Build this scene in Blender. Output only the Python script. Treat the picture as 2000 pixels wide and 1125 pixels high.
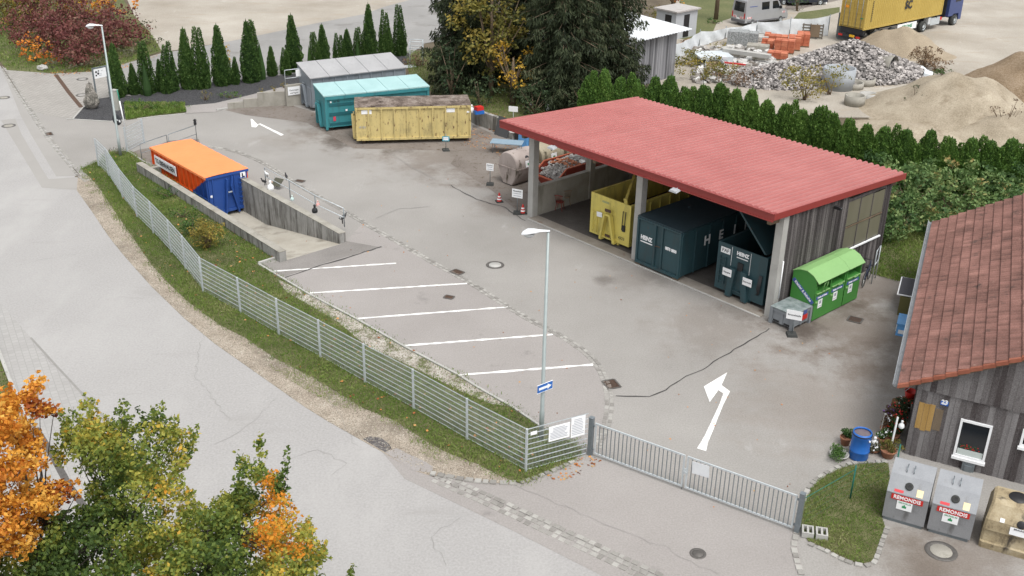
import bpy, bmesh, math, random
import numpy as np
from mathutils import Vector, Matrix
from mathutils.geometry import tessellate_polygon
for o in list(bpy.data.objects): bpy.data.objects.remove(o)
SC = bpy.context.scene; COL = SC.collection
rnd = random.Random(7); NR = np.random.RandomState(11)
R = math.radians
# ------------------------------------------------------------------ camera
CAMH = 20.0; FPX = 2091.27; PITCH = R(25.4702); ROLL = R(-1.0839)
_f = Vector((0, math.cos(PITCH), -math.sin(PITCH))); _r = Vector((1, 0, 0)); _d = _f.cross(_r)
CR = _r*math.cos(ROLL)+_d*math.sin(ROLL); CD = -_r*math.sin(ROLL)+_d*math.cos(ROLL)
cam = bpy.data.objects.new('camera', bpy.data.cameras.new('camera')); COL.objects.link(cam)
cam.matrix_world = Matrix((( CR.x, -CD.x, -_f.x, 0), (CR.y, -CD.y, -_f.y, 0), (CR.z, -CD.z, -_f.z, CAMH), (0, 0, 0, 1)))
cam.data.sensor_width = 36; cam.data.lens = FPX/2000*36; cam.data.clip_end = 3000; cam.data.clip_start = .5
SC.camera = cam
# ------------------------------------------------------------------ light
SUN_EL, SUN_AZ = 64, 150      # degrees; azimuth clockwise from +y (where the camera looks)
w = bpy.data.worlds.new("World"); SC.world = w; w.use_nodes = True
nt = w.node_tree; nt.nodes.clear()
sky = nt.nodes.new('ShaderNodeTexSky'); sky.sky_type = 'NISHITA'; sky.sun_disc = False
sky.sun_elevation = R(SUN_EL); sky.sun_rotation = R(SUN_AZ); sky.air_density = 1.0; sky.dust_density = 3.0
hs = nt.nodes.new('ShaderNodeHueSaturation'); hs.inputs['Saturation'].default_value = .1
bg = nt.nodes.new('ShaderNodeBackground'); bg.inputs['Strength'].default_value = .15
wo = nt.nodes.new('ShaderNodeOutputWorld')
nt.links.new(sky.outputs[0], hs.inputs['Color']); nt.links.new(hs.outputs[0], bg.inputs[0]); nt.links.new(bg.outputs[0], wo.inputs[0])
sl = bpy.data.lights.new('sun', 'SUN'); sl.energy = 1.25; sl.angle = R(28); sl.color = (1, .965, .92)
so = bpy.data.objects.new('sun', sl); COL.objects.link(so)
sd = Vector((math.sin(R(SUN_AZ))*math.cos(R(SUN_EL)), math.cos(R(SUN_AZ))*math.cos(R(SUN_EL)), math.sin(R(SUN_EL))))
so.rotation_euler = sd.to_track_quat('Z', 'Y').to_euler()
SC.view_settings.view_transform = 'Standard'; SC.view_settings.look = 'None'; SC.view_settings.gamma = 1
SC.view_settings.exposure = 0.73; SC.view_settings.use_curve_mapping = False
# ------------------------------------------------------------------ measuring: a photo pixel to a point on the level z
def P(px, py, z=0.0):
    d = _f + CR*((px-1000)/FPX) + CD*((py-562.5)/FPX)
    return Vector((0, 0, CAMH)) + d*((z-CAMH)/d.z)
def PD(px, py, dist):
    d = (_f + CR*((px-1000)/FPX) + CD*((py-562.5)/FPX)).normalized()
    return Vector((0, 0, CAMH)) + d*dist
def proj(p):
    q = Vector(p)-Vector((0, 0, CAMH)); k = q.dot(_f)
    return 1000+FPX*q.dot(CR)/k, 562.5+FPX*q.dot(CD)/k
def Z(bx, by, ty, z0=0.0):
    g = P(bx, by, z0); lo, hi = z0, 19.
    for _ in range(40):
        m = (lo+hi)/2
        if proj((g.x, g.y, m))[1] > ty: lo = m
        else: hi = m
    return lo
def ang(a, b): return math.atan2(b[1]-a[1], b[0]-a[0])
def U(deg): return Vector((math.cos(R(deg)), math.sin(R(deg)), 0))
# ------------------------------------------------------------------ materials
def rgb(h):
    c = [int(h[i:i+2], 16)/255 for i in (0, 2, 4)]
    return tuple((x/12.92 if x <= .04045 else ((x+.055)/1.055)**2.4) for x in c)
def mat(name, cols, rough=.8, metal=0., nscale=3., namt=.5, tint=0., stretch=(1, 1, 1), fscale=60., famt=.0,
        bump=0., bscale=60., bdist=.01, dirt=(), transl=0., spec=.4, coat=0.):
    m = bpy.data.materials.new(name); m.use_nodes = True; t = m.node_tree; N = t.nodes; L = t.links
    b = N['Principled BSDF']; b.inputs['Roughness'].default_value = rough; b.inputs['Metallic'].default_value = metal
    b.inputs['Specular IOR Level'].default_value = spec; b.inputs['Coat Weight'].default_value = coat
    tc = N.new('ShaderNodeTexCoord'); mp = N.new('ShaderNodeMapping'); mp.inputs['Scale'].default_value = stretch
    L.new(tc.outputs['Object'], mp.inputs[0])
    def noise(scale, vec, det=6, rg=.6):
        n = N.new('ShaderNodeTexNoise'); n.inputs['Scale'].default_value = scale; n.inputs['Detail'].default_value = det
        n.inputs['Roughness'].default_value = rg; L.new(vec, n.inputs['Vector']); return n.outputs['Fac']
    def math_(op, a, c, clamp=False):
        n = N.new('ShaderNodeMath'); n.operation = op; n.use_clamp = clamp
        for i, v in enumerate((a, c)):
            if hasattr(v, 'links'): L.new(v, n.inputs[i])
            else: n.inputs[i].default_value = v
        return n.outputs[0]
    if isinstance(cols[0], (float, int)): cols = [cols]
    col = None
    if len(cols) == 1 and not tint:
        c = cols[0]; cols = [tuple(x*.86 for x in c), tuple(min(1, x*1.12) for x in c)]
    fac = math_('MULTIPLY_ADD', noise(nscale, mp.outputs[0]), namt*3.0); fac.node.inputs[2].default_value = .5-namt*1.5
    if famt:
        f2 = math_('MULTIPLY_ADD', noise(fscale, tc.outputs['Object'], 3), famt*3.0); f2.node.inputs[2].default_value = -famt*1.5
        fac = math_('ADD', fac, f2)
    if tint:
        a = N.new('ShaderNodeAttribute'); a.attribute_name = 'tint'
        f3 = math_('MULTIPLY_ADD', a.outputs['Fac'], tint); f3.node.inputs[2].default_value = -.5*tint
        fac = math_('ADD', fac, f3)
    r = N.new('ShaderNodeValToRGB'); L.new(fac, r.inputs[0])
    els = r.color_ramp.elements; n = len(cols)
    pos = [i/(n-1) for i in range(n)]
    els[0].position = pos[0]; els[0].color = (*cols[0], 1); els[1].position = pos[-1]; els[1].color = (*cols[-1], 1)
    for i in range(1, n-1):
        e = els.new(pos[i]); e.color = (*cols[i], 1)
    col = r.outputs[0]
    for (dc, ds, lo, hi, st) in dirt:
        m2 = N.new('ShaderNodeMapping'); m2.inputs['Scale'].default_value = st; L.new(tc.outputs['Object'], m2.inputs[0])
        f = noise(ds, m2.outputs[0], 8, .65); mr = N.new('ShaderNodeMapRange'); L.new(f, mr.inputs[0])
        mr.inputs[1].default_value = lo; mr.inputs[2].default_value = hi
        mx = N.new('ShaderNodeMixRGB'); L.new(mr.outputs[0], mx.inputs[0]); L.new(col, mx.inputs[1]); mx.inputs[2].default_value = (*dc, 1)
        col = mx.outputs[0]
    L.new(col, b.inputs['Base Color'])
    if bump:
        bn = N.new('ShaderNodeBump'); bn.inputs['Strength'].default_value = bump; bn.inputs['Distance'].default_value = bdist
        L.new(noise(bscale, tc.outputs['Object'], 4), bn.inputs['Height']); L.new(bn.outputs[0], b.inputs['Normal'])
    if transl:
        tr = N.new('ShaderNodeBsdfTranslucent'); L.new(col, tr.inputs[0]); ms = N.new('ShaderNodeMixShader'); ms.inputs[0].default_value = transl
        L.new(b.outputs[0], ms.inputs[1]); L.new(tr.outputs[0], ms.inputs[2]); L.new(ms.outputs[0], N['Material Output'].inputs[0])
    return m
# ------------------------------------------------------------------ mesh building
class MB:
    def __init__(s): s.v = []; s.f = []; s.m = []; s.t = []; s.sm = []
    def face(s, pts, m=0, t=.5, sm=False):
        k = len(s.v); s.v += [tuple(p) for p in pts]; s.f.append(tuple(range(k, k+len(pts)))); s.m.append(m); s.t.append(t); s.sm.append(sm)
    def mesh(s, vs, fs, m=0, t=.5, sm=False):
        k = len(s.v); s.v += [tuple(p) for p in vs]
        for f in fs: s.f.append(tuple(i+k for i in f)); s.m.append(m); s.t.append(t); s.sm.append(sm)
    def box(s, c, d, M=None, m=0, t=.5, taper=1.):
        hx, hy, hz = d[0]/2, d[1]/2, d[2]/2
        vs = [Vector((x*hx*(taper if z > 0 else 1), y*hy*(taper if z > 0 else 1), z*hz)) for z in (-1, 1) for y in (-1, 1) for x in (-1, 1)]
        if M is not None: vs = [M @ v for v in vs]
        c = Vector(c); vs = [v+c for v in vs]
        s.mesh(vs, [(0, 2, 3, 1), (4, 5, 7, 6), (0, 1, 5, 4), (2, 6, 7, 3), (0, 4, 6, 2), (1, 3, 7, 5)], m, t)
    def bx(s, x0, x1, y0, y1, z0, z1, m=0, t=.5): s.box(((x0+x1)/2, (y0+y1)/2, (z0+z1)/2), (x1-x0, y1-y0, z1-z0), None, m, t)
    def bar(s, a, b, w, h=None, m=0, t=.5, up=(0, 0, 1)):
        a = Vector(a); b = Vector(b); h = h or w; d = (b-a); L = d.length
        if L < 1e-6: return
        d.normalize(); up = Vector(up)
        if abs(d.dot(up)) > .99: up = Vector((1, 0, 0)) if abs(d.x) < .9 else Vector((0, 1, 0))
        x = d.cross(up).normalized(); y = x.cross(d).normalized()
        s.box((a+b)/2, (w, L, h), Matrix((x, d, y)).transposed(), m, t)
    def tube(s, pts, rs, n=8, m=0, t=.5, cap=True, sm=True):
        pts = [Vector(p) for p in pts]
        if not hasattr(rs, '__len__'): rs = [rs]*len(pts)
        rings = []; ref = None
        for i, p in enumerate(pts):
            d = (pts[min(i+1, len(pts)-1)]-pts[max(i-1, 0)]).normalized()
            if ref is None: ref = Vector((0, 0, 1)) if abs(d.z) < .9 else Vector((1, 0, 0))
            x = d.cross(ref)
            if x.length < 1e-4: x = d.cross(Vector((.3, 1, .2)))
            x.normalize(); y = x.cross(d).normalized(); ref = y
            rings.append([p+(x*math.cos(2*math.pi*k/n)+y*math.sin(2*math.pi*k/n))*rs[i] for k in range(n)])
        vs = [v for r_ in rings for v in r_]; fs = []
        for i in range(len(pts)-1):
            for k in range(n): fs.append((i*n+k, i*n+(k+1) % n, (i+1)*n+(k+1) % n, (i+1)*n+k))
        s.mesh(vs, fs, m, t, sm)
        if cap: s.face(rings[0][::-1], m, t); s.face(rings[-1], m, t)
    def lathe(s, prof, c=(0, 0, 0), n=24, m=0, t=.5, sm=True, axis=None):
        c = Vector(c); vs = []; fs = []
        for (r_, z) in prof:
            for k in range(n):
                a = 2*math.pi*k/n; v = Vector((r_*math.cos(a), r_*math.sin(a), z)); vs.append((axis @ v if axis is not None else v)+c)
        for i in range(len(prof)-1):
            for k in range(n): fs.append((i*n+k, i*n+(k+1) % n, (i+1)*n+(k+1) % n, (i+1)*n+k))
        s.mesh(vs, fs, m, t, sm)
    def prism(s, poly, y0, y1, f=lambda x, y, z: (x, y, z), m=0, t=.5):
        """poly in (x,z), extruded along y, f maps"""
        n = len(poly); vs = [f(x, y0, z) for x, z in poly]+[f(x, y1, z) for x, z in poly]
        tr = tessellate_polygon([[Vector((x, z, 0)) for x, z in poly]])
        fs = [(i, (i+1) % n, n+(i+1) % n, n+i) for i in range(n)]+[tuple(a) for a in tr]+[tuple(n+i for i in a[::-1]) for a in tr]
        s.mesh(vs, fs, m, t)
    def slab(s, poly, z0, z1, m=0, t=.5):
        n = len(poly); vs = [(p[0], p[1], z0) for p in poly]+[(p[0], p[1], z1) for p in poly]
        tr = tessellate_polygon([[Vector((p[0], p[1], 0)) for p in poly]])
        s.mesh(vs, [(i, (i+1) % n, n+(i+1) % n, n+i) for i in range(n)]+[tuple(a) for a in tr]+[tuple(n+i for i in a) for a in tr], m, t)
    def rock(s, c, r, m=0, t=.5, sq=(1, 1, 1), jit=.3, rg=rnd):
        c = Vector(c); rot = Matrix.Rotation(rg.uniform(0, 6.28), 3, 'Z') @ Matrix.Rotation(rg.uniform(-.7, .7), 3, 'X')
        vs = [c+rot @ Vector(tuple(r*sq[k]*q[k]*(1+rg.uniform(-jit, jit)) for k in range(3))) for q in
              [(-.6, -.6, -.6), (.6, -.6, -.6), (.6, .6, -.6), (-.6, .6, -.6), (-.6, -.6, .6), (.6, -.6, .6), (.6, .6, .6), (-.6, .6, .6)]]
        s.mesh(vs, [(0, 3, 2, 1), (4, 5, 6, 7), (0, 1, 5, 4), (1, 2, 6, 5), (2, 3, 7, 6), (3, 0, 4, 7)], m, t)
    def build(s, name, mats, parent=None, loc=None, rotz=None, fix=True):
        me = bpy.data.meshes.new(name); me.from_pydata(s.v, [], s.f)
        if not hasattr(mats, '__len__'): mats = [mats]
        for q in mats: me.materials.append(q)
        me.polygons.foreach_set('material_index', s.m); me.polygons.foreach_set('use_smooth', s.sm)
        a = me.attributes.new('tint', 'FLOAT', 'FACE'); a.data.foreach_set('value', s.t)
        if fix:
            bm = bmesh.new(); bm.from_mesh(me); bmesh.ops.remove_doubles(bm, verts=bm.verts, dist=1e-5)
            bmesh.ops.recalc_face_normals(bm, faces=bm.faces); bm.to_mesh(me); bm.free()
        me.update()
        o = bpy.data.objects.new(name, me); COL.objects.link(o)
        if parent: o.parent = parent
        if loc is not None: o.location = loc
        if rotz is not None: o.rotation_euler[2] = rotz
        return o
def tag(o, label=None, cat=None, group=None, kind=None):
    if label: o['label'] = label
    if cat: o['category'] = cat
    if group: o['group'] = group
    if kind: o['kind'] = kind
    return o
def thing(name, label, cat, loc=(0, 0, 0), rotz=0., group=None):
    o = bpy.data.objects.new(name, None); o.empty_display_size = .2; COL.objects.link(o)
    o.location = loc; o.rotation_euler[2] = rotz; return tag(o, label, cat, group)
def copy_tree(o, parent=None):
    c = o.copy(); COL.objects.link(c)
    if parent: c.parent = parent
    for ch in [x for x in bpy.data.objects if x.parent == o]: copy_tree(ch, c)
    return c
def kids(o): return [x for x in bpy.data.objects if x.parent == o]
def dup(o, loc, rotz=0., label=None, scale=None, ch=None):
    c = o.copy(); COL.objects.link(c); c.location = loc; c.rotation_euler[2] = rotz
    if scale: c.scale = scale
    if label: c['label'] = label
    for k in (ch if ch is not None else kids(o)):
        q = k.copy(); COL.objects.link(q); q.parent = c
        for g in kids(k):
            h = g.copy(); COL.objects.link(h); h.parent = q
    return c
def text(s, size, m, parent, loc, xdir, ydir, name='lettering', th=.004, bold=0., align='CENTER', sx=1., label=None):
    cu = bpy.data.curves.new('t', 'FONT'); cu.body = s; cu.size = size; cu.align_x = align; cu.align_y = 'CENTER'
    cu.extrude = th; cu.offset = bold; cu.resolution_u = 2
    ob = bpy.data.objects.new('t', cu); COL.objects.link(ob)
    dg = bpy.context.evaluated_depsgraph_get(); me = bpy.data.meshes.new_from_object(ob.evaluated_get(dg))
    bpy.data.objects.remove(ob); bpy.data.curves.remove(cu)
    x = Vector(xdir).normalized(); y = Vector(ydir).normalized(); z = x.cross(y)
    me.transform(Matrix(((x.x*sx, y.x, z.x, loc[0]), (x.y*sx, y.y, z.y, loc[1]), (x.z*sx, y.z, z.z, loc[2]), (0, 0, 0, 1))))
    me.materials.clear(); me.materials.append(m); me.name = name
    o = bpy.data.objects.new(name, me); COL.objects.link(o)
    if parent: o.parent = parent
    if label: o['label'] = label
    return o
def objrandom(m, amt):
    t = m.node_tree; r = [n for n in t.nodes if n.type == 'VALTORGB'][0]; src = r.inputs[0].links[0].from_socket; oi = t.nodes.new('ShaderNodeObjectInfo')
    a = t.nodes.new('ShaderNodeMath'); a.operation = 'MULTIPLY_ADD'; t.links.new(oi.outputs['Random'], a.inputs[0]); a.inputs[1].default_value = amt; a.inputs[2].default_value = -amt/2
    b = t.nodes.new('ShaderNodeMath'); b.operation = 'ADD'; t.links.new(src, b.inputs[0]); t.links.new(a.outputs[0], b.inputs[1]); t.links.new(b.outputs[0], r.inputs[0])
def leaves(name, c, size, mats, parent=None, tint=None, nrm=None, asp=.6, mi=None, flat=0.):
    """c (N,3) leaf centres -> one mesh of small pointed quads"""
    c = np.asarray(c, float); n = len(c)
    size = np.broadcast_to(size, (n,))[:, None]
    a = NR.normal(size=(n, 3)); a[:, 2] *= (1-flat)*.8; a /= np.linalg.norm(a, axis=1)[:, None]
    b = NR.normal(size=(n, 3)); b = np.cross(a, b); b /= np.linalg.norm(b, axis=1)[:, None]
    if nrm is not None:
        a = nrm[0]; b = nrm[1]
    q = np.stack([c-a*size*.5, c+b*size*asp*.5, c+a*size*.5, c-b*size*asp*.5], 1).reshape(-1, 3)
    me = bpy.data.meshes.new(name); me.vertices.add(4*n); me.vertices.foreach_set('co', q.ravel())
    me.loops.add(4*n); me.loops.foreach_set('vertex_index', np.arange(4*n)); me.polygons.add(n)
    me.polygons.foreach_set('loop_start', np.arange(n)*4)
    if not hasattr(mats, '__len__'): mats = [mats]
    for q_ in mats: me.materials.append(q_)
    if tint is None: tint = NR.rand(n)
    at = me.attributes.new('tint', 'FLOAT', 'FACE'); at.data.foreach_set('value', np.broadcast_to(tint, (n,)).astype(np.float32))
    if mi is not None: me.polygons.foreach_set('material_index', mi)
    me.update(); me.validate()
    o = bpy.data.objects.new(name, me); COL.objects.link(o)
    if parent: o.parent = parent
    return o
def W2(pts, z=0.): return [P(x, y, z) for x, y in pts]
def sheet(name, pts, z, m, holes=(), kind='structure', px=True):
    loops = [[(P(*p) if px else Vector((p[0], p[1], 0))) for p in lp] for lp in (pts, *holes)]
    loops = [[Vector((p.x, p.y, 0)) for p in lp] for lp in loops]
    tr = tessellate_polygon(loops); vs = [(p.x, p.y, z) for lp in loops for p in lp]
    b = MB(); b.mesh(vs, [tuple(t) for t in tr]); o = b.build(name, m)
    for f in o.data.polygons:
        if f.normal.z < 0: f.flip()
    return tag(o, kind=kind) if kind else o
def resample(pts, step):
    out = [Vector(pts[0])]
    for a, b in zip(pts[:-1], pts[1:]):
        a = Vector(a); b = Vector(b); n = max(1, int((b-a).length/step))
        out += [a+(b-a)*k/n for k in range(1, n+1)]
    return out
def smooth(pts, it=2):
    for _ in range(it):
        q = [pts[0]]
        for a, b in zip(pts[:-1], pts[1:]): q += [a*.75+b*.25, a*.25+b*.75]
        pts = q+[pts[-1]]
    return pts
def ribbon(name, pts, width, z, m, jag=0., step=None, kind='structure', px=True, h=0.):
    w3 = [P(*p) for p in pts] if px else [Vector(p) for p in pts]
    if step: w3 = resample(w3, step)
    L_ = []; R_ = []
    for i, p in enumerate(w3):
        d = (w3[min(i+1, len(w3)-1)]-w3[max(0, i-1)]).normalized(); nrm = Vector((-d.y, d.x, 0)); j = nrm*rnd.uniform(-jag, jag)
        ww = width*(1+(rnd.uniform(-.5, .4) if jag else 0))/2; L_.append(p+j+nrm*ww); R_.append(p+j-nrm*ww)
    b = MB()
    for i in range(len(w3)-1):
        q = [R_[i], R_[i+1], L_[i+1], L_[i]]
        if h: b.slab([(v.x, v.y) for v in q], z, z+h)
        else: b.face([(v.x, v.y, z) for v in q])
    o = b.build(name, m, fix=bool(h)); return tag(o, kind=kind) if kind else o
def cobbles(name, pts, rows, m, size=.16, z=.004, h=.02, px=True):
    w3 = smooth([P(*p) for p in pts] if px else [Vector(p) for p in pts], 2); w3 = resample(w3, .05)
    b = MB()
    for r_ in range(rows):
        off = (r_-(rows-1)/2)*size*1.08; acc = 0.; nxt = rnd.uniform(.8, 1.2)*size
        last = None
        for i in range(len(w3)-1):
            d = (w3[i+1]-w3[i]); l = d.length
            if l < 1e-6: continue
            d = d/l; acc += l
            if acc >= nxt:
                nrm = Vector((-d.y, d.x, 0)); c = w3[i]+nrm*(off+rnd.uniform(-.008, .008)); c.z = z+h/2+rnd.uniform(-.004, .006)
                a = math.atan2(d.y, d.x)+rnd.uniform(-.06, .06)
                b.box(c, (nxt*.9, size*rnd.uniform(.84, .94), h), Matrix.Rotation(a, 3, 'Z'), 0, rnd.random(), .92)
                acc = 0.; nxt = rnd.uniform(.85, 1.45)*size
    return tag(b.build(name, m, fix=False), kind='structure')
# ================================================================== materials in use
A_ROAD = mat('road_asphalt', [(.25, .242, .234), (.31, .302, .294), (.37, .362, .352)], .9, nscale=.1, namt=.3, fscale=13, famt=.45, bump=.3, bscale=30,
             dirt=[((.37, .362, .35), .35, .5, .8, (1, .35, 1)), ((.25, .24, .23), .5, .6, .85, (.3, 1.2, 1))])
A_LOT = mat('yard_asphalt', [(.205, .195, .18), (.265, .253, .237), (.325, .312, .293)], .92, nscale=.18, namt=.4, fscale=18, famt=.5, bump=.3, bscale=70,
            dirt=[((.36, .352, .34), .8, .63, .8, (1, .4, 1))])
def spots(m, lst):
    t = m.node_tree; N = t.nodes; L = t.links; b = N['Principled BSDF']; tc = N.new('ShaderNodeTexCoord')
    n = N.new('ShaderNodeTexNoise'); n.inputs['Scale'].default_value = .7; n.inputs['Detail'].default_value = 8; n.inputs['Roughness'].default_value = .7; L.new(tc.outputs['Object'], n.inputs['Vector'])
    col = b.inputs['Base Color'].links[0].from_socket
    for x, y, r, c, s in lst:
        d = N.new('ShaderNodeVectorMath'); d.operation = 'DISTANCE'; L.new(tc.outputs['Object'], d.inputs[0]); d.inputs[1].default_value = (x, y, 0)
        a = N.new('ShaderNodeMath'); a.operation = 'MULTIPLY_ADD'; L.new(n.outputs['Fac'], a.inputs[0]); a.inputs[1].default_value = r*1.6; L.new(d.outputs['Value'], a.inputs[2])
        mr = N.new('ShaderNodeMapRange'); mr.interpolation_type = 'SMOOTHSTEP'; L.new(a.outputs[0], mr.inputs[0])
        mr.inputs[1].default_value = r*1.55; mr.inputs[2].default_value = r*.9; mr.inputs[3].default_value = 0; mr.inputs[4].default_value = s
        mx = N.new('ShaderNodeMixRGB'); mx.blend_type = 'MULTIPLY'; L.new(mr.outputs[0], mx.inputs[0]); L.new(col, mx.inputs[1]); mx.inputs[2].default_value = (*c, 1); col = mx.outputs[0]
    L.new(col, b.inputs['Base Color'])
def sp(px, py, r, c, s): p = P(px, py); return (p.x, p.y, r, c, s)
BR = (.62, .55, .5); DK = (.45, .42, .4)
spots(A_LOT, [sp(900, 300, 9, BR, .8), sp(700, 250, 7, BR, .9), sp(1010, 340, 6, BR, .8), sp(980, 400, 3, BR, .6), sp(1400, 640, 5, BR, .45), sp(1650, 640, 6, BR, .9), sp(1720, 720, 4, BR, .6), sp(1700, 560, 4, BR, .8),
              sp(1240, 540, 3, (.75, .72, .7), .7), sp(1180, 548, .9, DK, .6), sp(680, 275, 3, DK, .85), sp(780, 290, 2.2, DK, .7), sp(900, 290, 2, DK, .6), sp(1290, 545, 1.6, DK, .35), sp(1450, 610, 1.8, DK, .35), sp(1570, 645, 2.2, DK, .5), sp(1660, 610, 2, DK, .45), sp(985, 355, 2, DK, .8), sp(715, 288, .7, DK, .9), sp(600, 225, 2.5, DK, .6), sp(1880, 1100, 4, BR, .8), sp(1760, 1090, 3, (.7, .66, .62), .8), sp(1560, 640, 1.6, DK, .6), sp(560, 275, 4, (.8, .77, .74), .6), sp(1600, 800, 6, (.84, .78, .74), .7)])
A_PARK = mat('parking_asphalt', [(.225, .208, .196), (.275, .257, .244), (.33, .31, .295)], .92, nscale=.2, namt=.35, fscale=18, famt=.5, bump=.35, bscale=70,
             dirt=[((.15, .14, .135), .6, .62, .8, (1, 1, 1))])
A_LANE = mat('lane_asphalt', [(.19, .187, .18), (.245, .24, .232), (.3, .293, .283)], .92, nscale=.18, namt=.5, fscale=50, famt=.5, bump=.3, bscale=70,
             dirt=[((.14, .13, .12), .3, .57, .75, (1, 1, 1)), ((.35, .345, .335), .8, .64, .8, (1, .4, 1))])
A_DIRT = mat('dirty_asphalt', [(.11, .092, .078), (.17, .148, .13), (.21, .185, .165)], .95, nscale=.5, namt=.5, fscale=30, famt=.7, bump=.4, bscale=60,
             dirt=[((.08, .055, .035), 3, .56, .68, (1, 1, 1))])
A_PATCH = mat('patch_asphalt', [(.25, .24, .225), (.285, .274, .258), (.32, .31, .292)], .92, nscale=.3, namt=.3, fscale=60, famt=.4, bump=.3)
GRAVEL = mat('gravel', [(.16, .132, .1), (.25, .21, .165), (.34, .295, .24), (.45, .405, .34)], .95, nscale=1.2, namt=.4, fscale=22, famt=.8, bump=.8, bscale=30, bdist=.03,
             dirt=[((.13, .11, .085), .5, .5, .72, (1, 1, 1))])
GRAVELW = mat('white_gravel', [(.2, .18, .145), (.36, .335, .295), (.52, .495, .45)], .95, nscale=2, namt=.5, fscale=24, famt=.9, bump=.8, bscale=30, bdist=.03,
              dirt=[((.1, .11, .045), 1.4, .52, .6, (1, 1, 1))])
YARD = mat('gravel_yard', [(.24, .21, .17), (.33, .3, .255), (.42, .39, .34)], .95, nscale=.14, namt=.6, fscale=9, famt=.35, bump=.5, bscale=12, bdist=.03,
           dirt=[((.3, .255, .2), .25, .55, .7, (1, 2.5, 1)), ((.43, .41, .37), .5, .62, .75, (2, 1, 1))])
LAVA = mat('dark_chippings', [(.012, .012, .013), (.04, .04, .043), (.1, .1, .105)], .9, nscale=8, namt=.4, fscale=26, famt=1.3, bump=1, bscale=26, bdist=.04)
SOIL = mat('lawn_soil', [(.07, .065, .03), (.11, .11, .045), (.17, .155, .085)], .95, nscale=1.5, namt=.6, fscale=20, famt=.6, bump=.6, bscale=25, bdist=.03)
EARTH = mat('earth', [(.06, .045, .03), (.1, .078, .05), (.14, .12, .085)], .95, nscale=.7, namt=.6, fscale=12, famt=.7, bump=.6, bscale=15, bdist=.04)
MEADOW = mat('field', [(.06, .075, .025), (.1, .11, .04), (.16, .15, .075)], .95, nscale=.3, namt=.5, fscale=6, famt=.5)
COB = mat('granite_setts', [(.19, .18, .165), (.27, .26, .24), (.36, .35, .325)], .85, nscale=3, namt=.3, tint=.9, fscale=60, famt=.4, bump=.3)
CONC = mat('concrete', [(.2, .185, .155), (.29, .275, .24), (.37, .355, .315)], .9, nscale=1.3, namt=.5, fscale=50, famt=.3, bump=.2, bscale=50,
           dirt=[((.13, .12, .09), 1.0, .55, .75, (1.5, 1.5, .25))])
CONCL = mat('light_concrete', [(.27, .265, .25), (.37, .365, .345), (.45, .44, .42)], .88, nscale=1.3, namt=.4, fscale=50, famt=.3, bump=.2, bscale=50)
CONCD = mat('stained_concrete', [(.17, .165, .15), (.28, .275, .26), (.38, .375, .36)], .9, nscale=1.6, namt=.5, fscale=50, famt=.3, bump=.2,
            dirt=[((.08, .075, .065), 2.6, .48, .66, (1, 1, .16)), ((.06, .052, .042), 6, .54, .7, (1, 1, .1))])
FLOORC = mat('ramp_concrete', [(.26, .235, .19), (.36, .335, .285), (.45, .425, .37)], .9, nscale=.5, namt=.6, fscale=40, famt=.3, bump=.2,
             dirt=[((.12, .1, .075), .5, .56, .75, (1, 1, 1))])
PAVER = mat('block_paving', [(.3, .29, .27), (.38, .365, .34), (.44, .43, .4)], .9, nscale=1, namt=.4, tint=.4, fscale=40, famt=.3)
def pavermat(name, a, sx, sy, c1, c2, mort):
    m = mat(name, [c1, c2], .9, nscale=.6, namt=.4, fscale=40, famt=.3); t = m.node_tree; N = t.nodes; L = t.links
    tc = N.new('ShaderNodeTexCoord'); mp = N.new('ShaderNodeMapping'); mp.inputs['Rotation'].default_value = (0, 0, a)
    br = N.new('ShaderNodeTexBrick'); br.inputs['Scale'].default_value = 1; br.inputs['Brick Width'].default_value = sx; br.inputs['Row Height'].default_value = sy
    br.inputs['Mortar Size'].default_value = .014; br.inputs['Mortar Smooth'].default_value = .4; br.inputs['Color1'].default_value = (1, 1, 1, 1); br.inputs['Color2'].default_value = (.9, .9, .9, 1)
    br.inputs['Mortar'].default_value = (mort, mort, mort, 1)
    L.new(tc.outputs['Object'], mp.inputs[0]); L.new(mp.outputs[0], br.inputs[0]); b = N['Principled BSDF']; src = b.inputs['Base Color'].links[0].from_socket
    mx = N.new('ShaderNodeMixRGB'); mx.blend_type = 'MULTIPLY'; mx.inputs[0].default_value = 1; L.new(src, mx.inputs[1]); L.new(br.outputs[0], mx.inputs[2]); L.new(mx.outputs[0], b.inputs['Base Color']); return m
PLAZA = pavermat('plaza_pavers', R(28), .3, .3, (.27, .255, .235), (.35, .335, .31), .55)
WALKP = pavermat('walk_pavers', R(60), .24, .24, (.3, .292, .28), (.36, .352, .34), .8)
PAINT = mat('road_paint', [(.6, .6, .58), (.78, .78, .76), (.86, .86, .84)], .7, nscale=3, namt=.4, fscale=40, famt=.5, dirt=[((.32, .31, .3), 14, .55, .68, (1, 1, 1)), ((.5, .49, .47), 2.5, .5, .7, (1, 1, 1))])
TAR = mat('tar', [(.05, .048, .046)], .7, nscale=6)
CRACK = mat('crack_fill', [(.235, .226, .215)], .9, nscale=6)
RUST = mat('rusted_iron', [(.05, .03, .02), (.12, .07, .045)], .8, nscale=8)
IRON = mat('cast_iron', [(.07, .065, .06), (.15, .14, .13)], .6, metal=.3, nscale=10)
GALV = mat('galvanised_steel', [(.42, .46, .48), (.53, .57, .59), (.62, .66, .68)], .5, metal=.35, nscale=6, namt=.5, fscale=50, famt=.2)
GALVD = mat('dull_galvanised_steel', [(.15, .175, .19), (.24, .27, .29)], .5, metal=.5, nscale=6)
POLEM = mat('lamp_pole_steel', [(.26, .3, .3), (.34, .385, .38)], .5, metal=.3, nscale=3)
WHITE = mat('white_board', [(.74, .75, .76), (.82, .83, .84)], .5, nscale=4)
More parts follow.
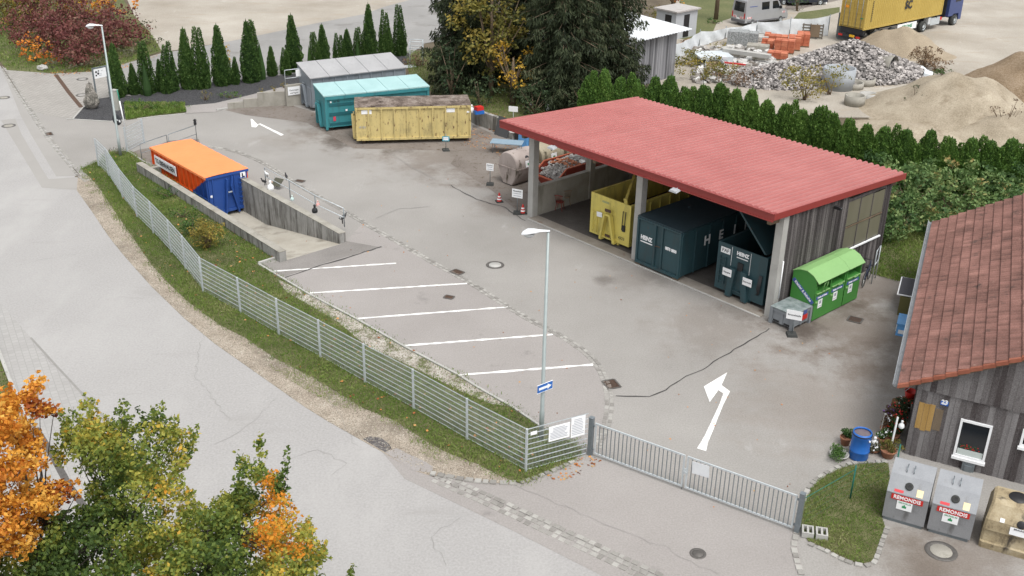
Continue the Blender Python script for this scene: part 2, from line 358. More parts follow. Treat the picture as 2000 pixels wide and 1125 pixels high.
INK = mat('black_ink', [(.03, .03, .035)], .6)
GREYINK = mat('grey_print', [(.3, .32, .36)], .6)
BLACKP = mat('black_plastic', [(.018, .018, .02)], .5)
RUB = mat('dark_rubber', [(.03, .032, .03), (.05, .052, .05)], .85, nscale=8)
REDP = mat('red_paint', [(.5, .025, .02)], .45)
GLASS = mat('dark_glass', [(.015, .018, .022)], .08, spec=.7)
BLUEP = mat('blue_plastic', [(.015, .1, .38), (.025, .14, .46)], .4, nscale=4)
LBLUE = mat('light_blue_plastic', [(.12, .34, .66)], .45, nscale=4)
WOODG = mat('weathered_boards', [(.045, .036, .036), (.09, .08, .08), (.15, .14, .14), (.22, .21, .21)], .9, nscale=3, namt=.35, tint=.75, stretch=(1, 1, .12), fscale=30, famt=.5, bump=.3, bscale=30)
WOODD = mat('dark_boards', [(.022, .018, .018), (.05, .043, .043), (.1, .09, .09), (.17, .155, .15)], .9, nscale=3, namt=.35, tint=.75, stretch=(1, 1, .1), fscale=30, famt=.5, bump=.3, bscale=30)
TIMBER = mat('timber', [(.1, .07, .045), (.2, .15, .1)], .85, nscale=3, stretch=(1, 1, .2))
LEAFM = {}
def leafmat(key, cols, transl=.25, rough=.6):
    LEAFM[key] = mat(key, cols, rough, nscale=.8, namt=.12, tint=.9, transl=transl, spec=.3); return LEAFM[key]
# ================================================================== the ground
pit_u = U(131.1)                        # into the pit
FL = P(559, 509); FR = P(664, 476.6)    # front corners of the ramp floor
pn = Vector((pit_u.y, -pit_u.x, 0))     # to the right
PW = (FR-FL).dot(pn); PL0 = 0.0
def pit(a, s, z=0.): v = FL+pn*a+pit_u*s; return Vector((v.x, v.y, z))   # a across, s into
s0 = (FR-FL).dot(pit_u)
PLEN = 15.3
hole = [pit(0, 0), pit(PW, s0), pit(PW, PLEN), pit(0, PLEN)]
hole = [(p.x, p.y) for p in hole]
big = [(-700, -300), (700, -300), (700, 1400), (-700, 1400)]
sheet('ground', big, -.012, EARTH, [hole], px=False)
def wsheet(name, pts, z, m, holes=()): return sheet(name, [(P(*p).x, P(*p).y) for p in pts], z, m, holes, px=False)
wsheet('yard_asphalt', [(152, 150), (420, 215), (560, 200), (800, 175), (935, 215), (1240, 320), (1420, 380), (1700, 470), (1812, 560), (2150, 520), (2300, 1300), (1050, 1300), (1031, 960), (838, 924), (560, 745), (250, 480), (160, 345), (60, 220)], .002, A_LOT, [hole])
# lane (greyer asphalt) between the sett strip and the shed; parking bays; drive outside the gate
wsheet('parking_asphalt', [(508, 517), (558, 509), (666, 477), (676, 471), (705, 440), (778, 475), (830, 507), (880, 534), (917, 555), (992, 602), (1040, 631), (1073, 646), (1112, 669), (1147, 694), (1170, 722), (1182, 750), (1188, 778), (1187, 806), (1181, 835), (1168, 866), (1152, 888), (1130, 870), (1097, 854), (1056, 834), (998, 796), (934, 759), (894, 734), (788, 678), (696, 625), (603, 576)], .006, A_PARK)
wsheet('ramp_apron', [(508, 517), (558, 509), (666, 477), (676, 471), (742, 483), (640, 512), (548, 543)], .009, mat('apron_asphalt', [(.15, .14, .13), (.2, .187, .175), (.25, .236, .222)], .92, nscale=.4, namt=.5, fscale=18, famt=.5))
wsheet('drive_asphalt', [(1152, 890), (1556, 1042), (1561, 1080), (1572, 1140), (1700, 1300), (1500, 1400), (1300, 1130), (1227, 1095), (1107, 1040), (1031, 998), (940, 970), (846, 930), (900, 935), (1017, 945), (1058, 931), (1123, 899)], .006, A_PARK)
wsheet('stained_corner', [(925, 245), (1030, 290), (1040, 415), (1015, 415), (960, 372), (880, 320), (905, 285)], .009, A_DIRT)
wsheet('stained_strip', [(600, 240), (690, 290), (920, 295), (925, 275), (700, 280), (630, 225), (520, 190), (440, 215), (480, 225)], .007, A_DIRT)
wsheet('drive_asphalt', [(900, 960), (1600, 1000), (2400, 1100), (2400, 1900), (900, 1900)], -.004, A_PARK)
# public road
road = [(-800, 200), (-300, 100), (0, 128), (30, 172), (90, 263), (140, 320), (153, 372), (184, 420), (213, 463), (240, 497), (296, 560), (360, 622), (420, 672), (480, 714), (595, 795), (640, 823), (716, 866), (750, 885), (790, 935), (1000, 1036), (1172, 1123), (1500, 1330), (1500, 1700), (-1500, 1700)]
wsheet('road', road, .006, A_ROAD)
wsheet('road_edge_patch', [(745, 882), (806, 912), (838, 929), (858, 936), (1000, 1000), (1107, 1047), (1230, 1105), (1500, 1260), (1500, 1330), (1172, 1123), (1000, 1036), (790, 935)], .01, A_PARK)
wsheet('road_patch', [(2, 235), (30, 232), (42, 262), (82, 330), (95, 350), (112, 349), (150, 346), (170, 355), (158, 372), (82, 367)], .010, A_PATCH)
wsheet('road_patch', [(14, 160), (40, 225), (60, 262), (110, 345), (150, 344), (100, 285), (70, 245), (30, 180), (3, 140)], .010, A_PATCH)
wsheet('road_patch', [(752, 884), (775, 876), (800, 888), (830, 902), (845, 912), (845, 924), (806, 920)], .016, A_PARK)
# verge, bank, island
wsheet('gravel_verge', [(153, 340), (175, 345), (194, 367), (229, 420), (258, 463), (295, 516), (320, 545), (370, 592), (430, 636), (482, 662), (538, 701), (616, 740), (692, 788), (712, 799), (771, 822), (833, 863), (872, 884), (932, 907), (975, 930), (1008, 942), (1000, 948), (930, 938), (838, 929), (806, 919), (750, 885), (716, 866), (640, 823), (595, 795), (480, 714), (420, 672), (360, 622), (296, 560), (240, 497), (213, 463), (184, 420), (150, 372)], .012, GRAVEL)
wsheet('pothole_patch', [(708, 858), (722, 853), (745, 856), (760, 868), (765, 877), (752, 884), (735, 874)], .018, mat('broken_asphalt', [(.05, .045, .045), (.09, .082, .08), (.2, .19, .18)], .95, nscale=3, namt=.5, fscale=14, famt=.7))
lawn = [(158, 330), (196, 313), (214, 297), (250, 296), (283, 318), (541, 497), (549, 503), (505, 516), (603, 575), (696, 624), (788, 677), (894, 733), (934, 759), (998, 795), (1054, 833), (1097, 854), (1133, 872), (1136, 886), (1123, 897), (1058, 929), (1019, 946), (975, 930), (932, 907), (872, 884), (833, 863), (771, 822), (712, 799), (692, 788), (616, 740), (538, 701), (482, 662), (430, 636), (370, 592), (320, 545), (295, 516), (258, 463), (229, 420), (194, 367), (172, 343)]
wsheet('grass_bank', lawn, .018, SOIL)
strip = [(540, 545), (575, 562), (603, 577), (696, 627), (788, 680), (894, 736), (990, 794), (960, 790), (900, 765), (840, 735), (790, 710), (720, 680), (660, 630), (610, 600), (560, 572)]
wsheet('gravel_strip', strip, .024, GRAVELW)
island = [(1735, 905), (1690, 905), (1654, 910), (1625, 922), (1600, 936), (1585, 952), (1574, 975), (1565, 1003), (1562, 1030), (1578, 1058), (1612, 1072), (1640, 1087), (1665, 1098), (1690, 1102), (1706, 1095), (1716, 1065), (1728, 1028), (1722, 1010), (1740, 960)]
wsheet('grass_island', island, .02, SOIL)
wsheet('small_asphalt_patch', [(252, 300), (273, 292), (300, 288), (330, 275), (388, 272), (392, 283), (300, 318), (281, 314)], .012, A_DIRT)
wsheet('lawn_behind', [(925, 238), (990, 255), (1100, 280), (1240, 290), (1250, 190), (1200, 100), (790, 100), (800, 150)], .01, SOIL)
wsheet('rough_ground', [(1240, 320), (1250, 230), (1500, 230), (2300, 330), (2300, 520), (1812, 562), (1700, 535)], .012, SOIL)
wsheet('sidewalk', [(-300, 560), (0, 590), (60, 660), (110, 715), (219, 832), (420, 1050), (650, 1300), (300, 1500), (-600, 1500)], .012, WALKP)
wsheet('grass_corner', [(-300, 640), (-10, 655), (22, 745), (45, 800), (-30, 860), (-300, 900)], .018, SOIL)
# pavers, dark bed, far road and gravel yards
wsheet('paved_plaza', [(3, 128), (14, 137), (106, 144), (179, 140), (238, 126), (316, 104), (364, 96), (448, 81), (516, 67), (620, 45), (710, 28), (749, 14), (800, 0), (860, -20), (940, 60), (830, 85), (799, 108), (560, 150), (420, 160), (270, 186), (193, 192), (161, 212), (144, 232), (90, 225), (60, 214)], .008, PLAZA)
wsheet('far_road', [(238, 127), (316, 105), (364, 96), (448, 81), (516, 67), (620, 45), (710, 28), (749, 14), (800, 0), (870, -30), (960, 60), (830, 85), (799, 108), (560, 150), (420, 160), (270, 186), (225, 186)], .012, A_LANE)
wsheet('dark_bed', [(144, 232), (162, 211), (193, 193), (215, 190), (270, 186), (420, 160), (560, 146), (799, 103), (800, 122), (640, 150), (560, 170), (480, 188), (420, 202), (360, 207), (250, 232), (215, 237)], .014, LAVA)
wsheet('weedy_patch', [(243, 202), (361, 203), (364, 220), (310, 226), (246, 235)], .02, SOIL)
wsheet('sloping_path', [(362, 222), (362, 207), (420, 202), (480, 188), (560, 168), (597, 160), (597, 178), (560, 182), (500, 194), (445, 212), (420, 219)], .02, A_PARK)
wsheet('grass_bank', [(-300, -60), (200, -60), (262, 30), (290, 60), (316, 100), (250, 123), (210, 134), (179, 140), (106, 144), (14, 137), (0, 120), (-300, 60)], .012, MEADOW)
wsheet('gravel_yard', [(205, -100), (262, 30), (290, 60), (316, 102), (364, 95), (448, 81), (516, 67), (620, 45), (710, 28), (749, 14), (800, 0), (860, -60)], .01, YARD)
wsheet('gravel_yard', [(1270, 170), (1330, 60), (1300, -120), (2700, -200), (2700, 330), (2000, 330), (1700, 230), (1500, 230)], .016, YARD)
wsheet('far_grass', [(1330, -30), (1500, -30), (1445, 30), (1400, 45), (1385, 80), (1320, 76)], .02, MEADOW)
wsheet('far_grass', [(1530, 60), (1560, 25), (1640, 14), (1640, 24), (1590, 40), (1565, 52)], .024, MEADOW)
wsheet('far_road', [(1530, 20), (1562, 18), (1650, -2), (1700, -20), (1560, -30)], .02, A_DIRT)
# kerbs and setts
ribbon('kerb', [(505, 517), (603, 575.5), (696, 624.5), (788, 677.5), (894, 733.5), (934, 759), (998, 795), (1054, 833)], .09, .004, CONCL, h=.07)
ribbon('kerb', [(505, 517), (549, 503)], .12, .004, CONCL, h=.12)
ribbon('kerb', [(214, 297), (250, 296), (283, 318)], .08, .004, CONCL, h=.06)
ribbon('kerb', [(143, 232.5), (162, 211), (193, 192)], .1, .004, CONCL, h=.05)
ribbon('kerb', [(130, 233), (215, 238), (243, 236)], .1, .004, CONCL, h=.05)
ribbon('kerb', [(268, 233), (310, 227.5), (361, 223)], .1, .004, CONCL, h=.05)
ribbon('kerb', [(-20, 640), (20, 745), (70, 850)], .12, .004, CONCL, h=.1)
cobbles('sett_strip', [(392, 285), (440, 291), (468, 298), (524, 322), (580, 361), (664, 407), (720, 441), (778, 473), (830, 505), (880, 531.5), (918, 552), (992, 600), (1040, 628.5), (1073, 643.5), (1113, 667), (1149, 692), (1172, 720), (1184, 748), (1190.5, 777), (1189.5, 806), (1183, 836), (1171, 862), (1163, 880)], 2, COB, .16, z=.008, h=.012)
cobbles('sett_strip', [(6, 133), (45, 195), (92, 268), (128, 309), (152, 340), (172, 355)], 2, COB, .17, z=.008, h=.012)
cobbles('sett_strip', [(846, 930), (920, 962), (1000, 998), (1110, 1050), (1232, 1106), (1400, 1190), (1560, 1290)], 3, COB, .19, z=.012, h=.012)
cobbles('sett_edge', [(838, 925), (900, 937), (960, 944), (1015, 945)], 1, COB, .22, z=.012, h=.05)
cobbles('sett_edge', [(1015, 945), (1058, 930), (1100, 912), (1126, 899)], 1, COB, .16, z=.012, h=.05)
cobbles('sett_edge', [(1740, 902), (1690, 903), (1654, 907), (1622, 920), (1598, 934), (1581, 952), (1569, 975), (1561, 1003), (1556, 1040), (1549, 1068), (1560, 1110), (1575, 1150)], 1, COB, .2, z=.008, h=.03)
cobbles('sett_edge', [(1578, 1062), (1612, 1076), (1640, 1092), (1668, 1102), (1692, 1107), (1710, 1099), (1720, 1066), (1734, 1028)], 1, COB, .17, z=.008, h=.04)
ribbon('drain_channel', [(109, 146), (134, 180), (159, 210)], .28, .016, RUST)
ribbon('drain_channel', [(70, 838), (100, 885), (135, 950), (166, 992), (200, 1040)], .22, .018, IRON)
ribbon('walk_edge', [(60, 660), (110, 715), (219, 832), (420, 1050)], .08, .018, CRACK)
# road marks
for a, b_ in (((533, 530), (774, 514.5)), ((606, 572.5), (913, 554)), ((693, 623), (992, 600)), ((788, 675.5), (1080, 653.5)), ((893, 733), (1159, 712.5))):
    ribbon('bay_line', [a, b_], .125, .012, PAINT, jag=.004, step=.25)
def pm(pts, name='direction_arrow'): return wsheet(name, pts, .013, PAINT)
z5 = 5.629
pm([(1340+x/z5, 700+y/z5) for x, y in [(120, 992), (220, 1022), (240, 930), (330, 710), (405, 520), (483, 365), (390, 297), (453, 155), (195, 312), (260, 483), (355, 350), (408, 390), (370, 500), (290, 670), (205, 850)]])
z5 = 3.571
pm([(x/z5, y/z5) for x, y in [(1748, 830), (1755, 887), (1785, 890), (1806, 868), (1960, 948), (1980, 940), (1815, 862), (1795, 868), (1760, 832)]])
for pts, wd in (([(556, 542), (620, 521), (680, 503), (745, 482)], .09), ([(1503, 642), (1455, 672), (1405, 700), (1373, 722), (1340, 735), (1300, 762), (1268, 775), (1203, 774)], .05),
                ([(938, 475), (1000, 500)], .0), ([(735, 427), (780, 408), (840, 404)], .03), ([(880, 362), (930, 390), (985, 405), (1025, 432)], .06), ([(765, 300), (800, 325), (850, 350)], .025)):
    if wd: ribbon('crack', pts, wd, .016, TAR if wd > .04 else CRACK, jag=.04, step=.3)
for pts in ([(560, 900), (620, 880), (680, 905), (650, 930)], [(640, 770), (700, 880), (760, 860)], [(400, 640), (380, 735), (450, 820)], [(420, 870), (500, 820), (540, 780)], [(870, 1105), (840, 1050), (900, 1010)],
            [(0, 375), (60, 372), (180, 368)], [(80, 690), (110, 715)], [(30, 520), (100, 505), (180, 490)], [(1090, 1040), (1150, 1075), (1250, 1120)], [(1000, 950), (1150, 1010), (1300, 1070), (1400, 1125)], [(1380, 560), (1420, 590), (1400, 610)]):
    ribbon('crack', pts, .010, .019, CRACK, jag=.09, step=.25)
def manhole(px, py, r, label, m1=CONCL, ring=.28):
    p = P(px, py); t = thing('manhole_cover', label, 'manhole cover', (p.x, p.y, .012))
    b = MB(); b.lathe([(0, .018), (r*.66, .018), (r*.68, .006)], n=28); b.build('lid', m1, t)
    b = MB(); b.lathe([(r*.68, 0), (r*.7, .014), (r*.98, .014), (r, 0)], n=28); b.build('ring', IRON, t)
manhole(967, 518, .42, 'round manhole cover with pale lid in the lane beside the bays')
manhole(1838, 1077, .46, 'round manhole cover with rusty ring in front of the glass banks', CONC)
manhole(17, 246, .42, 'round manhole cover on the road near the left frame edge', CONC)
manhole(8, 191, .38, 'round manhole cover cut by the left frame edge', CONC)
manhole(161, 155, .4, 'round manhole cover in the pavers behind the boulder, farther one', A_PATCH)
manhole(160, 186, .4, 'round manhole cover in the pavers right behind the boulder', A_PATCH)
manhole(1363, 1082, .24, 'small dark manhole cover in the drive outside the gate', IRON)
def grate(px, py, w_, l_, a, label):
    p = P(px, py); t = thing('drain_grate', label, 'drain grate', (p.x, p.y, .014), R(a)); b = MB()
    for s in (-1, 1): b.bx(-l_/2, l_/2, s*w_/2-.03, s*w_/2+.03, 0, .016); b.bx(s*l_/2-.03, s*l_/2+.03, -w_/2+.03, w_/2-.03, 0, .016)
    b.build('frame', IRON, t); b = MB()
    for i in range(7): x = -l_/2+l_*(i+1)/8; b.bx(x-.018, x+.018, -w_/2+.03, w_/2-.03, 0, .012)
    b.build('bars', RUST, t); b = MB(); b.bx(-l_/2+.01, l_/2-.01, -w_/2+.01, w_/2-.01, -.006, .001); b.build('sump', BLACKP, t)
grate(893, 532, .4, .55, -40, 'iron drain grate on the straight part of the sett strip')
grate(1194, 751, .5, .6, -70, 'iron drain grate where the sett strip curves')
grate(1670, 625, .5, .55, -30, 'rusty drain grate in front of the green clothes banks')
grate(96, 262, .35, .6, -60, 'iron drain grate between the two parts of the roadside setts')
grate(877, 581, .3, .4, -20, 'small rusty drain grate in the parking bay')
grate(586, 354, .3, .5, -20, 'flat rusty drain grate beyond the ramp railing')
# ================================================================== the open shed with the red roof
SO = P(1030, 421); SA = -47.65; su = U(SA); sv = U(SA+90)
def S(a, b, z=0.): p = SO+su*a+sv*b; return Vector((p.x, p.y, z))
def Sinv(p): d = Vector((p[0]-SO.x, p[1]-SO.y, 0)); return d.dot(su), d.dot(sv)
REDROOF = mat('red_sheet_roof', [(.3, .088, .08), (.335, .105, .096), (.375, .13, .12)], .45, nscale=.5, namt=.5, fscale=20, famt=.2, spec=.5,
              dirt=[((.39, .15, .138), .6, .5, .9, (3, .4, 1)), ((.22, .07, .06), 2.2, .6, .85, (4, .2, 1)), ((.1, .06, .045), 9, .68, .74, (1, 1, 1))])
REDTRIM = mat('red_trim', [(.22, .035, .032), (.28, .048, .042)], .45, nscale=1)
PANEL = mat('translucent_panel', [(.12, .115, .08), (.17, .16, .12)], .3, nscale=2, stretch=(1, 1, .3), spec=.6)
shed = thing('open_shed', 'long open-fronted shed with red corrugated metal roof on square concrete columns', 'shed', SO, R(SA))
ZF, ZB = 4.8, 4.27
a0, b0 = Sinv(P(978.2, 236.6, ZF)); a1, _q = Sinv(P(1513, 420, ZF)); b0 = (b0+_q)/2; b1 = b0+9.97
def zr(b): return ZF+(ZB-ZF)*(b-b0)/(b1-b0)
m_ = MB(); n_ = 54; pw = (a1-a0)/n_; h_ = .075
prof = []
for i in range(n_):
    x = a0+i*pw; prof += [(x, 0), (x+pw*.2, h_), (x+pw*.5, h_), (x+pw*.7, 0)]
prof.append((a1, 0))
vs = [(x, b, zr(b)+z) for b in (b0, b1) for x, z in prof]; k = len(prof)
m_.mesh(vs, [(i, i+1, k+i+1, k+i) for i in range(k-1)])
vs2 = [(x, b, zr(b)+z-.02) for b in (b0, b1) for x, z in prof]
m_.mesh(vs2, [(i, k+i, k+i+1, i+1) for i in range(k-1)]); m_.mesh(vs+vs2, [(i, i+1, 2*k+i+1, 2*k+i) for i in range(k-1)]+[(k+i, 3*k+i, 3*k+i+1, k+i+1) for i in range(k-1)])
m_.build('roof_sheet', REDROOF, shed, fix=False)
m_ = MB()   # fascia
FH = .3
m_.bx(a0, a1, b0-.05, b0-.004, ZF-FH, ZF+.02); m_.bx(a0, a1, b0-.09, b0-.052, ZF-FH, ZF-FH+.05)
m_.bx(a0, a1, b0-.1, b0+.14, ZF+.022, ZF+.06)
m_.build('front_fascia', REDTRIM, shed)
for s, nm in ((a0, 'side_fascia'), (a1, 'side_fascia')):
    m_ = MB(); q = -1 if s == a0 else 1
    xs = sorted((s+q*.004, s+q*.05))
    vs = [(x, b, zr(b)+z) for x in xs for b in (b0-.05, b1) for z in (-.22, .05)]
    m_.mesh(vs, [(0, 1, 3, 2), (4, 6, 7, 5), (0, 4, 5, 1), (2, 3, 7, 6), (1, 5, 7, 3), (0, 2, 6, 4)])
    m_.build(nm, REDTRIM, shed)
# structure under the roof
m_ = MB()
for b in (b0+.75, 3.2, 6.2, b1-.5): m_.bx(a0+.1, a1-.1, b-.07, b+.07, zr(b)-.28, zr(b)-.06)
m_.build('purlins', TIMBER, shed)
m_ = MB()
for a in (.2, 5., 9.8, a1-.35): vs = [(x, b, zr(b)+z) for x in (a-.09, a+.09) for b in (b0+.2, b1-.2) for z in (-.55, -.29)]; m_.mesh(vs, [(0, 1, 3, 2), (4, 6, 7, 5), (0, 4, 5, 1), (2, 3, 7, 6), (1, 5, 7, 3), (0, 2, 6, 4)])
m_.build('rafters', TIMBER, shed)
CW = .36
ac = [0.0, Sinv(P(1225.5, 509))[0], Sinv(P(1484, 619.5))[0]]
for a in ac:
    for b in (0., 4.1, 8.2):
        if (a == ac[1] and b == 4.1) or (a == ac[2] and b > 0): continue
        m_ = MB(); zt = zr(b)-.3; m_.bx(a, a+CW, b, b+CW, 0, min(zt, 2.32)); m_.bx(a+.004, a+CW-.004, b+.004, b+CW-.004, min(zt, 2.325), zt)
        m_.build('column', CONCL if a != 0 or b == 0 else CONC, shed)
m_ = MB(); m_.bx(.06, .28, CW+.003, 4.097, 0, 1.49); m_.bx(.06, .28, 4.1+CW+.003, 8.197, 0, 1.49)
m_.bx(.03, .31, CW+.005, 4.095, 1.492, 1.55); m_.bx(.03, .31, 4.1+CW+.005, 8.195, 1.492, 1.55); m_.build('side_wall', CONC, shed)
def boards(mb, p0, p1, z0, ztf, bw=.14, th=.02, gap=.006, m=0, rg=rnd):
    p0 = Vector(p0); p1 = Vector(p1); d = (p1-p0); L = d.length; d /= L; nrm = Vector((d.y, -d.x, 0)); n = max(1, round(L/bw)); w_ = L/n; a = math.atan2(d.y, d.x)
    for i in range(n):
        c = p0+d*(w_*(i+.5)); off = nrm*(rg.uniform(0, .008)+(.012 if i % 2 else 0)); za = ztf(w_*i); zb_ = ztf(w_*(i+1)); t = rg.random()
        q = [c-d*(w_/2-gap/2)+off, c+d*(w_/2-gap/2)+off]; q2 = [v+nrm*th for v in q]
        vs = [(*q[0][:2], z0), (*q[1][:2], z0), (*q2[1][:2], z0), (*q2[0][:2], z0), (*q[0][:2], za), (*q[1][:2], zb_), (*q2[1][:2], zb_), (*q2[0][:2], za)]
        mb.mesh(vs, [(0, 1, 5, 4), (1, 2, 6, 5), (2, 3, 7, 6), (3, 0, 4, 7), (4, 5, 6, 7)], m, t)
ar = ac[2]+CW
# right side wall: boards with a translucent window
w0, w1 = 4.75, 7.75
m_ = MB(); boards(m_, (ar-.05, CW+.01, 0), (ar-.05, w0, 0), .05, lambda x: zr(x)-.32); boards(m_, (ar-.05, w1, 0), (ar-.05, b1-.9, 0), .05, lambda x: zr(w1+x)-.32)
boards(m_, (ar-.05, w0, 0), (ar-.05, w1, 0), .05, lambda x: 1.65); m_.build('side_wall', WOODD, shed)
m_ = MB()
for i in range(3):
    for j, (z0, z1) in enumerate(((1.7, 2.75), (2.82, 3.95))): y0 = w0+i*(w1-w0)/3; m_.bx(ar-.03, ar-.015, y0+.03, y0+(w1-w0)/3-.03, z0, z1-.03*i)
wn = m_.build('window_panel', PANEL, shed)
m_ = MB()
for i in range(4): y0 = w0+i*(w1-w0)/3; m_.bx(ar-.04, ar+.0, y0-.03, y0+.03, 1.66, zr(y0)-.32)
m_.bx(ar-.05, ar+.005, w0+.031, w1-.031, 3.96, 4.1); m_.build('frame', WOODD, wn)
m_ = MB(); m_.bx(ar-.02, ar+.06, w0-.3, w1+.1, 1.60, 1.66); m_.build('sill', WHITE, wn)
m_ = MB(); m_.bx(ar-.012, ar+.008, w0+.03, w1-.03, 2.74, 2.80); m_.build('rail', TIMBER, wn)
# back wall boards + infill under the front beam right end
m_ = MB(); boards(m_, (CW, b1-.9, 0), (ar-.06, b1-.9, 0), .05, lambda x: zr(b1-.9)-.3, bw=.2); m_.build('back_wall', WOODD, shed)
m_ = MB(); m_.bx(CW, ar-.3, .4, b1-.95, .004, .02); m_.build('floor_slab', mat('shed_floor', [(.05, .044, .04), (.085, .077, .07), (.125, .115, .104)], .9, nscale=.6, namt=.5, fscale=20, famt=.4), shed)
m_ = MB(); m_.bx(CW, ar-.36, -.25, .398, .004, .03); m_.build('threshold', mat('worn_threshold', [(.17, .15, .125), (.24, .215, .185), (.3, .28, .25)], .9, nscale=1.2, namt=.6, fscale=30, famt=.4, dirt=[((.15, .07, .03), 1.3, .6, .72, (1, 1, 1))]), shed)
m_ = MB(); m_.bx(CW, ar-.36, -.34, -.252, .004, .035); m_.build('threshold_edge', CONCL, shed)
m_ = MB(); m_.tube([S(ar+.05-0, .55, .9)-SO+Vector((0, 0, 0)), ], .02) if 0 else None
m_.tube([(ar+.03, .3, .85), (ar+.03, .3, 2.5)], .03, 8); m_.build('conduit_pipe', WHITE, shed)
# lights under the fascia
def floodlight(px, py, label, z=4.45):
    p = P(px, py, z); a, b = Sinv(p); t = thing('flood_light', label, 'flood light', S(a, b0-.12, z), R(SA), 'lights on the red fascia')
    b_ = MB(); b_.box((0, -.12, 0), (.42, .3, .07), Matrix.Rotation(R(12), 3, 'X'), taper=.8); b_.build('housing', bpy.data.materials.get('lamp_grey') or mat('lamp_grey', [(.3, .32, .34), (.4, .42, .44)], .5), t)
    b_ = MB(); b_.box((0, -.14, -.045), (.34, .2, .02), Matrix.Rotation(R(12), 3, 'X')); b_.build('lens', GLASS, t)
    b_ = MB(); b_.bar((0, .0, 0), (0, .07, .05), .05); b_.build('arm', GALV, t)
floodlight(1092, 284, 'grey flood light on the red fascia near the first column', 4.5)
floodlight(1331, 367, 'grey flood light on the red fascia above the dark closed container', 4.5)
p = S(3.75, -.1, 3.95)
t = thing('spot_lamp', 'white reflector lamp hanging under the roof above the yellow container', 'lamp', (p.x, p.y, 3.9), 0)
b_ = MB(); b_.lathe([(.03, .16), (.06, .12), (.15, 0), (.14, 0), (.05, .1)], n=16, axis=Matrix.Rotation(R(-50), 3, 'X')); b_.build('reflector', WHITE, t)
b_ = MB(); b_.tube([(0, .12, .16), (0, .15, .42)], .02); b_.build('bracket', GALV, t)
p = S(ar+.04, 3.6, 4.05); t = thing('camera_box', 'small dark camera under the right roof edge of the shed', 'camera', p, R(SA))
b_ = MB(); b_.box((.15, 0, 0), (.3, .14, .12)); b_.build('body', BLACKP, t); b_ = MB(); b_.lathe([(0, .03), (.05, .03), (.05, 0)], (.3, 0, 0), 12, axis=Matrix.Rotation(R(90), 3, 'Y')); b_.build('lens', GLASS, t)
# ================================================================== roll-off containers
def hook_front(b_, W, H, m=0, z1=1.5):
    c = W/2
    for s in (-1, 1):
        b_.bar((c+s*.42, -.1, .2), (c+s*.16, -.16, z1), .1, .2, m, up=(0, 1, 0))
        b_.box((c+s*.42, -.06, .22), (.16, .22, .18), None, m)
    b_.bar((c-.16, -.16, z1-.02), (c+.16, -.16, z1-.02), .12, .1, m); b_.bar((c-.2, -.12, z1+.12), (c+.2, -.12, z1+.12), .06, .06, m)
    b_.box((c, -.05, .28), (.7, .1, .08), None, m)
def ladder(b_, x0, x1, z0, z1, n, m=0):
    for x in (x0, x1): b_.bar((x, -.05, z0), (x, -.05, z1), .035, .035, m)
    for i in range(n): z = z0+(z1-z0)*(i+.5)/n; b_.bar((x0, -.06, z), (x1, -.06, z), .03, .03, m)
def rollers(t, W, L, m):
    for x in (W/2-.75, W/2+.75):
        for y in (.45, L-.35):
            b_ = MB(); b_.tube([(x-.13, y, .11), (x+.13, y, .11)], .1, 12); b_.build('roller', m, t)
def skids(t, W, L, m):
    b_ = MB()
    for x in (W/2-.53, W/2+.53): b_.bx(x-.05, x+.05, .05, L-.1, .06, .24)
    b_.build('skid_rail', m, t)
def shell(b_, W, L, z0, H, th, openv=True, m=0, mi=0):
    if not openv: b_.bx(0, W, 0, L, z0, H, m); return
    b_.bx(0, W, 0, th, z0, H, m); b_.bx(0, W, L-th, L, z0, H, m); b_.bx(0, th, th, L-th, z0, H, m); b_.bx(W-th, W, th, L-th, z0, H, m); b_.bx(th, W-th, th, L-th, z0, z0+th, mi)
def paint(name, c, rust=.35, dark=.7):
    c2 = tuple(x*dark for x in c); c3 = tuple(min(1, x*1.15) for x in c)
    return mat(name, [c2, c, c3], .5, nscale=.9, namt=.3, fscale=25, famt=.15, spec=.4, dirt=[(tuple(x*.45+.02 for x in c), 3, .5, .75, (1, 1, .2)), (tuple(x*.3+.03 for x in c), 1.1, .56, .8, (1, 1, 1)), ((.1, .045, .025), 7, .62+(.35-rust)*.3, .70+(.35-rust)*.3, (1, 1, .4))])
def side_ribs(b_, W, L, z0, H, n, side, d=.08, w_=.09, rail=.12, ends=True):
    x0, x1 = (W+.0005, W+d) if side > 0 else (-d, -.0005)
    b_.bx(x0, x1, 0, L, H-rail, H); b_.bx(x0, x1, 0, L, z0, z0+.14)
    for i in range(n+1):
        y = L*i/n; y0 = min(max(0, y-w_/2), L-w_); b_.bx(x0+(0 if side > 0 else .002), x1-(.002 if side > 0 else 0), y0, y0+w_, z0+.14, H-rail)
# --- pale yellow container
YP = paint('pale_yellow_paint', (.52, .42, .18), .5)
o0 = P(697, 283); an = 8.5; W_ = 2.37; o_ = o0+U(an+90)*W_
t = thing('waste_container', 'pale yellow ribbed roll-off container with dirty brown tarpaulin top', 'container', o_, R(an-90)); L_ = 6.87; H_ = 2.26
b_ = MB(); shell(b_, W_-.1, L_, .24, H_, .06); b_.build('body', YP, t)
b_ = MB(); side_ribs(b_, W_-.1, L_, .24, H_, 9, 1); b_.build('side_ribs', YP, t)
b_ = MB(); hook_front(b_, W_-.1, H_); b_.bx(.05, .9, -.05, -.002, .4, 2.1); b_.build('hook_frame', YP, t)
TOPD = mat('dirty_tarpaulin', [(.05, .035, .028), (.1, .075, .06), (.2, .16, .135), (.3, .27, .24)], .9, nscale=1.3, namt=.7, fscale=12, famt=.4, bump=.5, bscale=9, bdist=.05, dirt=[((.035, .022, .015), 1.6, .55, .65, (1, 1, 1)), ((.42, .4, .36), 4, .66, .75, (1, 1, 1))])
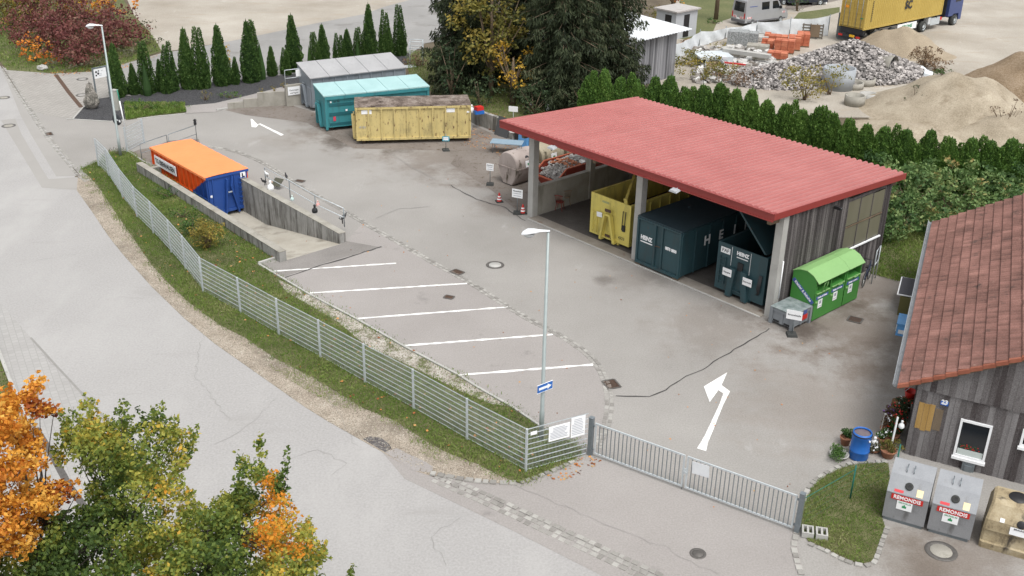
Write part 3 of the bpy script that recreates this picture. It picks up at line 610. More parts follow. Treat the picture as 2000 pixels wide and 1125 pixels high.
b_ = MB(); nx, ny = 8, 24
vs = [((W_-.02)*i/nx-.03, -.03+(L_+.06)*j/ny, H_+.012+.05*math.sin(math.pi*i/nx)*(.4+.6*math.sin(j*1.3)**2)+(.0 if 0 < i < nx and 0 < j < ny else 0)) for j in range(ny+1) for i in range(nx+1)]
b_.mesh(vs, [(j*(nx+1)+i, j*(nx+1)+i+1, (j+1)*(nx+1)+i+1, (j+1)*(nx+1)+i) for j in range(ny) for i in range(nx)], sm=True)
b_.bx(-.035, -.005, 0, L_, H_-.1, H_+.01); b_.build('tarpaulin', TOPD, t)
skids(t, W_, L_, YP); rollers(t, W_-.1, L_, RUST)
b_ = MB()
for y, z in ((5.3, 1.85), (6.62, 1.8), (.35, 1.85)): b_.bx(W_-.1+.001, W_-.1+.012, y, y+(.6 if y != 6.62 else .22), z, z+(.24 if y != 6.62 else .1))
b_.build('label_plate', WHITE, t)
text('4181', .22, GREYINK, t, (W_-.07, .4, 1.05), (0, 1, 0), (0, 0, 1))
# --- turquoise container
CY = paint('turquoise_paint', (.04, .21, .235), .25, .8); CYL = mat('light_turquoise_lid', [(.25, .41, .41), (.31, .48, .48), (.37, .54, .54)], .5, nscale=.8, namt=.5, fscale=10, famt=.2, dirt=[((.2, .35, .35), 2, .66, .8, (1, 1, 1))]); CYD = paint('turquoise_stripe', (.015, .105, .125), .15)
o0 = P(638, 258); an = 24.7; W_ = 2.4; o_ = o0+U(an+90)*W_
t = thing('waste_container', 'turquoise roll-off container with light turquoise sheet lid', 'container', o_, R(an-90)); L_ = 6.8; H_ = 2.22; Wb = W_-.12
b_ = MB(); b_.bx(0, Wb, 0, L_, .24, H_); b_.build('body', CY, t)
b_ = MB()
for i, (z0, z1) in enumerate(((.3, .5), (.95, 1.15), (1.55, 1.72))): b_.bx(Wb+.001, Wb+.03, .26, L_-.25, z0, z1)
b_.build('side_stripe', CYD, t)
b_ = MB(); b_.bx(Wb+.001, Wb+.1, 0, .14, .1, H_-.1); b_.bx(Wb+.001, Wb+.1, L_-.14, L_, .1, H_-.1); b_.bx(Wb+.001, Wb+.12, 0, L_, H_-.22, H_-.04); b_.bx(Wb+.001, Wb+.06, .141, L_-.141, .24, .3)
b_.bx(-.1, -.001, 0, L_, H_-.22, H_-.04); hook_front(b_, Wb, H_); b_.bx(.2, .8, -.06, -.001, .3, 1.3); b_.build('frame', CY, t)
b_ = MB(); n = 5
for i in range(n):
    y0 = -.06+(L_+.12)*i/n; y1 = -.06+(L_+.12)*(i+1)/n-.025; pl = [(W_-.02, H_-.02), (W_-.02, H_+.05), (-.12, H_+.22), (-.12, H_+.15)]
    b_.prism(pl, y0, y1, t=rnd.random())
b_.build('lid', CYL, t); b_ = MB(); b_.prism([(W_-.03, H_-.03), (W_-.03, H_+.035), (-.11, H_+.2), (-.11, H_+.0)], -.04, L_+.04); b_.build('lid_edge', CY, t)
skids(t, W_, L_, CYD); rollers(t, Wb, L_, RUST)
b_ = MB(); b_.bx(Wb+.002, Wb+.03, .5, .66, .62, .9); b_.build('label_plate', mat('red_label', [(.55, .06, .1)], .5), t)
b_ = MB(); b_.bx(Wb+.031, Wb+.036, 1.3, 1.42, 1.18, 1.3); b_.bx(Wb+.002, Wb+.03, .34, .44, 1.78, 1.88); b_.build('label_plate', WHITE, t)
text('4174', .2, INK, t, (Wb+.012, .75, 1.82), (0, 1, 0), (0, 0, 1))
# --- grey container with pitched lid
GY = paint('grey_blue_paint', (.2, .225, .25), .12, .85); GYL = mat('grey_lid', [(.27, .27, .275), (.33, .33, .335), (.38, .38, .385)], .55, nscale=.7, namt=.5, fscale=8, famt=.2)
o0 = P(612, 218); an = 30.1; W_ = 2.45; o_ = o0+U(an+90)*W_
t = thing('waste_container', 'grey roll-off container with sloping grey sheet lid', 'container', o_, R(an-90)); L_ = 6.7; H_ = 2.2; Wb = W_-.12
b_ = MB(); b_.bx(0, Wb, 0, L_, .24, H_); b_.build('body', GY, t)
b_ = MB(); side_ribs(b_, Wb, L_, .24, H_, 8, 1, .07, .07); hook_front(b_, Wb, H_); b_.bx(Wb-.7, Wb-.1, -.08, -.001, .3, 1.5); b_.build('frame', GY, t)
b_ = MB(); n = 5
for i in range(n):
    y0 = -.08+(L_+.16)*i/n; y1 = -.08+(L_+.16)*(i+1)/n-.03
    A, B, C_, D_ = Vector((W_-.0, y0, H_+.02)), Vector((W_-.0, y1, H_+.02)), Vector((-.12, y1, H_+.5)), Vector((-.12, y0, H_+.5)); M_ = (A+B+C_+D_)/4+Vector((0, 0, .07))
    for q0, q1 in ((A, B), (B, C_), (C_, D_), (D_, A)): b_.face([q0, q1, M_])
    dz = Vector((0, 0, -.06))
    for q0, q1 in ((A, B), (B, C_), (C_, D_), (D_, A)): b_.face([q0+dz, q1+dz, q1, q0])
b_.build('lid', GYL, t)
b_ = MB(); b_.prism([(Wb+.04, H_-.1), (Wb+.04, H_-.0), (-.1, H_+.43), (-.1, H_-.1)], -.03, L_+.03); b_.build('lid_edge', GY, t)
skids(t, W_, L_, GYL); rollers(t, Wb, L_, RUST)
text('M', .36, mat('blue_lettering', [(.04, .1, .3)], .5), t, (Wb+.06, .42, 1.25), (0, 1, 0), (0, 0, 1))
b_ = MB(); b_.bx(Wb+.002, Wb+.02, .4, .52, .45, .75); b_.build('label_plate', mat('pink_label', [(.6, .15, .25)], .5), t)
# ================================================================== the ramp with its walls
ZP = -1.32
def pside(name, a0_, a1_, s0_, s1_, ztop, m, label, cat='wall'):
    """wall from a0..a1 across, s0..s1 along, top at ztop(s)"""
    b_ = MB(); n = 12; vs = []
    for i in range(n+1):
        s = s0_+(s1_-s0_)*i/n
        for a, z in ((a0_, ZP-.3), (a1_, ZP-.3), (a1_, ztop(s)), (a0_, ztop(s))): vs.append(pit(a, s, z))
    fs = [(0, 1, 2, 3), tuple(4*n+k for k in (3, 2, 1, 0))]
    for i in range(n):
        for k in range(4): fs.append((4*i+k, 4*i+(k+1) % 4, 4*i+4+(k+1) % 4, 4*i+4+k))
    b_.mesh(vs, fs); t = thing(name, label, cat); b_.build('wall_face', m, t); b_ = MB(); vs = []
    for i in range(n+1):
        s = s0_-.01+(s1_-s0_)*i/n
        for a, z in ((a0_-.012, ztop(s)+.001), (a1_+.012, ztop(s)+.001), (a1_+.012, ztop(s)+.03), (a0_-.012, ztop(s)+.03)): vs.append(pit(a, s, z))
    b_.mesh(vs, fs); b_.build('coping', CONC, t); return t
wl = pside('ramp_wall', -.34, -.002, -.05, PLEN+.3, lambda s: .5, CONCD, 'low concrete wall along the grass side of the sunken ramp')
wr = pside('ramp_wall', PW+.002, PW+.34, s0+.02, PLEN+.3, lambda s: .5, CONCD, 'streaked concrete wall with railing on the yard side of the sunken ramp')
wb = pside('ramp_wall', 0, PW, PLEN+.002, PLEN+.28, lambda s: .12, CONCD, 'short concrete wall closing the deep end of the ramp')
b_ = MB(); r1 = 7.4
for a_, b2, z0, z1 in ((0, r1, .0, ZP), (r1, PLEN, ZP, ZP)):
    b_.face([pit(0, a_ if a_ else 0, z0), pit(PW, a_ if a_ else s0, z0), pit(PW, b2, z1), pit(0, b2, z1)])
tag(b_.build('ramp_floor', FLOORC, fix=False), kind='structure')
# orange and blue container standing in it
OR_ = mat('orange_paint', [(.62, .085, .012), (.72, .11, .02)], .45, nscale=1.5, fscale=20, famt=.1)
TARP = mat('orange_tarpaulin', [(.78, .22, .07), (.88, .27, .09)], .55, nscale=1, namt=.4, bump=.35, bscale=3, bdist=.08)
BL_ = mat('blue_paint', [(.016, .055, .22), (.024, .075, .29)], .4, nscale=1.2, fscale=20, famt=.15)
an = 42.0; W_ = 2.45; L_ = 6.6; H_ = 2.3; o0 = P(401, 348, 1.0); o_ = Vector((o0.x, o0.y, ZP+.01))
t = thing('waste_container', 'orange and blue roll-off container with orange tarpaulin down in the ramp', 'container', o_, R(an))
def twotone(b_, y0, y1, x0, x1, z0, z1):
    """a box on the left side cut by the slanting paint edge"""
    def ze(y): return .95+(y-.15)*.0
    cut = lambda y: 2.25-(1-min(1, max(0, (y-.0)/2.3)))*0-(min(1, max(0, y/2.3)))*1.45
    zc = min(z1, max(z0, cut((y0+y1)/2)))
    if zc > z0: b_.bx(x0, x1, y0, y1, z0, zc, 1)
    if zc < z1: b_.bx(x0, x1, y0, y1, zc, z1, 0)
b_ = MB(); nseg = 46
for i in range(nseg): twotone(b_, L_*i/nseg, L_*(i+1)/nseg, .1, .16, .24, H_-.1)
b_.bx(.16, W_-.1, 0, .06, .24, H_-.1, 1); b_.bx(.16, W_-.1, L_-.06, L_, .24, H_-.1, 0); b_.bx(W_-.16, W_-.1, .06, L_-.06, .24, H_-.1, 0); b_.bx(.16, W_-.16, .06, L_-.06, .24, .3, 1)
b_.build('body', [OR_, BL_], t)
b_ = MB()
for i in range(13): y = .02+(L_-.1)*i/12; twotone(b_, y, y+.07, .02, .099, .24, H_-.12); b_.bx(W_-.099, W_-.02, y, y+.07, .24, H_-.12, 0)
for i in range(12):
    y = .09+(L_-.1)*i/12; twotone(b_, y+.001, y+.07+(L_-.1)/12-.082, .03, .098, .98, 1.06)
b_.bx(0, .1, 0, L_, H_-.119, H_, 0); b_.bx(W_-.1, W_, 0, L_, H_-.119, H_, 0); b_.build('side_ribs', [OR_, BL_], t)
b_ = MB()
for x in (.12, .35, W_-.85, W_-.14): b_.bx(x-.03, x+.03, -.05, -.001, .3, H_-.12)
b_.bx(0, W_, -.06, -.002, H_-.118, H_); b_.bx(0, W_, -.06, -.002, .2, .34)
b_.bar((W_/2-.3, -.1, .1), (W_/2-.12, -.14, 2.05), .08, .16, up=(0, 1, 0)); b_.bar((W_/2+.45, -.1, .1), (W_/2+.1, -.14, 1.6), .08, .16, up=(0, 1, 0)); b_.bar((W_/2+.1, -.14, 1.6), (W_/2+.22, -.1, 2.15), .08, .14, up=(0, 1, 0))
for i in range(6): z = .62+.26*i; b_.bar((W_-.62, -.09, z), (W_-.25, -.09, z), .035); b_.bar((W_-.62, -.09, z), (W_-.62, 0, z), .03); b_.bar((W_-.25, -.09, z), (W_-.25, 0, z), .03)
b_.build('front_frame', BL_, t)
b_ = MB(); b_.bar((W_/2-.1, -.17, 1.32), (W_/2+.2, -.17, 1.32), .05); b_.build('hook_bar', GALV, t)
b_ = MB(); nx, ny = 10, 26
vs = [(-.03+(W_+.06)*i/nx, -.02+(L_+.04)*j/ny, H_+.015+.025*math.sin(math.pi*i/nx)+.012*math.sin(j*2.1+i*.6)) for j in range(ny+1) for i in range(nx+1)]
b_.mesh(vs, [(j*(nx+1)+i, j*(nx+1)+i+1, (j+1)*(nx+1)+i+1, (j+1)*(nx+1)+i) for j in range(ny) for i in range(nx)], sm=True)
b_.bx(-.035, -.003, 0, L_, H_-.1, H_+.02); b_.build('tarpaulin', TARP, t)
b_ = MB(); b_.bx(-.03, .012, 3.5, 6.1, 1.44, 1.98); nb = b_.build('name_board', WHITE, t)
text('TG EBENHAUSEN', .37, INK, nb, (-.036, 4.8, 1.71), (0, -1, 0), (0, 0, 1), bold=.01, sx=.82)
b_ = MB(); b_.bx(W_-.5, W_-.2, -.07, -.06, 1.86, 2.2); b_.bx(.16, .28, -.02, -.001, 1.18, 1.3); b_.bx(W_-.38, W_-.28, -.075, -.065, 1.4, 1.5); nb = b_.build('label_plate', WHITE, t)
text('L', .28, INK, nb, (W_-.35, -.078, 2.03), (1, 0, 0), (0, 0, 1), bold=.02)
skids(t, W_, L_, BL_); rollers(t, W_, L_, RUST)
# ================================================================== containers inside the shed
Y2 = paint('yellow_paint', (.62, .52, .13), .3); Y2D = paint('dirty_yellow_inside', (.16, .12, .03), .5)
o_ = P(1152.7, 460.3); an = -47.3; W_ = 2.42; L_ = 6.4; H_ = 2.26
t = thing('waste_container', 'bright yellow open roll-off container with raised lid arm under the red roof', 'container', o_, R(an))
b_ = MB(); shell(b_, W_, L_, .2, H_, .06); b_.build('body', Y2, t)
b_ = MB(); side_ribs(b_, W_, L_, .2, H_, 9, 1, .06, .07); side_ribs(b_, W_, L_, .2, H_, 9, -1, .06, .07); b_.build('side_ribs', Y2, t)
b_ = MB(); b_.bx(.062, W_-.062, .062, L_-.062, .9, 1.0); b_.build('waste_fill', mat('dark_waste', [(.02, .015, .01), (.06, .045, .03)], .9, nscale=4, bump=1, bscale=6, bdist=.1), t)
b_ = MB(); hook_front(b_, W_, H_); ladder(b_, .16, .42, .35, 1.45, 5); b_.build('hook_frame', Y2, t)
b_ = MB(); b_.bar((W_-.32, .0, H_+.08), (.3, 3.0, H_+1.15), .12, .16); b_.bar((W_-.32, .1, H_-.1), (W_-.32, 0, H_+.25), .2, .06); b_.build('lid_arm', Y2, t)
b_ = MB()
for x in (W_-.36, W_-.2): b_.tube([(x, -.05, 1.9), (x-.02, -.06, 1.2), (x-.04, -.05, .95)], .02, 6)
b_.box((W_-.28, -.05, 1.05), (.16, .05, .3)); b_.build('cable', BLACKP, t)
b_ = MB(); b_.box((W_/2, -.18, 1.7), (.36, .03, .14)); b_.box((W_/2+.0, -.12, .42), (.3, .04, .1)); b_.build('hook_bar', RUST, t)
b_ = MB(); b_.box((.62, -.1, 1.32), (.34, .02, .24), Matrix.Rotation(R(-6), 3, 'Y')); b_.build('notice_plate', WHITE, t)
text('4323', .2, INK, t, (W_-.42, -.012, .5), (1, 0, 0), (0, 0, 1))
b_ = MB(); b_.box((.9, -.01, 2.0), (.44, .012, .1)); b_.build('name_plate', mat('faded_plate', [(.35, .36, .16)], .6), t)
skids(t, W_, L_, Y2)
TL = paint('dark_teal_paint', (.026, .062, .073), .3, .72); TLT = mat('teal_roof', [(.018, .036, .045), (.032, .056, .068)], .6, nscale=1.5, fscale=40, famt=.4)
o_ = P(1240, 515); an = -47.8; W_ = 2.55; L_ = 6.7; H_ = 2.36
t = thing('waste_container', 'closed dark teal container with two front doors and white side lettering', 'container', o_, R(an))
b_ = MB(); b_.bx(0, W_, .05, L_, .2, H_-.04); b_.build('body', TL, t)
b_ = MB(); b_.bx(-.02, W_+.02, -.0, L_+.02, H_-.038, H_+.03); b_.bx(W_*.3, W_*.34, 2.5, 2.6, H_+.03, H_+.08); b_.build('roof', TLT, t)
b_ = MB()
for x in (.05, 1.06, 1.48, W_-.05): b_.bx(x-.05, x+.05, -.03, .049, .25, H_-.12)
b_.bx(0, W_, -.04, .048, H_-.118, H_-.042); b_.bx(0, W_, -.045, .048, .13, .248); b_.build('front_frame', TL, t)
b_ = MB()
for y in (.02, .95, 1.9, 2.85, 3.8, 4.75, 5.7, 6.6): b_.bx(W_+.001, W_+.06, y, y+.08, .2, H_-.15)
b_.bx(W_+.001, W_+.065, .05, L_, H_-.148, H_-.042); b_.build('side_ribs', TL, t)
for x0, x1 in ((.12, .99), (1.55, W_-.12)):
    b_ = MB(); b_.bx(x0, x1, .02, .048, .3, H_-.16); b_.build('door', TL, t)
b_ = MB(); b_.tube([(1.12, -.03, 1.25), (1.27, -.06, 1.3), (1.42, -.03, 1.28)], .02, 6); b_.build('door_bar', RUST, t)
b_ = MB(); b_.box((.15, .1, .06), (.3, .2, .12)); b_.box((W_-.2, .1, .06), (.3, .2, .12)); b_.build('timber_block', TIMBER, t)
text('HEINZ', .27, WHITE, t, (.56, .01, 1.42), (1, 0, 0), (0, 0, 1), bold=.012, sx=.85)
b_ = MB(); b_.bx(.22, .92, .008, .018, 1.2, 1.25); b_.build('white_stripe', WHITE, t)
text('0870 0800', .2, WHITE, t, (2.0, .01, 1.34), (1, 0, 0), (0, 0, 1), bold=.01, sx=.75)
for i, ch in enumerate('HEINZ'): text(ch, .62, WHITE, t, (W_+.064, 1.75+i*.98, 1.55), (0, 1, 0), (0, 0, 1), bold=.02)
o_ = P(1396, 568); an = -46.9; W_ = 2.4; L_ = 6.0; H_ = 2.35
t = thing('waste_container', 'open dark teal roll-off container with white front notices and raised lid, nearest the corner column', 'container', o_, R(an))
b_ = MB(); shell(b_, W_, L_, .2, H_, .06); b_.build('body', TL, t)
b_ = MB(); side_ribs(b_, W_, L_, .2, H_, 8, 1, .06, .07); side_ribs(b_, W_, L_, .2, H_, 8, -1, .06, .07); b_.build('side_ribs', TL, t)
b_ = MB(); ladder(b_, .14, .42, .5, 1.75, 5)
c = W_/2-.02
for s in (-1, 1): b_.prism([(c+s*.55, .1), (c+s*.28, .1), (c+s*.14, 1.42), (c+s*.42, 1.42)], -.18, -.0)
b_.bx(c-.3, c+.3, -.08, -.001, .36, .42); b_.build('hook_frame', TL, t)
b_ = MB(); b_.bx(c-.13, c+.13, -.06, -.002, 1.36, 1.72); b_.build('hook_pocket', BLACKP, t)
for s, zz, wd_ in ((-.1, 1.18, 'Altpapier'), (.95, 1.08, 'Sperrmüll')):
    b_ = MB(); b_.box((c-.42+s, -.2, zz), (.46, .015, .34)); np_ = b_.build('notice_plate', WHITE, t); text(wd_, .1, INK, np_, (c-.42+s, -.212, zz), (1, 0, 0), (0, 0, 1))
b_ = MB(); b_.bx(.1, .58, -.014, -.002, 1.9, 2.16); np_ = b_.build('name_plate', WHITE, t); text('PAF', .22, INK, np_, (.34, -.018, 2.03), (1, 0, 0), (0, 0, 1))
text('HEINZ', .22, WHITE, t, (1.22, -.006, 2.1), (1, 0, 0), (0, 0, 1), bold=.012, sx=.95)
b_ = MB(); b_.bx(.93, 1.5, -.01, -.002, 1.9, 1.94); b_.bx(.66, .675, -.01, -.002, 1.45, 2.3); b_.bx(1.62, 1.635, -.01, -.002, 1.3, 2.3); b_.build('white_stripe', WHITE, t)
b_ = MB(); b_.bx(.062, W_-.062, .062, L_-.062, .7, .8); b_.build('waste_fill', mat('dark_paper', [(.02, .018, .016), (.06, .05, .045)], .9, nscale=5, bump=1, bscale=6, bdist=.1), t)
b_ = MB(); M_ = Matrix.Rotation(R(-38), 3, 'Y'); b_.mesh([(W_-.25, .15, H_+.05), (W_-.25, 4.2, H_+.05), (.55, 4.2, H_+1.65), (.55, .15, H_+1.65), (W_-.13, .15, H_+.05), (W_-.13, 4.2, H_+.05), (.67, 4.2, H_+1.65), (.67, .15, H_+1.65)], [(0, 1, 2, 3), (7, 6, 5, 4), (0, 3, 7, 4), (1, 5, 6, 2), (3, 2, 6, 7), (0, 4, 5, 1)])
b_.build('raised_lid', TL, t)
b_ = MB()
for k in range(5): b_.tube([(W_-.22+.03*k, -.04, 1.5), (W_-.25+.03*k, -.1, .9-.05*k), (W_-.2-.02*k, -.05, .6)], .025, 5)
b_.build('cable', BLACKP, t); skids(t, W_, L_, TL)
# round bales / rolls behind the yellow container
ROLL = mat('felt_rolls', [(.07, .062, .05), (.13, .115, .095)], .95, nscale=4, bump=.5, bscale=10, bdist=.04)
k = 0
for a, b, z in ((1.2, 7.3, .62), (2.5, 7.35, .6), (3.8, 7.2, .62), (5.1, 7.3, .6), (1.9, 7.3, 1.75), (3.2, 7.25, 1.78), (4.5, 7.2, 1.75), (2.6, 7.25, 2.85), (3.9, 7.2, 2.86)):
    b_ = MB(); r = .58; b_.tube([(0, -.6, 0), (0, -.58, 0), (0, .6, 0)], [r*.9, r, r], 20); o = b_.build('straw_roll', ROLL, None, S(a, b, z), R(SA))
    tag(o, 'dim round roll stacked at the back of the shed behind the yellow container', 'roll', 'round rolls stacked at the back of the shed')
def PV(px, py, o, d):
    """pixel to (t, z) on the vertical plane through o along d"""
    ray = _f + CR*((px-1000)/FPX) + CD*((py-562.5)/FPX); n = Vector((d.y, -d.x, 0)); c = Vector((0, 0, CAMH))
    k = (Vector((o.x, o.y, 0))-c).dot(n)/ray.dot(n); q = c+ray*k
    return (q-Vector((o.x, o.y, 0))).dot(d), q.z
# ================================================================== house on the right
HW = P(1764, 890)+Vector((.05, .1, 0)); hg = U(-26.4); hn = U(63.6)
E0 = P(1757, 752, 2.6); E1 = P(1823, 433, 2.6); he = (E1-E0).normalized(); EL = (E1-E0).length
house = thing('wooden_house', 'weathered wooden house with mossy red tiled roof at the right frame edge', 'house', (HW.x, HW.y, 0), 0)
def Hl(p): return Vector(p)-Vector((HW.x, HW.y, 0))
TILE = mat('clay_tiles', [(.06, .032, .028), (.14, .07, .056), (.22, .11, .09), (.3, .16, .13)], .85, nscale=.8, namt=.45, tint=.38, fscale=30, famt=.3, bump=.3, bscale=40,
           dirt=[((.05, .035, .03), 1.3, .58, .72, (1, 1, 1)), ((.3, .2, .16), 4, .64, .74, (1, 1, 1))])
TILEO = mat('orange_tiles', [(.22, .07, .04), (.33, .115, .07)], .8, nscale=4, tint=.6)
tanr = math.tan(R(30)); tw, tl = .208, .33; m_ = MB(); ncol = int(EL/tw)
holes_ = set((rnd.randrange(ncol), rnd.randrange(18)) for _ in range(0))
for c in range(ncol):
    for r_ in range(21):
        s0_, t0 = c*tw, r_*tl-.06; tn = min(1, max(0, rnd.gauss(.5, .22))); z_ = rnd.uniform(-.006, .008); vs = []
        for tt, up in ((t0, .075), (t0+tl+.03, .0)):
            for k in range(5):
                a = k/4; p = E0+he*(s0_+a*tw*1.02)+hg*tt; vs.append(Hl((p.x, p.y, 2.62+tt*tanr+up+z_+.055*math.sin(math.pi*a)**1.3)))
        lo = [v-Vector((0, 0, .07)) for v in vs[:5]]
        m_.mesh(vs, [(k, k+1, 6+k, 5+k) for k in range(4)], 0, tn, True); m_.mesh(vs[:5]+lo, [(k, 5+k, 6+k, k+1) for k in range(4)], 0, max(0, tn-.25))
roof = m_.build('roof', TILE, house, fix=False)
m_ = MB()
for r_ in range(21):
    t0 = r_*tl-.06
    a = [Hl(E0+he*o+hg*tt+Vector((0, 0, tt*tanr+zz))) for tt, zz in ((t0, .08), (t0+tl+.02, .03)) for o in (-.1, .04)]
    b = [v-Vector((0, 0, .13)) for v in a]; m_.mesh(a+b, [(0, 1, 3, 2), (4, 6, 7, 5), (0, 2, 6, 4), (1, 5, 7, 3), (0, 4, 5, 1), (2, 3, 7, 6)], 0, rnd.random())
m_.build('verge_tiles', TILEO, roof)
m_ = MB(); q = [Hl(E0+he*a+hg*t+Vector((0, 0, t*tanr-.06))) for a, t in ((0, 0), (EL, 0), (EL, 7), (0, 7))]; q2 = [v+Vector((0, 0, -.1)) for v in q]
m_.mesh(q+q2, [(0, 1, 2, 3), (7, 6, 5, 4), (0, 4, 5, 1), (3, 2, 6, 7), (0, 3, 7, 4), (1, 5, 6, 2)]); m_.build('roof_boards', TIMBER, house)
m_ = MB(); a, b = Hl(E0-hg*.12-he*.05), Hl(E1-hg*.12+he*.1); n = 8; vs = []
for p in (a, b):
    for k in range(n+1): th = math.pi*k/n; vs.append(p+hg*(-math.cos(th)*.085)+Vector((0, 0, -math.sin(th)*.085+.0)))
m_.mesh(vs, [(k, k+1, n+2+k, n+1+k) for k in range(n)]); m_.mesh([v+Vector((0, 0, .006)) for v in vs], [(k, n+1+k, n+2+k, k+1) for k in range(n)])
m_.bar(a-hg*.085, b-hg*.085, .025); m_.bar(a+hg*.085, b+hg*.085, .025); m_.face([vs[k] for k in range(n+1)])
m_.build('gutter', mat('zinc_gutter', [(.2, .21, .22), (.34, .36, .38)], .5, metal=.4, nscale=3), house, fix=False)
m_ = MB(); w0_ = Hl(HW); tof = (Vector((HW.x, HW.y, 0))-Vector((E0.x, E0.y, 0))).dot(hg)
def gz(t): return 2.6+(t+tof)*tanr-.05
boards(m_, HW-Vector((HW.x, HW.y, 0))+hn*.06, hg*6.6+hn*.06, 0, lambda t: 2.62, bw=.17)
wall = m_.build('gable_wall', WOODG, house)
m_ = MB(); boards(m_, hn*.015, hg*6.6+hn*.015, 2.52, gz, bw=.19); m_.build('gable_boards', WOODG, house)
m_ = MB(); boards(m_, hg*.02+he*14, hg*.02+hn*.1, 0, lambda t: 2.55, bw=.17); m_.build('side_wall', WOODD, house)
HO = HW+hn*.04
def wallrect(pxs):
    pts = [PV(x, y, HO, hg) for x, y in pxs]; t = [p[0] for p in pts]; z = [p[1] for p in pts]
    return (t[0]+t[3])/2, (t[1]+t[2])/2, (z[2]+z[3])/2, (z[0]+z[1])/2
def onwall(mb, t0, t1, z0, z1, d0, d1, m=0):
    """box on the gable wall, d outward from its face"""
    o = hn*.04; c = o+hg*((t0+t1)/2)-hn*((d0+d1)/2); mb.box((c.x, c.y, (z0+z1)/2), (t1-t0, abs(d1-d0), z1-z0), Matrix.Rotation(R(-26.4), 3, 'Z'), m)
def window(pxs, hd=True):
    t0, t1, z0, z1 = wallrect(pxs); m_ = MB(); f = .075
    onwall(m_, t0, t1, z1-f, z1, .0, .07); onwall(m_, t0, t1, z0, z0+f, .0, .07); onwall(m_, t0, t0+f, z0+f, z1-f, .0, .07); onwall(m_, t1-f, t1, z0+f, z1-f, .0, .07)
    fr = m_.build('window', WHITE, house)
    m_ = MB(); onwall(m_, t0+f, t1-f, z0+f, z1-f, .02, .03); m_.build('pane', GLASS, fr)
    m_ = MB(); onwall(m_, t0-.03, t1+.03, z0-.1, z0-.005, .0, .12); m_.build('sill', WHITE, fr)
    if hd:
        m_ = MB(); onwall(m_, t0+f+.02, t1-f-.02, z0+f+.005, z0+f+.22, .031, .036); m_.build('curtain', mat('half_curtain', [(.5, .55, .53)], .8), fr)
        m_ = MB(); o = hn*.04
        for i in range(60): p = o+hg*rnd.uniform(t0+.15, t1-.2)-hn*.034; m_.box((p.x, p.y, z0+f+.24+rnd.random()*.16), (.035, .004, .03), Matrix.Rotation(R(-26.4), 3, 'Z'), rnd.choice((0, 0, 1)))
        m_.build('flowers', [mat('pot_leaf', [(.03, .08, .03)], .7), REDP], fr)
    return t0, t1, z0, z1
window([(1877.3, 816.2), (1940, 832), (1922.3, 902.4), (1861.3, 886.4)])
window([(1998, 836), (2048, 849), (2038, 884), (1992, 866)], False)
t0, t1, z0, z1 = wallrect([(1795.5, 784.2), (1828.4, 791.3), (1816.9, 842.9), (1785.8, 834.9)])
m_ = MB()
for i in range(3): onwall(m_, t0+(t1-t0)*i/3+.004, t0+(t1-t0)*(i+1)/3-.004, z0+rnd.uniform(-.03, .03), z1+rnd.uniform(-.02, .03), .0, .026+.003*i)
m_.build('new_board', mat('new_ochre_boards', [(.26, .15, .035), (.36, .22, .07), (.42, .27, .1)], .85, nscale=3, stretch=(1, 1, .2), fscale=30, famt=.4), house)
m_ = MB(); onwall(m_, t1+.02, t1+.26, z0+.1, z1-.1, .0, .024); m_.build('new_board', mat('faded_ochre_boards', [(.12, .09, .06), (.2, .15, .1)], .85, nscale=3, stretch=(1, 1, .2), fscale=30, famt=.5), house)
t0, t1, z0, z1 = wallrect([(1838.2, 781.5), (1853.4, 785), (1852, 793.4), (1836.5, 788.5)])
m_ = MB(); onwall(m_, t0, t1, z0, z1, .02, .035); pl = m_.build('house_number', mat('blue_enamel', [(.02, .12, .5)], .3), house)
o = hn*.04+hg*((t0+t1)/2)-hn*.037; text('23', .2, WHITE, pl, (o.x, o.y, (z0+z1)/2+.04), hg, (0, 0, 1), bold=.01)
m_ = MB(); onwall(m_, t0+.06, t1-.06, z0+.03, z0+.06, .036, .039); m_.build('white_stripe', WHITE, pl)
t0, t1, z0, z1 = wallrect([(1879, 896), (1904, 902), (1901, 931), (1877, 925)])
m_ = MB(); onwall(m_, t0, t1, z0, z1, .0, .1); onwall(m_, t0+.08, t1-.08, z0+.1, z1-.14, .101, .14); m_.build('meter_box', GALVD, house)
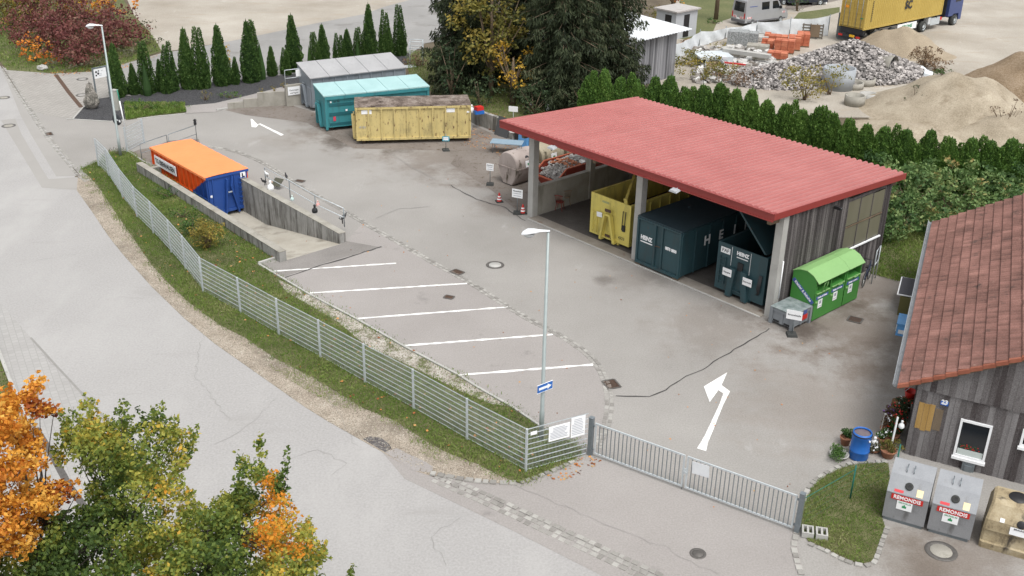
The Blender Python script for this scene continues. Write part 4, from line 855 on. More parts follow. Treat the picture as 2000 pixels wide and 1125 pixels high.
# ================================================================== glass banks
GB = mat('grey_sheet_steel', [(.22, .23, .245), (.27, .28, .295), (.32, .33, .34)], .5, metal=.15, nscale=2, namt=.4, fscale=30, famt=.3, dirt=[((.2, .2, .2), 2.5, .58, .72, (1, 1, .3))])
GBD = mat('grey_sheet_shaded', [(.19, .195, .205), (.24, .245, .255), (.29, .295, .305)], .55, metal=.15, nscale=2, namt=.4, fscale=30, famt=.4, dirt=[((.13, .13, .13), 2.5, .56, .7, (1, 1, .3))])  # darker copy of the sheet: shade of the upright faces put into the colour
GREENI = mat('green_print', [(.03, .25, .1)], .5); CREAM = mat('yellow_sticker', [(.8, .62, .3), (.85, .75, .5)], .5, nscale=20)
prof = [(0, .12), (-.0, 1.04), (.33, 1.5), (.9, 1.7), (1.3, 1.35), (1.4, 1.0), (1.4, .12)]
def glassbank(px, py, an, label, grp):
    t = thing('glass_bank', label, 'recycling bin', P(px, py), R(an), grp); Wd = 1.2
    b_ = MB(); n = len(prof); vs = [(x, y, z) for x in (0, Wd) for y, z in prof]
    b_.mesh(vs, [(1, 2, n+2, n+1), (2, 3, n+3, n+2), (3, 4, n+4, n+3), (4, 5, n+5, n+4), (5, 6, n+6, n+5)], 0); b_.mesh(vs, [(0, 1, n+1, n)], 1)
    b_.mesh(vs, [tuple(range(n)), tuple(range(2*n-1, n-1, -1)), (0, n, 2*n-1, n-1)], 1); b_.bx(.0, Wd, -.012, .0, 1.02, 1.05, 0)
    b_.build('body', [GB, GBD], t, fix=False)
    b_ = MB(); b_.bx(.05, Wd-.05, .04, 1.36, .0, .118); b_.build('base', GALVD, t)
    Ax = Matrix.Rotation(math.atan2(.33, -.46)*0+R(54.3), 3, 'X'); slope = Vector((0, .33, .46)).normalized(); nn = Vector((0, -.46, .33)).normalized()
    c = Vector((.58, .16, 1.27)); b_ = MB(); q = Matrix((Vector((1, 0, 0)), slope, nn)).transposed()
    b_.lathe([(.06, .02), (.115, .03), (.12, 0)], c, 24, axis=q); b_.lathe([(0, .004), (.06, .006)], c, 16, axis=q); b_.build('deposit_hole', RUB, t, fix=False)
    b_ = MB(); b_.lathe([(0, .0075), (.04, .008)], c, 16, axis=q); b_.build('hole_flap', BLACKP, t, fix=False)
    for x in (.42, .62):
        b_ = MB(); a = Vector((x, .45, 1.56)); b_.tube([a, a+Vector((0, .0, .09)), a+Vector((0, .2, .16)), a+Vector((0, .2, .07))], .014, 6); b_.build('lifting_eye', GALVD, t)
    def plate(x0, x1, s0_, s1_, m, nm, d=.004):
        b_ = MB(); b_.box(Vector((0, 0, 1.04))+slope*((s0_+s1_)/2)+nn*d+Vector(((x0+x1)/2, 0, 0)), (x1-x0, s1_-s0_, .006), q); return b_.build(nm, m, t)
    plate(.2, .46, .04, .12, mat('red_sticker', [(.6, .06, .07)], .5), 'red_sticker'); plate(.82, 1.0, .04, .26, CREAM, 'yellow_sticker')
    b_ = MB(); b_.bx(.15, 1.05, -.018, -.0125, .83, 1.01); pl = b_.build('name_plate', REDP, t); text('REMONDIS', .165, WHITE, pl, (.6, -.022, .92), (1, 0, 0), (0, 0, 1), bold=.004, sx=.95)
    b_ = MB(); b_.bx(.34, .78, -.018, -.001, .52, .815); pl = b_.build('glass_plate', WHITE, t); text('GRÜNGLAS', .07, GREENI, pl, (.56, -.021, .765), (1, 0, 0), (0, 0, 1))
    b_ = MB(); b_.bx(.5, .62, -.024, -.019, .6, .67); b_.bx(.54, .58, -.024, -.019, .67, .71); b_.build('bottle_mark', GREENI, pl)
    return t
glassbank(1721, 1013, -26.7, 'grey steel glass bank nearer the grass island', 'grey glass banks by the house')
glassbank(1808.5, 1038, -26.2, 'grey steel glass bank between the other grey one and the beige one', 'grey glass banks by the house')
BEI = mat('dirty_beige_plastic', [(.16, .12, .07), (.32, .26, .16), (.42, .36, .25)], .6, nscale=2, namt=.7, fscale=20, famt=.3, dirt=[((.05, .04, .03), 2.2, .55, .68, (1, 1, .4))])
t = thing('glass_bank', 'dirty beige plastic glass bank cut by the right frame edge', 'recycling bin', P(1910, 1067), R(-26.4)); Wd = 1.7
b_ = MB(); pr_ = [(.0, .0), (-.03, .22), (.04, .24), (.1, .62), (.0, .66), (.02, 1.0), (.3, 1.42), (.5, 1.5), (1.1, 1.5), (1.35, 1.1), (1.4, .0)]
pr0 = [(y+(0 if i in (0, 1) else .0), z) for i, (y, z) in enumerate(pr_)]; n = len(pr_)
secs = [(0, 1.), (.0, 1.), (.07, 1.), (Wd-.07, 1.), (Wd, 1.)]; vs = []
for i, (x, s) in enumerate(secs):
    ins = .1 if i in (0, 4) else (.05 if i == 1 else 0)
    for y, z in pr_: vs.append((x+.16*max(0, z-.9)*(1 if x < Wd/2 else -1), y+(ins if y < .7 else -ins), z-(ins*.8 if z > 1.2 else 0)))
b_.mesh(vs, [(i*n+k, i*n+k+1, (i+1)*n+k+1, (i+1)*n+k) for i in range(4) for k in range(n-1)], sm=False); b_.mesh(vs, [tuple(range(n)), tuple(range(5*n-1, 4*n-1, -1))]); b_.build('body', BEI, t)
b_ = MB(); q = Matrix.Rotation(R(64), 3, 'X'); b_.lathe([(0, .012), (.1, .014), (.12, 0)], (.95, .04, 1.08), 20, axis=q); b_.build('deposit_hole', BLACKP, t, fix=False)
b_ = MB(); b_.box((1.0, -.012, .84), (.62, .012, .24), Matrix.Rotation(R(-4), 3, 'X')); pl = b_.build('glass_plate', WHITE, t); text('BRAUNGLAS', .075, INK, pl, (1.0, -.022, .92), (1, 0, 0), (0, 0, 1))
b_ = MB(); b_.box((.45, .05, 1.06), (.12, .012, .12), Matrix.Rotation(R(-30), 3, 'X')); b_.build('sticker', WHITE, t)
b_ = MB(); b_.lathe([(.0, .04), (.25, .05), (.28, 0)], (.75, .75, 1.49), 16); b_.build('top_cap', BLACKP, t, fix=False)
# ================================================================== clothes banks by the shed
GRN = mat('green_sheet', [(.045, .19, .035), (.06, .24, .045)], .45, nscale=1.5, fscale=30, famt=.15); GRNL = mat('light_green_roof', [(.19, .36, .13), (.235, .42, .165)], .5, nscale=.8, fscale=20, famt=.2)
NAVY = mat('blue_banner', [(.06, .1, .3)], .5)
def clothes(o, an, Wd, nslot, label, end):
    t = thing('clothes_bank', label, 'clothes bank', o, R(an), 'green clothes banks beside the shed')
    b_ = MB(); D = 1.15; fr = 1.82; sl_ = (1.28, 1.76)
    # front below and above the slots, sides, back
    b_.bx(0, Wd, 0, .03, .06, sl_[0]); b_.bx(0, Wd, 0, .03, sl_[1], fr)
    sidep = [(0, .06), (D, .06), (D, 1.98), (.85, 2.1), (.5, 2.14), (.2, 2.02), (0, fr)]
    for x0, x1 in ((.0, .02), (Wd-.02, Wd)):
        n = len(sidep); vs = [(x, y, z) for x in (x0, x1) for y, z in sidep]; b_.mesh(vs, [tuple(range(n)), tuple(range(2*n-1, n-1, -1))]+[(k, (k+1) % n, n+(k+1) % n, n+k) for k in range(n)])
    b_.bx(.02, Wd-.02, D-.03, D, .06, 1.96); sw = Wd/nslot
    for i in range(nslot+1): x = min(max(i*sw, .06), Wd-.06); b_.bx(x-.04, x+.04, -.002, .029, sl_[0]+.001, sl_[1]-.001)
    b_.build('body', GRN, t)
    b_ = MB(); rp = [(-.12, fr-.03), (.18, 2.05), (.5, 2.17), (.85, 2.13), (D+.03, 1.98)]; rp2 = [(y, z-.025) for y, z in rp[::-1]]
    pl = rp+rp2; n = len(pl); vs = [(x, y, z) for x in (-.02, Wd+.01) for y, z in pl]; b_.mesh(vs, [(k, (k+1) % n, n+(k+1) % n, n+k) for k in range(n)]+[(k, k+1, n-2-k, n-1-k) for k in range(4)]+[(n+k, 2*n-1-k, 2*n-2-k, n+k+1) for k in range(4)]); b_.build('roof', GRNL, t)
    for i in range(nslot):
        x0, x1 = i*sw+.1, (i+1)*sw-.1; b_ = MB()
        b_.mesh([(x0, .03, sl_[0]), (x1, .03, sl_[0]), (x1, .5, sl_[0]+.12), (x0, .5, sl_[0]+.12), (x0, .5, sl_[1]), (x1, .5, sl_[1]), (x1, .03, sl_[1]), (x0, .03, sl_[1])], [(0, 1, 2, 3), (3, 2, 5, 4), (0, 3, 4, 7), (1, 6, 5, 2)]); b_.build('slot', GRN, t, fix=False)
        b_ = MB(); b_.bx(x0, x1, -.05, -.001, sl_[0]-.03, sl_[0]); b_.tube([((x0+x1)/2-.12, -.04, sl_[0]), ((x0+x1)/2-.12, -.12, sl_[0]+.02+(.4 if i == 0 and end else 0)), ((x0+x1)/2+.12, -.12, sl_[0]+.02+(.4 if i == 0 and end else 0)), ((x0+x1)/2+.12, -.04, sl_[0])], .018, 6); b_.build('handle', GRNL, t)
        b_ = MB(); b_.bx(x0+.02, x1-.02, -.008, -.001, .98, 1.12); pl = b_.build('banner', NAVY, t); text('Kleider & Schuhe', .1, WHITE, pl, ((x0+x1)/2, -.012, 1.05), (1, 0, 0), (0, 0, 1), sx=.95, bold=.003)
        b_ = MB(); b_.bx(x0+.2, x0+.5, -.008, -.001, .55, .93); pl = b_.build('notice', WHITE, t); b_ = MB(); b_.bx(x0+.28, x0+.42, -.012, -.009, .74, .88); b_.bx(x0+.25, x0+.45, -.012, -.009, .62, .64); b_.build('print', GREYINK, pl)
        b_ = MB(); b_.bx(x0-.02, x0+.1, -.04, -.001, .84, .9); b_.build('lock', GRNL, t)
    b_ = MB(); b_.bx(.06, Wd-.06, .05, D-.05, 0, .059); b_.build('base', BLACKP, t)
    if end:
        a_, c_ = Vector((-.006, 1.1, 1.62)), Vector((-.006, .06, .84)); b_ = MB(); b_.bar(a_, c_, .17, .008, up=(1, 0, 0)); pl = b_.build('banner', NAVY, t)
        text('Kleider & Schuhe', .15, WHITE, pl, (-.014, .58, 1.23), (c_-a_), Vector((-1, 0, 0)).cross((c_-a_).normalized()), bold=.004)
    return t
co = P(1584, 630); clothes(co, 42.3, 2.2, 2, 'green steel clothes bank with two openings, next to the grey crate', True)
clothes(co+U(42.3)*2.24, 42.3, 1.15, 1, 'narrow green steel clothes bank with one opening, at the far end', False)
# grey pallet box with sign in front
GPL = mat('grey_plastic', [(.17, .185, .2), (.23, .245, .26)], .6, nscale=3, fscale=30, famt=.2); LIDM = mat('grey_lid_wet', [(.1, .13, .13), (.2, .235, .235), (.3, .33, .33)], .5, nscale=3, namt=.9)
t = thing('pallet_box', 'grey plastic pallet box with flat lid beside the shed corner column', 'crate', P(1544.8, 646.6), R(-48)); bw, bl = 1.0, 1.2
t.location = Vector((11.31, 38.43, 0))+U(132)*bw
b_ = MB(); b_.bx(0, bw, 0, bl, .12, .72); b_.build('body', GPL, t)
b_ = MB()
for x in (0, bw):
    for y in (0, bl): b_ = MB(); b_.box((x, y, .37), (.14, .14, .72)); b_.build('corner_post', GPL, t)
b_ = MB(); b_.bx(bw/2-.06, bw/2+.06, -.03, -.001, .12, .599); b_.bx(bw+.001, bw+.03, bl/2-.06, bl/2+.06, .12, .599)
b_.bx(-.03, bw+.03, -.04, -.002, .6, .71); b_.bx(bw+.002, bw+.04, -.03, bl+.03, .6, .71)
b_.build('rib', GPL, t); b_ = MB(); b_.bx(-.06, bw+.06, -.06, bl+.06, .735, .77); b_.build('lid', LIDM, t)
b_ = MB(); b_.bx(bw+.041, bw+.05, .62, .98, .3, .52); b_.build('sticker', REDP, t); b_ = MB(); b_.bx(bw+.041, bw+.05, .68, .9, .54, .72); b_.build('sticker', NAVY, t)
b_ = MB(); b_.bx(.1, .38, -.01, -.001, .14, .22); b_.build('vent', BLACKP, t); b_ = MB(); b_.bx(.62, .9, -.01, -.001, .14, .22); b_.build('vent', BLACKP, t)
def stand_sign(px, py, topy, bw, bh, an, lines, label, col=None, fs=.1, rot=0):
    p = P(px, py); h = Z(px, py, topy); t = thing('stand_sign', label, 'sign', p, R(an))
    b_ = MB(); b_.box((0, 0, .05), (.42, .42, .1), Matrix.Rotation(R(rot), 3, 'Z'), taper=.86); b_.build('foot', RUB, t)
    b_ = MB(); b_.tube([(0, 0, .1), (0, 0, h)], .02, 8); b_.build('pole', GALVD, t)
    b_ = MB(); z1 = h+.02 if not col else h-.12; b_.bx(-bw/2, bw/2, -.035, -.022, z1-bh, z1); bo = b_.build('board', col or WHITE, t)
    if col: b_ = MB(); b_.bx(-bw/2+.06, bw/2-.06, -.039, -.036, z1-bh+.06, z1-.06); b_.build('paper', WHITE, bo)
    for i, l in enumerate(lines):
        zz = z1-bh*(i+.8)/(len(lines)+.6)
        if l[0] == '-': b_ = MB(); b_.bx(-bw/2*.7, bw/2*.7, -.041, -.04 if col else -.037, zz-.012, zz+.012); b_.build('print', GREYINK, bo)
        else: text(l, fs, INK, bo, (0, -.041, zz), (1, 0, 0), (0, 0, 1))
    return t
stand_sign(1546, 655, 607, .62, .4, -22, ['Sammelstelle'], 'white sign on a pole with rubber foot in front of the grey pallet box', fs=.1, rot=20)
stand_sign(871, 294, 262, .42, .3, 3, ['-'], 'small turquoise framed sign on a pole in front of the pale yellow container', mat('turquoise_frame', [(.06, .3, .38)], .5), rot=10)
stand_sign(957, 361, 320, .42, .4, -20, ['Bauschutt', '-', '-'], 'white sign on a pole in front of the pinkish glass container', fs=.08, rot=20)
stand_sign(1010, 417, 370, .58, .46, -22, ['Bauschutt', '-', '-'], 'large white sign on a pole leaning towards the first shed column', fs=.11, rot=20)
def cone(px, py, label):
    t = thing('traffic_cone', label, 'traffic cone', P(px, py), R(20), 'red and white cones by the shed')
    b_ = MB(); b_.box((0, 0, .025), (.36, .36, .05)); b_.build('base', RUB, t)
    b_ = MB(); b_.lathe([(.13, .05), (.115, .13), (.1, .2), (.086, .27), (.07, .34), (.05, .42), (.03, .5), (0, .505)], n=20)
    o = b_.build('body', [REDP, WHITE], t, fix=False)
    for f in o.data.polygons: zc = f.center.z; f.material_index = 1 if (.13 < zc < .2 or .27 < zc < .34) else 0
cone(975, 394, 'red and white traffic cone standing free on the asphalt'); cone(1021, 417, 'red and white traffic cone against the first shed column')
# chairs in the shed
def chair(px, py, an, m, label):
    t = thing('wooden_chair', label, 'chair', P(px, py, .02), R(an)); b_ = MB(); b_.lathe([(0, .43), (.2, .43), (.21, .45), (.2, .47), (0, .475)], n=16); b_.build('seat', m, t, fix=False)
    for x in (-.15, .15):
        for y in (-.15, .15): b_ = MB(); b_.tube([(x*.8, y*.8, .43), (x*1.25, y*1.25, 0)], .018, 6); b_.build('leg', m, t)
    b_ = MB()
    for k in range(6): x = -.15+.06*k; b_.tube([(x, .17, .46), (x*1.15, .25, .85)], .01, 6)
    b_.tube([(-.22, .23, .84), (-.1, .27, .87), (.1, .27, .87), (.22, .23, .84)], .022, 6); b_.build('backrest', m, t)
chair(1093, 410, 160, mat('red_chair_wood', [(.2, .04, .03)], .6), 'dark red wooden spindle chair by the concrete side wall'); chair(1105, 400, 200, mat('bare_chair_wood', [(.26, .19, .13)], .6), 'bare wood spindle chair behind the dark red one')
# ================================================================== igloo glass containers, skip, junk
def igloo(o, an, L_, m, label, r=.78):
    t = thing('glass_igloo', label, 'recycling bin', o, R(an)); b_ = MB()      # x across (0..1.55), y along
    W_ = 1.5; up = [(W_/2-math.cos(math.pi*k/12)*W_/2, 1.0+math.sin(math.pi*k/12)**.8*.85) for k in range(13)]; low = [(W_, 1.0), (W_-.02, .8), (W_-.22, .3), (W_/2+.35, .02), (W_/2-.35, .02), (.22, .3), (.02, .8), (0, 1.0)]
    pf = up+low[1:-1]; n = len(pf); vs = []
    secs = [(0.0, .94), (.1, 1.), (L_-.1, 1.), (L_, .94)]
    for y, s in secs:
        for x, z in pf: vs.append((W_/2+(x-W_/2)*s, y, 1+(z-1)*s))
    b_.mesh(vs, [(i*n+k, i*n+(k+1) % n, (i+1)*n+(k+1) % n, (i+1)*n+k) for i in range(3) for k in range(n)], sm=True); b_.mesh(vs, [tuple(range(n)), tuple(range(4*n-1, 3*n-1, -1))]); b_.build('shell', m, t)
    b_ = MB(); b_.bx(-.03, W_+.03, -.03, L_+.03, .97, 1.03); b_.build('rim', m, t)
    b_ = MB(); b_.lathe([(0, .02), (.13, .025), (.15, 0)], (W_-.14, L_*.5, 1.5), 16, axis=Matrix.Rotation(R(65), 3, 'Y')); b_.build('deposit_hole', BLACKP, t, fix=False)
    b_ = MB(); b_.box((W_+.0, L_*.5, 1.22), (.02, .42, .36), Matrix.Rotation(R(-10), 3, 'Y')); pl = b_.build('notice', WHITE, t)
    b_ = MB(); b_.box((W_+.012, L_*.5, 1.2), (.01, .16, .12), Matrix.Rotation(R(-10), 3, 'Y')); b_.build('print', GREENI, pl)
    b_ = MB(); b_.tube([(W_/2, L_*.4, 1.84), (W_/2, L_*.4, 1.95), (W_/2, L_*.6, 1.95), (W_/2, L_*.6, 1.84)], .015, 6); b_.build('lifting_eye', GALVD, t)
PNK = mat('stained_pink_plastic', [(.2, .165, .15), (.34, .29, .265), (.44, .385, .36)], .7, nscale=1.5, namt=.4, dirt=[((.07, .055, .035), 2.2, .56, .68, (1, 1, .3))])
KHK = mat('stained_khaki_plastic', [(.2, .17, .12), (.32, .28, .2), (.4, .36, .27)], .7, nscale=1.5, namt=.4, dirt=[((.07, .06, .035), 2.4, .57, .68, (1, 1, .3))])
ig = Vector((P(973, 320, 1.0).x, P(973, 320, 1.0).y, 0)); iv = U(43.5)
igloo(ig, -46.5, 1.7, PNK, 'stained pinkish glass container with arched top, nearest the yard')
igloo(ig+iv*1.95, -46.5, 1.7, KHK, 'khaki glass container with arched top, middle one behind the first shed column')
igloo(ig+iv*3.9, -46.5, 1.7, KHK, 'khaki glass container with arched top, farthest one under the roof corner')
SKR = paint('skip_red', (.32, .05, .03), .4); SKO = mat('skip_rim', [(.5, .13, .07)], .6, nscale=6)
sk0 = P(1042.6, 337, .85); t = thing('rubble_skip', 'low red skip full of bricks and rubble beside the shed wall', 'skip', (sk0.x, sk0.y, 0), R(-47.5)); Lk, Wk = 4.4, 1.75
b_ = MB(); o_ = [(0, 0, .8), (Wk, 0, .8), (Wk, .75, 1.35), (Wk, Lk, 1.35), (0, Lk, 1.35), (0, .75, 1.35)]; bo = [(.15, .5, .1), (Wk-.15, .5, .1), (Wk-.15, .9, .1), (Wk-.15, Lk-.6, .1), (.15, Lk-.6, .1), (.15, .9, .1)]
b_.mesh(o_+bo, [(0, 6, 7, 1), (1, 7, 8, 2), (2, 8, 9, 3), (3, 9, 10, 4), (4, 10, 11, 5), (5, 11, 6, 0), (6, 11, 10, 9, 8, 7)]); b_.build('body', SKR, t, fix=False)
b_ = MB()
for k in range(6): b_.bar(o_[k], o_[(k+1) % 6], .07, .07)
b_.build('rim', SKO, t)
RUBM = [mat('pale_rubble', [(.3, .29, .27), (.5, .48, .46)], .9, nscale=4, tint=.8), mat('brick_rubble', [(.4, .15, .08), (.52, .24, .14)], .9, nscale=4, tint=.8)]
b_ = MB()
for i in range(420):
    x, y = rnd.uniform(.12, Wk-.12), rnd.uniform(.2, Lk-.3); zt = min(1.25, .72+y*.55)+.22*math.sin(math.pi*x/Wk)*math.sin(math.pi*y/Lk)
    b_.rock((x, y, zt-rnd.uniform(0, .08)), rnd.uniform(.04, .14), 1 if (abs(y-1.3-x*.2) < .45 and rnd.random() < .85) else 0, rnd.random(), (1.2, .8, .6))
b_.mesh([(.1, .3, .75), (Wk-.1, .3, .75), (Wk-.1, 1.2, 1.2), (.1, 1.2, 1.2), (Wk-.1, Lk-.2, 1.2), (.1, Lk-.2, 1.2)], [(0, 1, 2, 3), (3, 2, 4, 5)]); ru = b_.build('rubble', RUBM, None, (sk0.x, sk0.y, 0), R(-47.5), fix=False); tag(ru, 'broken bricks and pale rubble heaped in the red skip', 'rubble', kind='stuff')
def boxthing(name, label, cat, p, an, d, m, extra=None):
    t = thing(name, label, cat, p, R(an)); b_ = MB(); b_.box((0, 0, d[2]/2), d, taper=.94); b_.build('body', m, t)
    if extra: b_ = MB(); b_.box((0, 0, d[2]+.025), (d[0]*1.06, d[1]*1.06, .05)); b_.build('lid', extra, t)
    return t
# blue table, dark board, bird bath, blue bin behind the column
p = P(990, 297); t = thing('folding_table', 'light blue table top standing left of the pinkish glass container', 'table', p, R(-10)); tb = mat('blue_grey_top', [(.19, .27, .33), (.25, .33, .4)], .5, nscale=3)
b_ = MB(); b_.box((0, 0, .62), (1.9, .9, .04)); b_.build('table_top', tb, t)
for x in (-.8, .8):
    for y in (-.35, .35): b_ = MB(); b_.tube([(x, y, 0), (x, y, .6)], .02, 6); b_.build('leg', GALVD, t)
p = P(980, 266); t = thing('leaning_panel', 'dark grey panel leaning on the concrete wall left of the roof corner', 'panel', p, R(-45)); b_ = MB(); b_.box((0, .1, .55), (1.15, .04, 1.2), Matrix.Rotation(R(-20), 3, 'X')); b_.build('board', mat('slate_panel', [(.06, .063, .068)], .7), t)
b_ = MB(); b_.bar((-.4, .3, 0), (-.4, .2, .8), .05); b_.build('prop', TIMBER, t)
p = P(1002, 277); t = thing('bird_bath', 'pale stone bird bath behind the roof corner', 'bird bath', p); b_ = MB(); b_.lathe([(.22, 0), (.2, .08), (.07, .12), (.06, .5), (.2, .58), (.26, .64), (.2, .6), (0, .58)], n=18); b_.build('bowl', CONCL, t, fix=False)
boxthing('rain_barrel', 'light blue plastic bin half hidden behind the first shed column', 'bin', P(1027, 285), -45, (.75, .6, .8), LBLUE, LBLUE)
boxthing('dark_bin', 'dark bin beside the light blue bin behind the column', 'bin', P(1016, 281), -45, (.5, .5, .9), BLACKP, BLACKP)
p = P(1002, 245); t = thing('wall_sign', 'small white sign above the concrete wall left of the roof corner', 'sign', p, R(-15)); b_ = MB(); b_.bx(-.3, .3, -.02, 0, .9, 1.25); b_.build('board', WHITE, t); b_ = MB(); b_.tube([(0, .02, 0), (0, .02, 1.2)], .02, 6); b_.build('post', GALV, t)
# retaining wall and things on it
def wallseg(name, pts, h0, h1, th, m, label, cat='wall', z0=0.):
    w3 = [P(*p) for p in pts]; b_ = MB()
    for i in range(len(w3)-1):
        a, b = w3[i], w3[i+1]; d = (b-a).normalized(); n = Vector((-d.y, d.x, 0))*th; ha = h0+(h1-h0)*i/(len(w3)-1); hb = h0+(h1-h0)*(i+1)/(len(w3)-1)
        vs = [(*v[:2], z) for v, z in ((a, z0), (b, z0), (b+n, z0), (a+n, z0), (a, ha), (b, hb), (b+n, hb), (a+n, ha))]
        b_.mesh(vs, [(0, 1, 5, 4), (1, 2, 6, 5), (2, 3, 7, 6), (3, 0, 4, 7), (4, 5, 6, 7)])
    return tag(b_.build(name, m), label, cat)
wallseg('retaining_wall', [(900, 228), (928, 243), (965, 256), (1000, 273), (1040, 292), (1080, 300)], .95, .95, .25, CONCD, 'stained concrete retaining wall below the lawn behind the pale yellow container')
wallseg('stepped_wall', [(424, 216.5), (446, 213)], .08, .08, .18, CONCL, 'lowest kerb-like step of the concrete wall beside the path')
wallseg('stepped_wall', [(446, 213.5), (476, 211)], .4, .4, .2, CONC, 'low first section of the stepped concrete wall')
wallseg('stepped_wall', [(476.5, 211), (504, 209)], .58, .58, .2, CONC, 'middle section of the stepped concrete wall')
wallseg('stepped_wall', [(504.5, 209), (560, 206)], .95, .95, .2, CONC, 'tall section of the stepped concrete wall')
wallseg('stepped_wall', [(560.5, 208.5), (600, 203)], 1.42, 1.42, .22, CONC, 'highest section of the stepped concrete wall carrying the paper sign')
p = P(560.5, 208.5); q = P(600, 203); d = (q-p).normalized(); an = math.degrees(math.atan2(d.y, d.x)); o = p+d*.55+Vector((d.y, -d.x, 0))*.02
t = thing('notice_sign', 'white sign for cardboard and paper on the highest wall section', 'sign', (o.x, o.y, 0), R(an)); b_ = MB(); b_.bx(-.42, .42, -.03, -.01, .75, 1.3); bo = b_.build('board', WHITE, t)
text('Kartonagen', .15, INK, bo, (0, -.034, 1.08), (1, 0, 0), (0, 0, 1), sx=.9); text('und Papier', .15, INK, bo, (0, -.034, .89), (1, 0, 0), (0, 0, 1), sx=.9)
t = thing('loading_rail', 'galvanised frame with white board above the highest wall section', 'railing', (p.x, p.y, 1.42), R(an)); b_ = MB(); L_ = (q-p).length
b_.tube([(.05, .1, 0), (.05, .1, 1.0), (L_+.6, .1, 1.0), (L_+.6, .1, 0)], .025, 6); b_.tube([(.05, .1, .45), (L_+.6, .1, .45)], .02, 6); b_.build('rail', GALV, t)
b_ = MB(); b_.bx(.8, L_+.5, .06, .07, .5, .96); b_.build('board', WHITE, t)
boxthing('platform_frame', 'small galvanised platform frame behind the far end of the grey container', 'frame', P(800, 130), 30, (.9, .7, .05), GALV)
p = P(800, 130); b_ = MB()
for a, b in (((0, 0), (1, 0)), ((1, 0), (1, .8)), ((1, .8), (0, .8))):
    for z in (.5, 1.): b_.tube([(p.x+a[0], p.y+a[1], z+.9), (p.x+b[0], p.y+b[1], z+.9)], .025, 6)
for a in ((0, 0), (1, 0), (1, .8), (0, .8)): b_.tube([(p.x+a[0], p.y+a[1], 0), (p.x+a[0], p.y+a[1], 1.9)], .025, 6)
tag(b_.build('guard_rail', GALV), 'galvanised guard rail sticking out behind the far end of the grey container', 'railing')
for px, py, nm, m, lab in ((935, 232, 'toy_box', REDP, 'red plastic tub on top of the retaining wall'),):
    p = P(px, py-8, .95); q = P(px+2, py-4, .95)
    boxthing('plastic_tub', 'blue plastic tub under the red one above the retaining wall', 'tub', (p.x, p.y+.25, .96), 20, (.6, .45, .22), BLUEP)
    boxthing('plastic_tub', lab, 'tub', (p.x, p.y+.25, 1.19), 35, (.5, .4, .22), REDP)
def figure(px, py, z, label, hgt=.4, m=WHITE, an=0, cat='garden figure'):
    p = P(px, py, z); t = thing('garden_figure', label, cat, p, R(an)); b_ = MB(); h = hgt
    b_.lathe([(.3*h, 0), (.36*h, .2*h), (.3*h, .45*h), (.13*h, .6*h), (.1*h, .72*h), (.15*h, .82*h), (.13*h, .95*h), (0, h)], n=12); b_.build('body', m, t, fix=False)
    b_ = MB(); b_.tube([(.12*h, 0, .85*h), (.28*h, 0, .8*h)], [.05*h, .01*h], 6); b_.build('beak', mat('orange_beak', [(.5, .2, .05)], .5), t); return t
figure(1036, 208, 0.01, 'small white garden figure on the lawn left of the roof peak'); figure(1070, 216, 0.01, 'small white garden figure on the lawn close to the roof edge')
for px, py, lab in ((916, 208, 'white garden goose behind the far corner of the pale yellow container'), (921, 209, 'second white garden goose behind the pale yellow container, right one')): figure(px, py+10, .95, lab, .5)
# ================================================================== mesh fence with posts
fp = [P(*q) for q in ((193, 325), (213, 345), (240, 388), (268, 425), (300, 456), (335, 494), (363, 527), (397, 571), (470, 612), (545, 655), (626, 699), (713, 748), (808, 800), (912, 860), (1027, 922), (1146, 889))]
fence = thing('mesh_fence', 'long galvanised double-bar mesh fence along the grass verge', 'fence', (0, 0, 0))
FHT = 1.6
for i, a in enumerate(fp[:-1]):
    b_ = MB(); b_.box((a.x, a.y, FHT/2), (.06, .06, FHT+.02), Matrix.Rotation(R(-35), 3, 'Z')); b_.box((a.x, a.y, FHT+.02), (.07, .07, .02)); b_.build('post', GALV, fence)
    c = fp[i+1]; d = (c-a); L_ = d.length; d /= L_; n = Vector((-d.y, d.x, 0)); off = n*.04; b_ = MB()
    for k in range(9):
        z = .06+k*.19
        for s in (-.009, .009): p = a+off+n*s; q = c+off+n*s; b_.bar((*p[:2], z), (*q[:2], z), .008, .016)
    m_n = int(L_/.05)
    for k in range(1, m_n):
        p = a+off+d*(L_*k/m_n); x, y = p.x, p.y; r_ = .0028
        b_.mesh([(x-r_, y-r_, .04), (x+r_, y-r_, .04), (x, y+r_, .04), (x-r_, y-r_, FHT+.02), (x+r_, y-r_, FHT+.02), (x, y+r_, FHT+.02)], [(0, 1, 4, 3), (1, 2, 5, 4), (2, 0, 3, 5)])
    b_.build('mesh_panel', GALV, fence, fix=False)
a, c = fp[-2], fp[-1]; d = (c-a).normalized(); n = Vector((d.y, -d.x, 0)); an = math.atan2(d.y, d.x); FLN = (c-a).length
def fplate(name, label, t0, t1, z0, z1, lines=0, m=WHITE, head=False):
    o = a+d*t0+n*.0; t = thing(name, label, 'sign', (o.x, o.y, 0), an); b_ = MB(); b_.bx(0, t1-t0, -.05, -.035, z0, z1); bo = b_.build('board', m, t)
    if lines:
        b_ = MB(); hh = (z1-z0)/(lines+2)
        for k in range(lines): zz = z1-hh*(k+1.4); b_.bx((t1-t0)*(.2 if k < 3 else .07), (t1-t0)*(.93-.2*rnd.random()), -.055, -.051, zz-.009, zz+.009)
        b_.build('print', GREYINK, bo)
    return t
fplate('rules_board', 'wide white board with lines of rules on the corner fence panel', FLN*.34, FLN*.68, .95, 1.5, 8)
fplate('notice_board', 'upright white board with green edge on the fence beside the gate', FLN*.7, FLN*.93, .88, 1.62, 10)
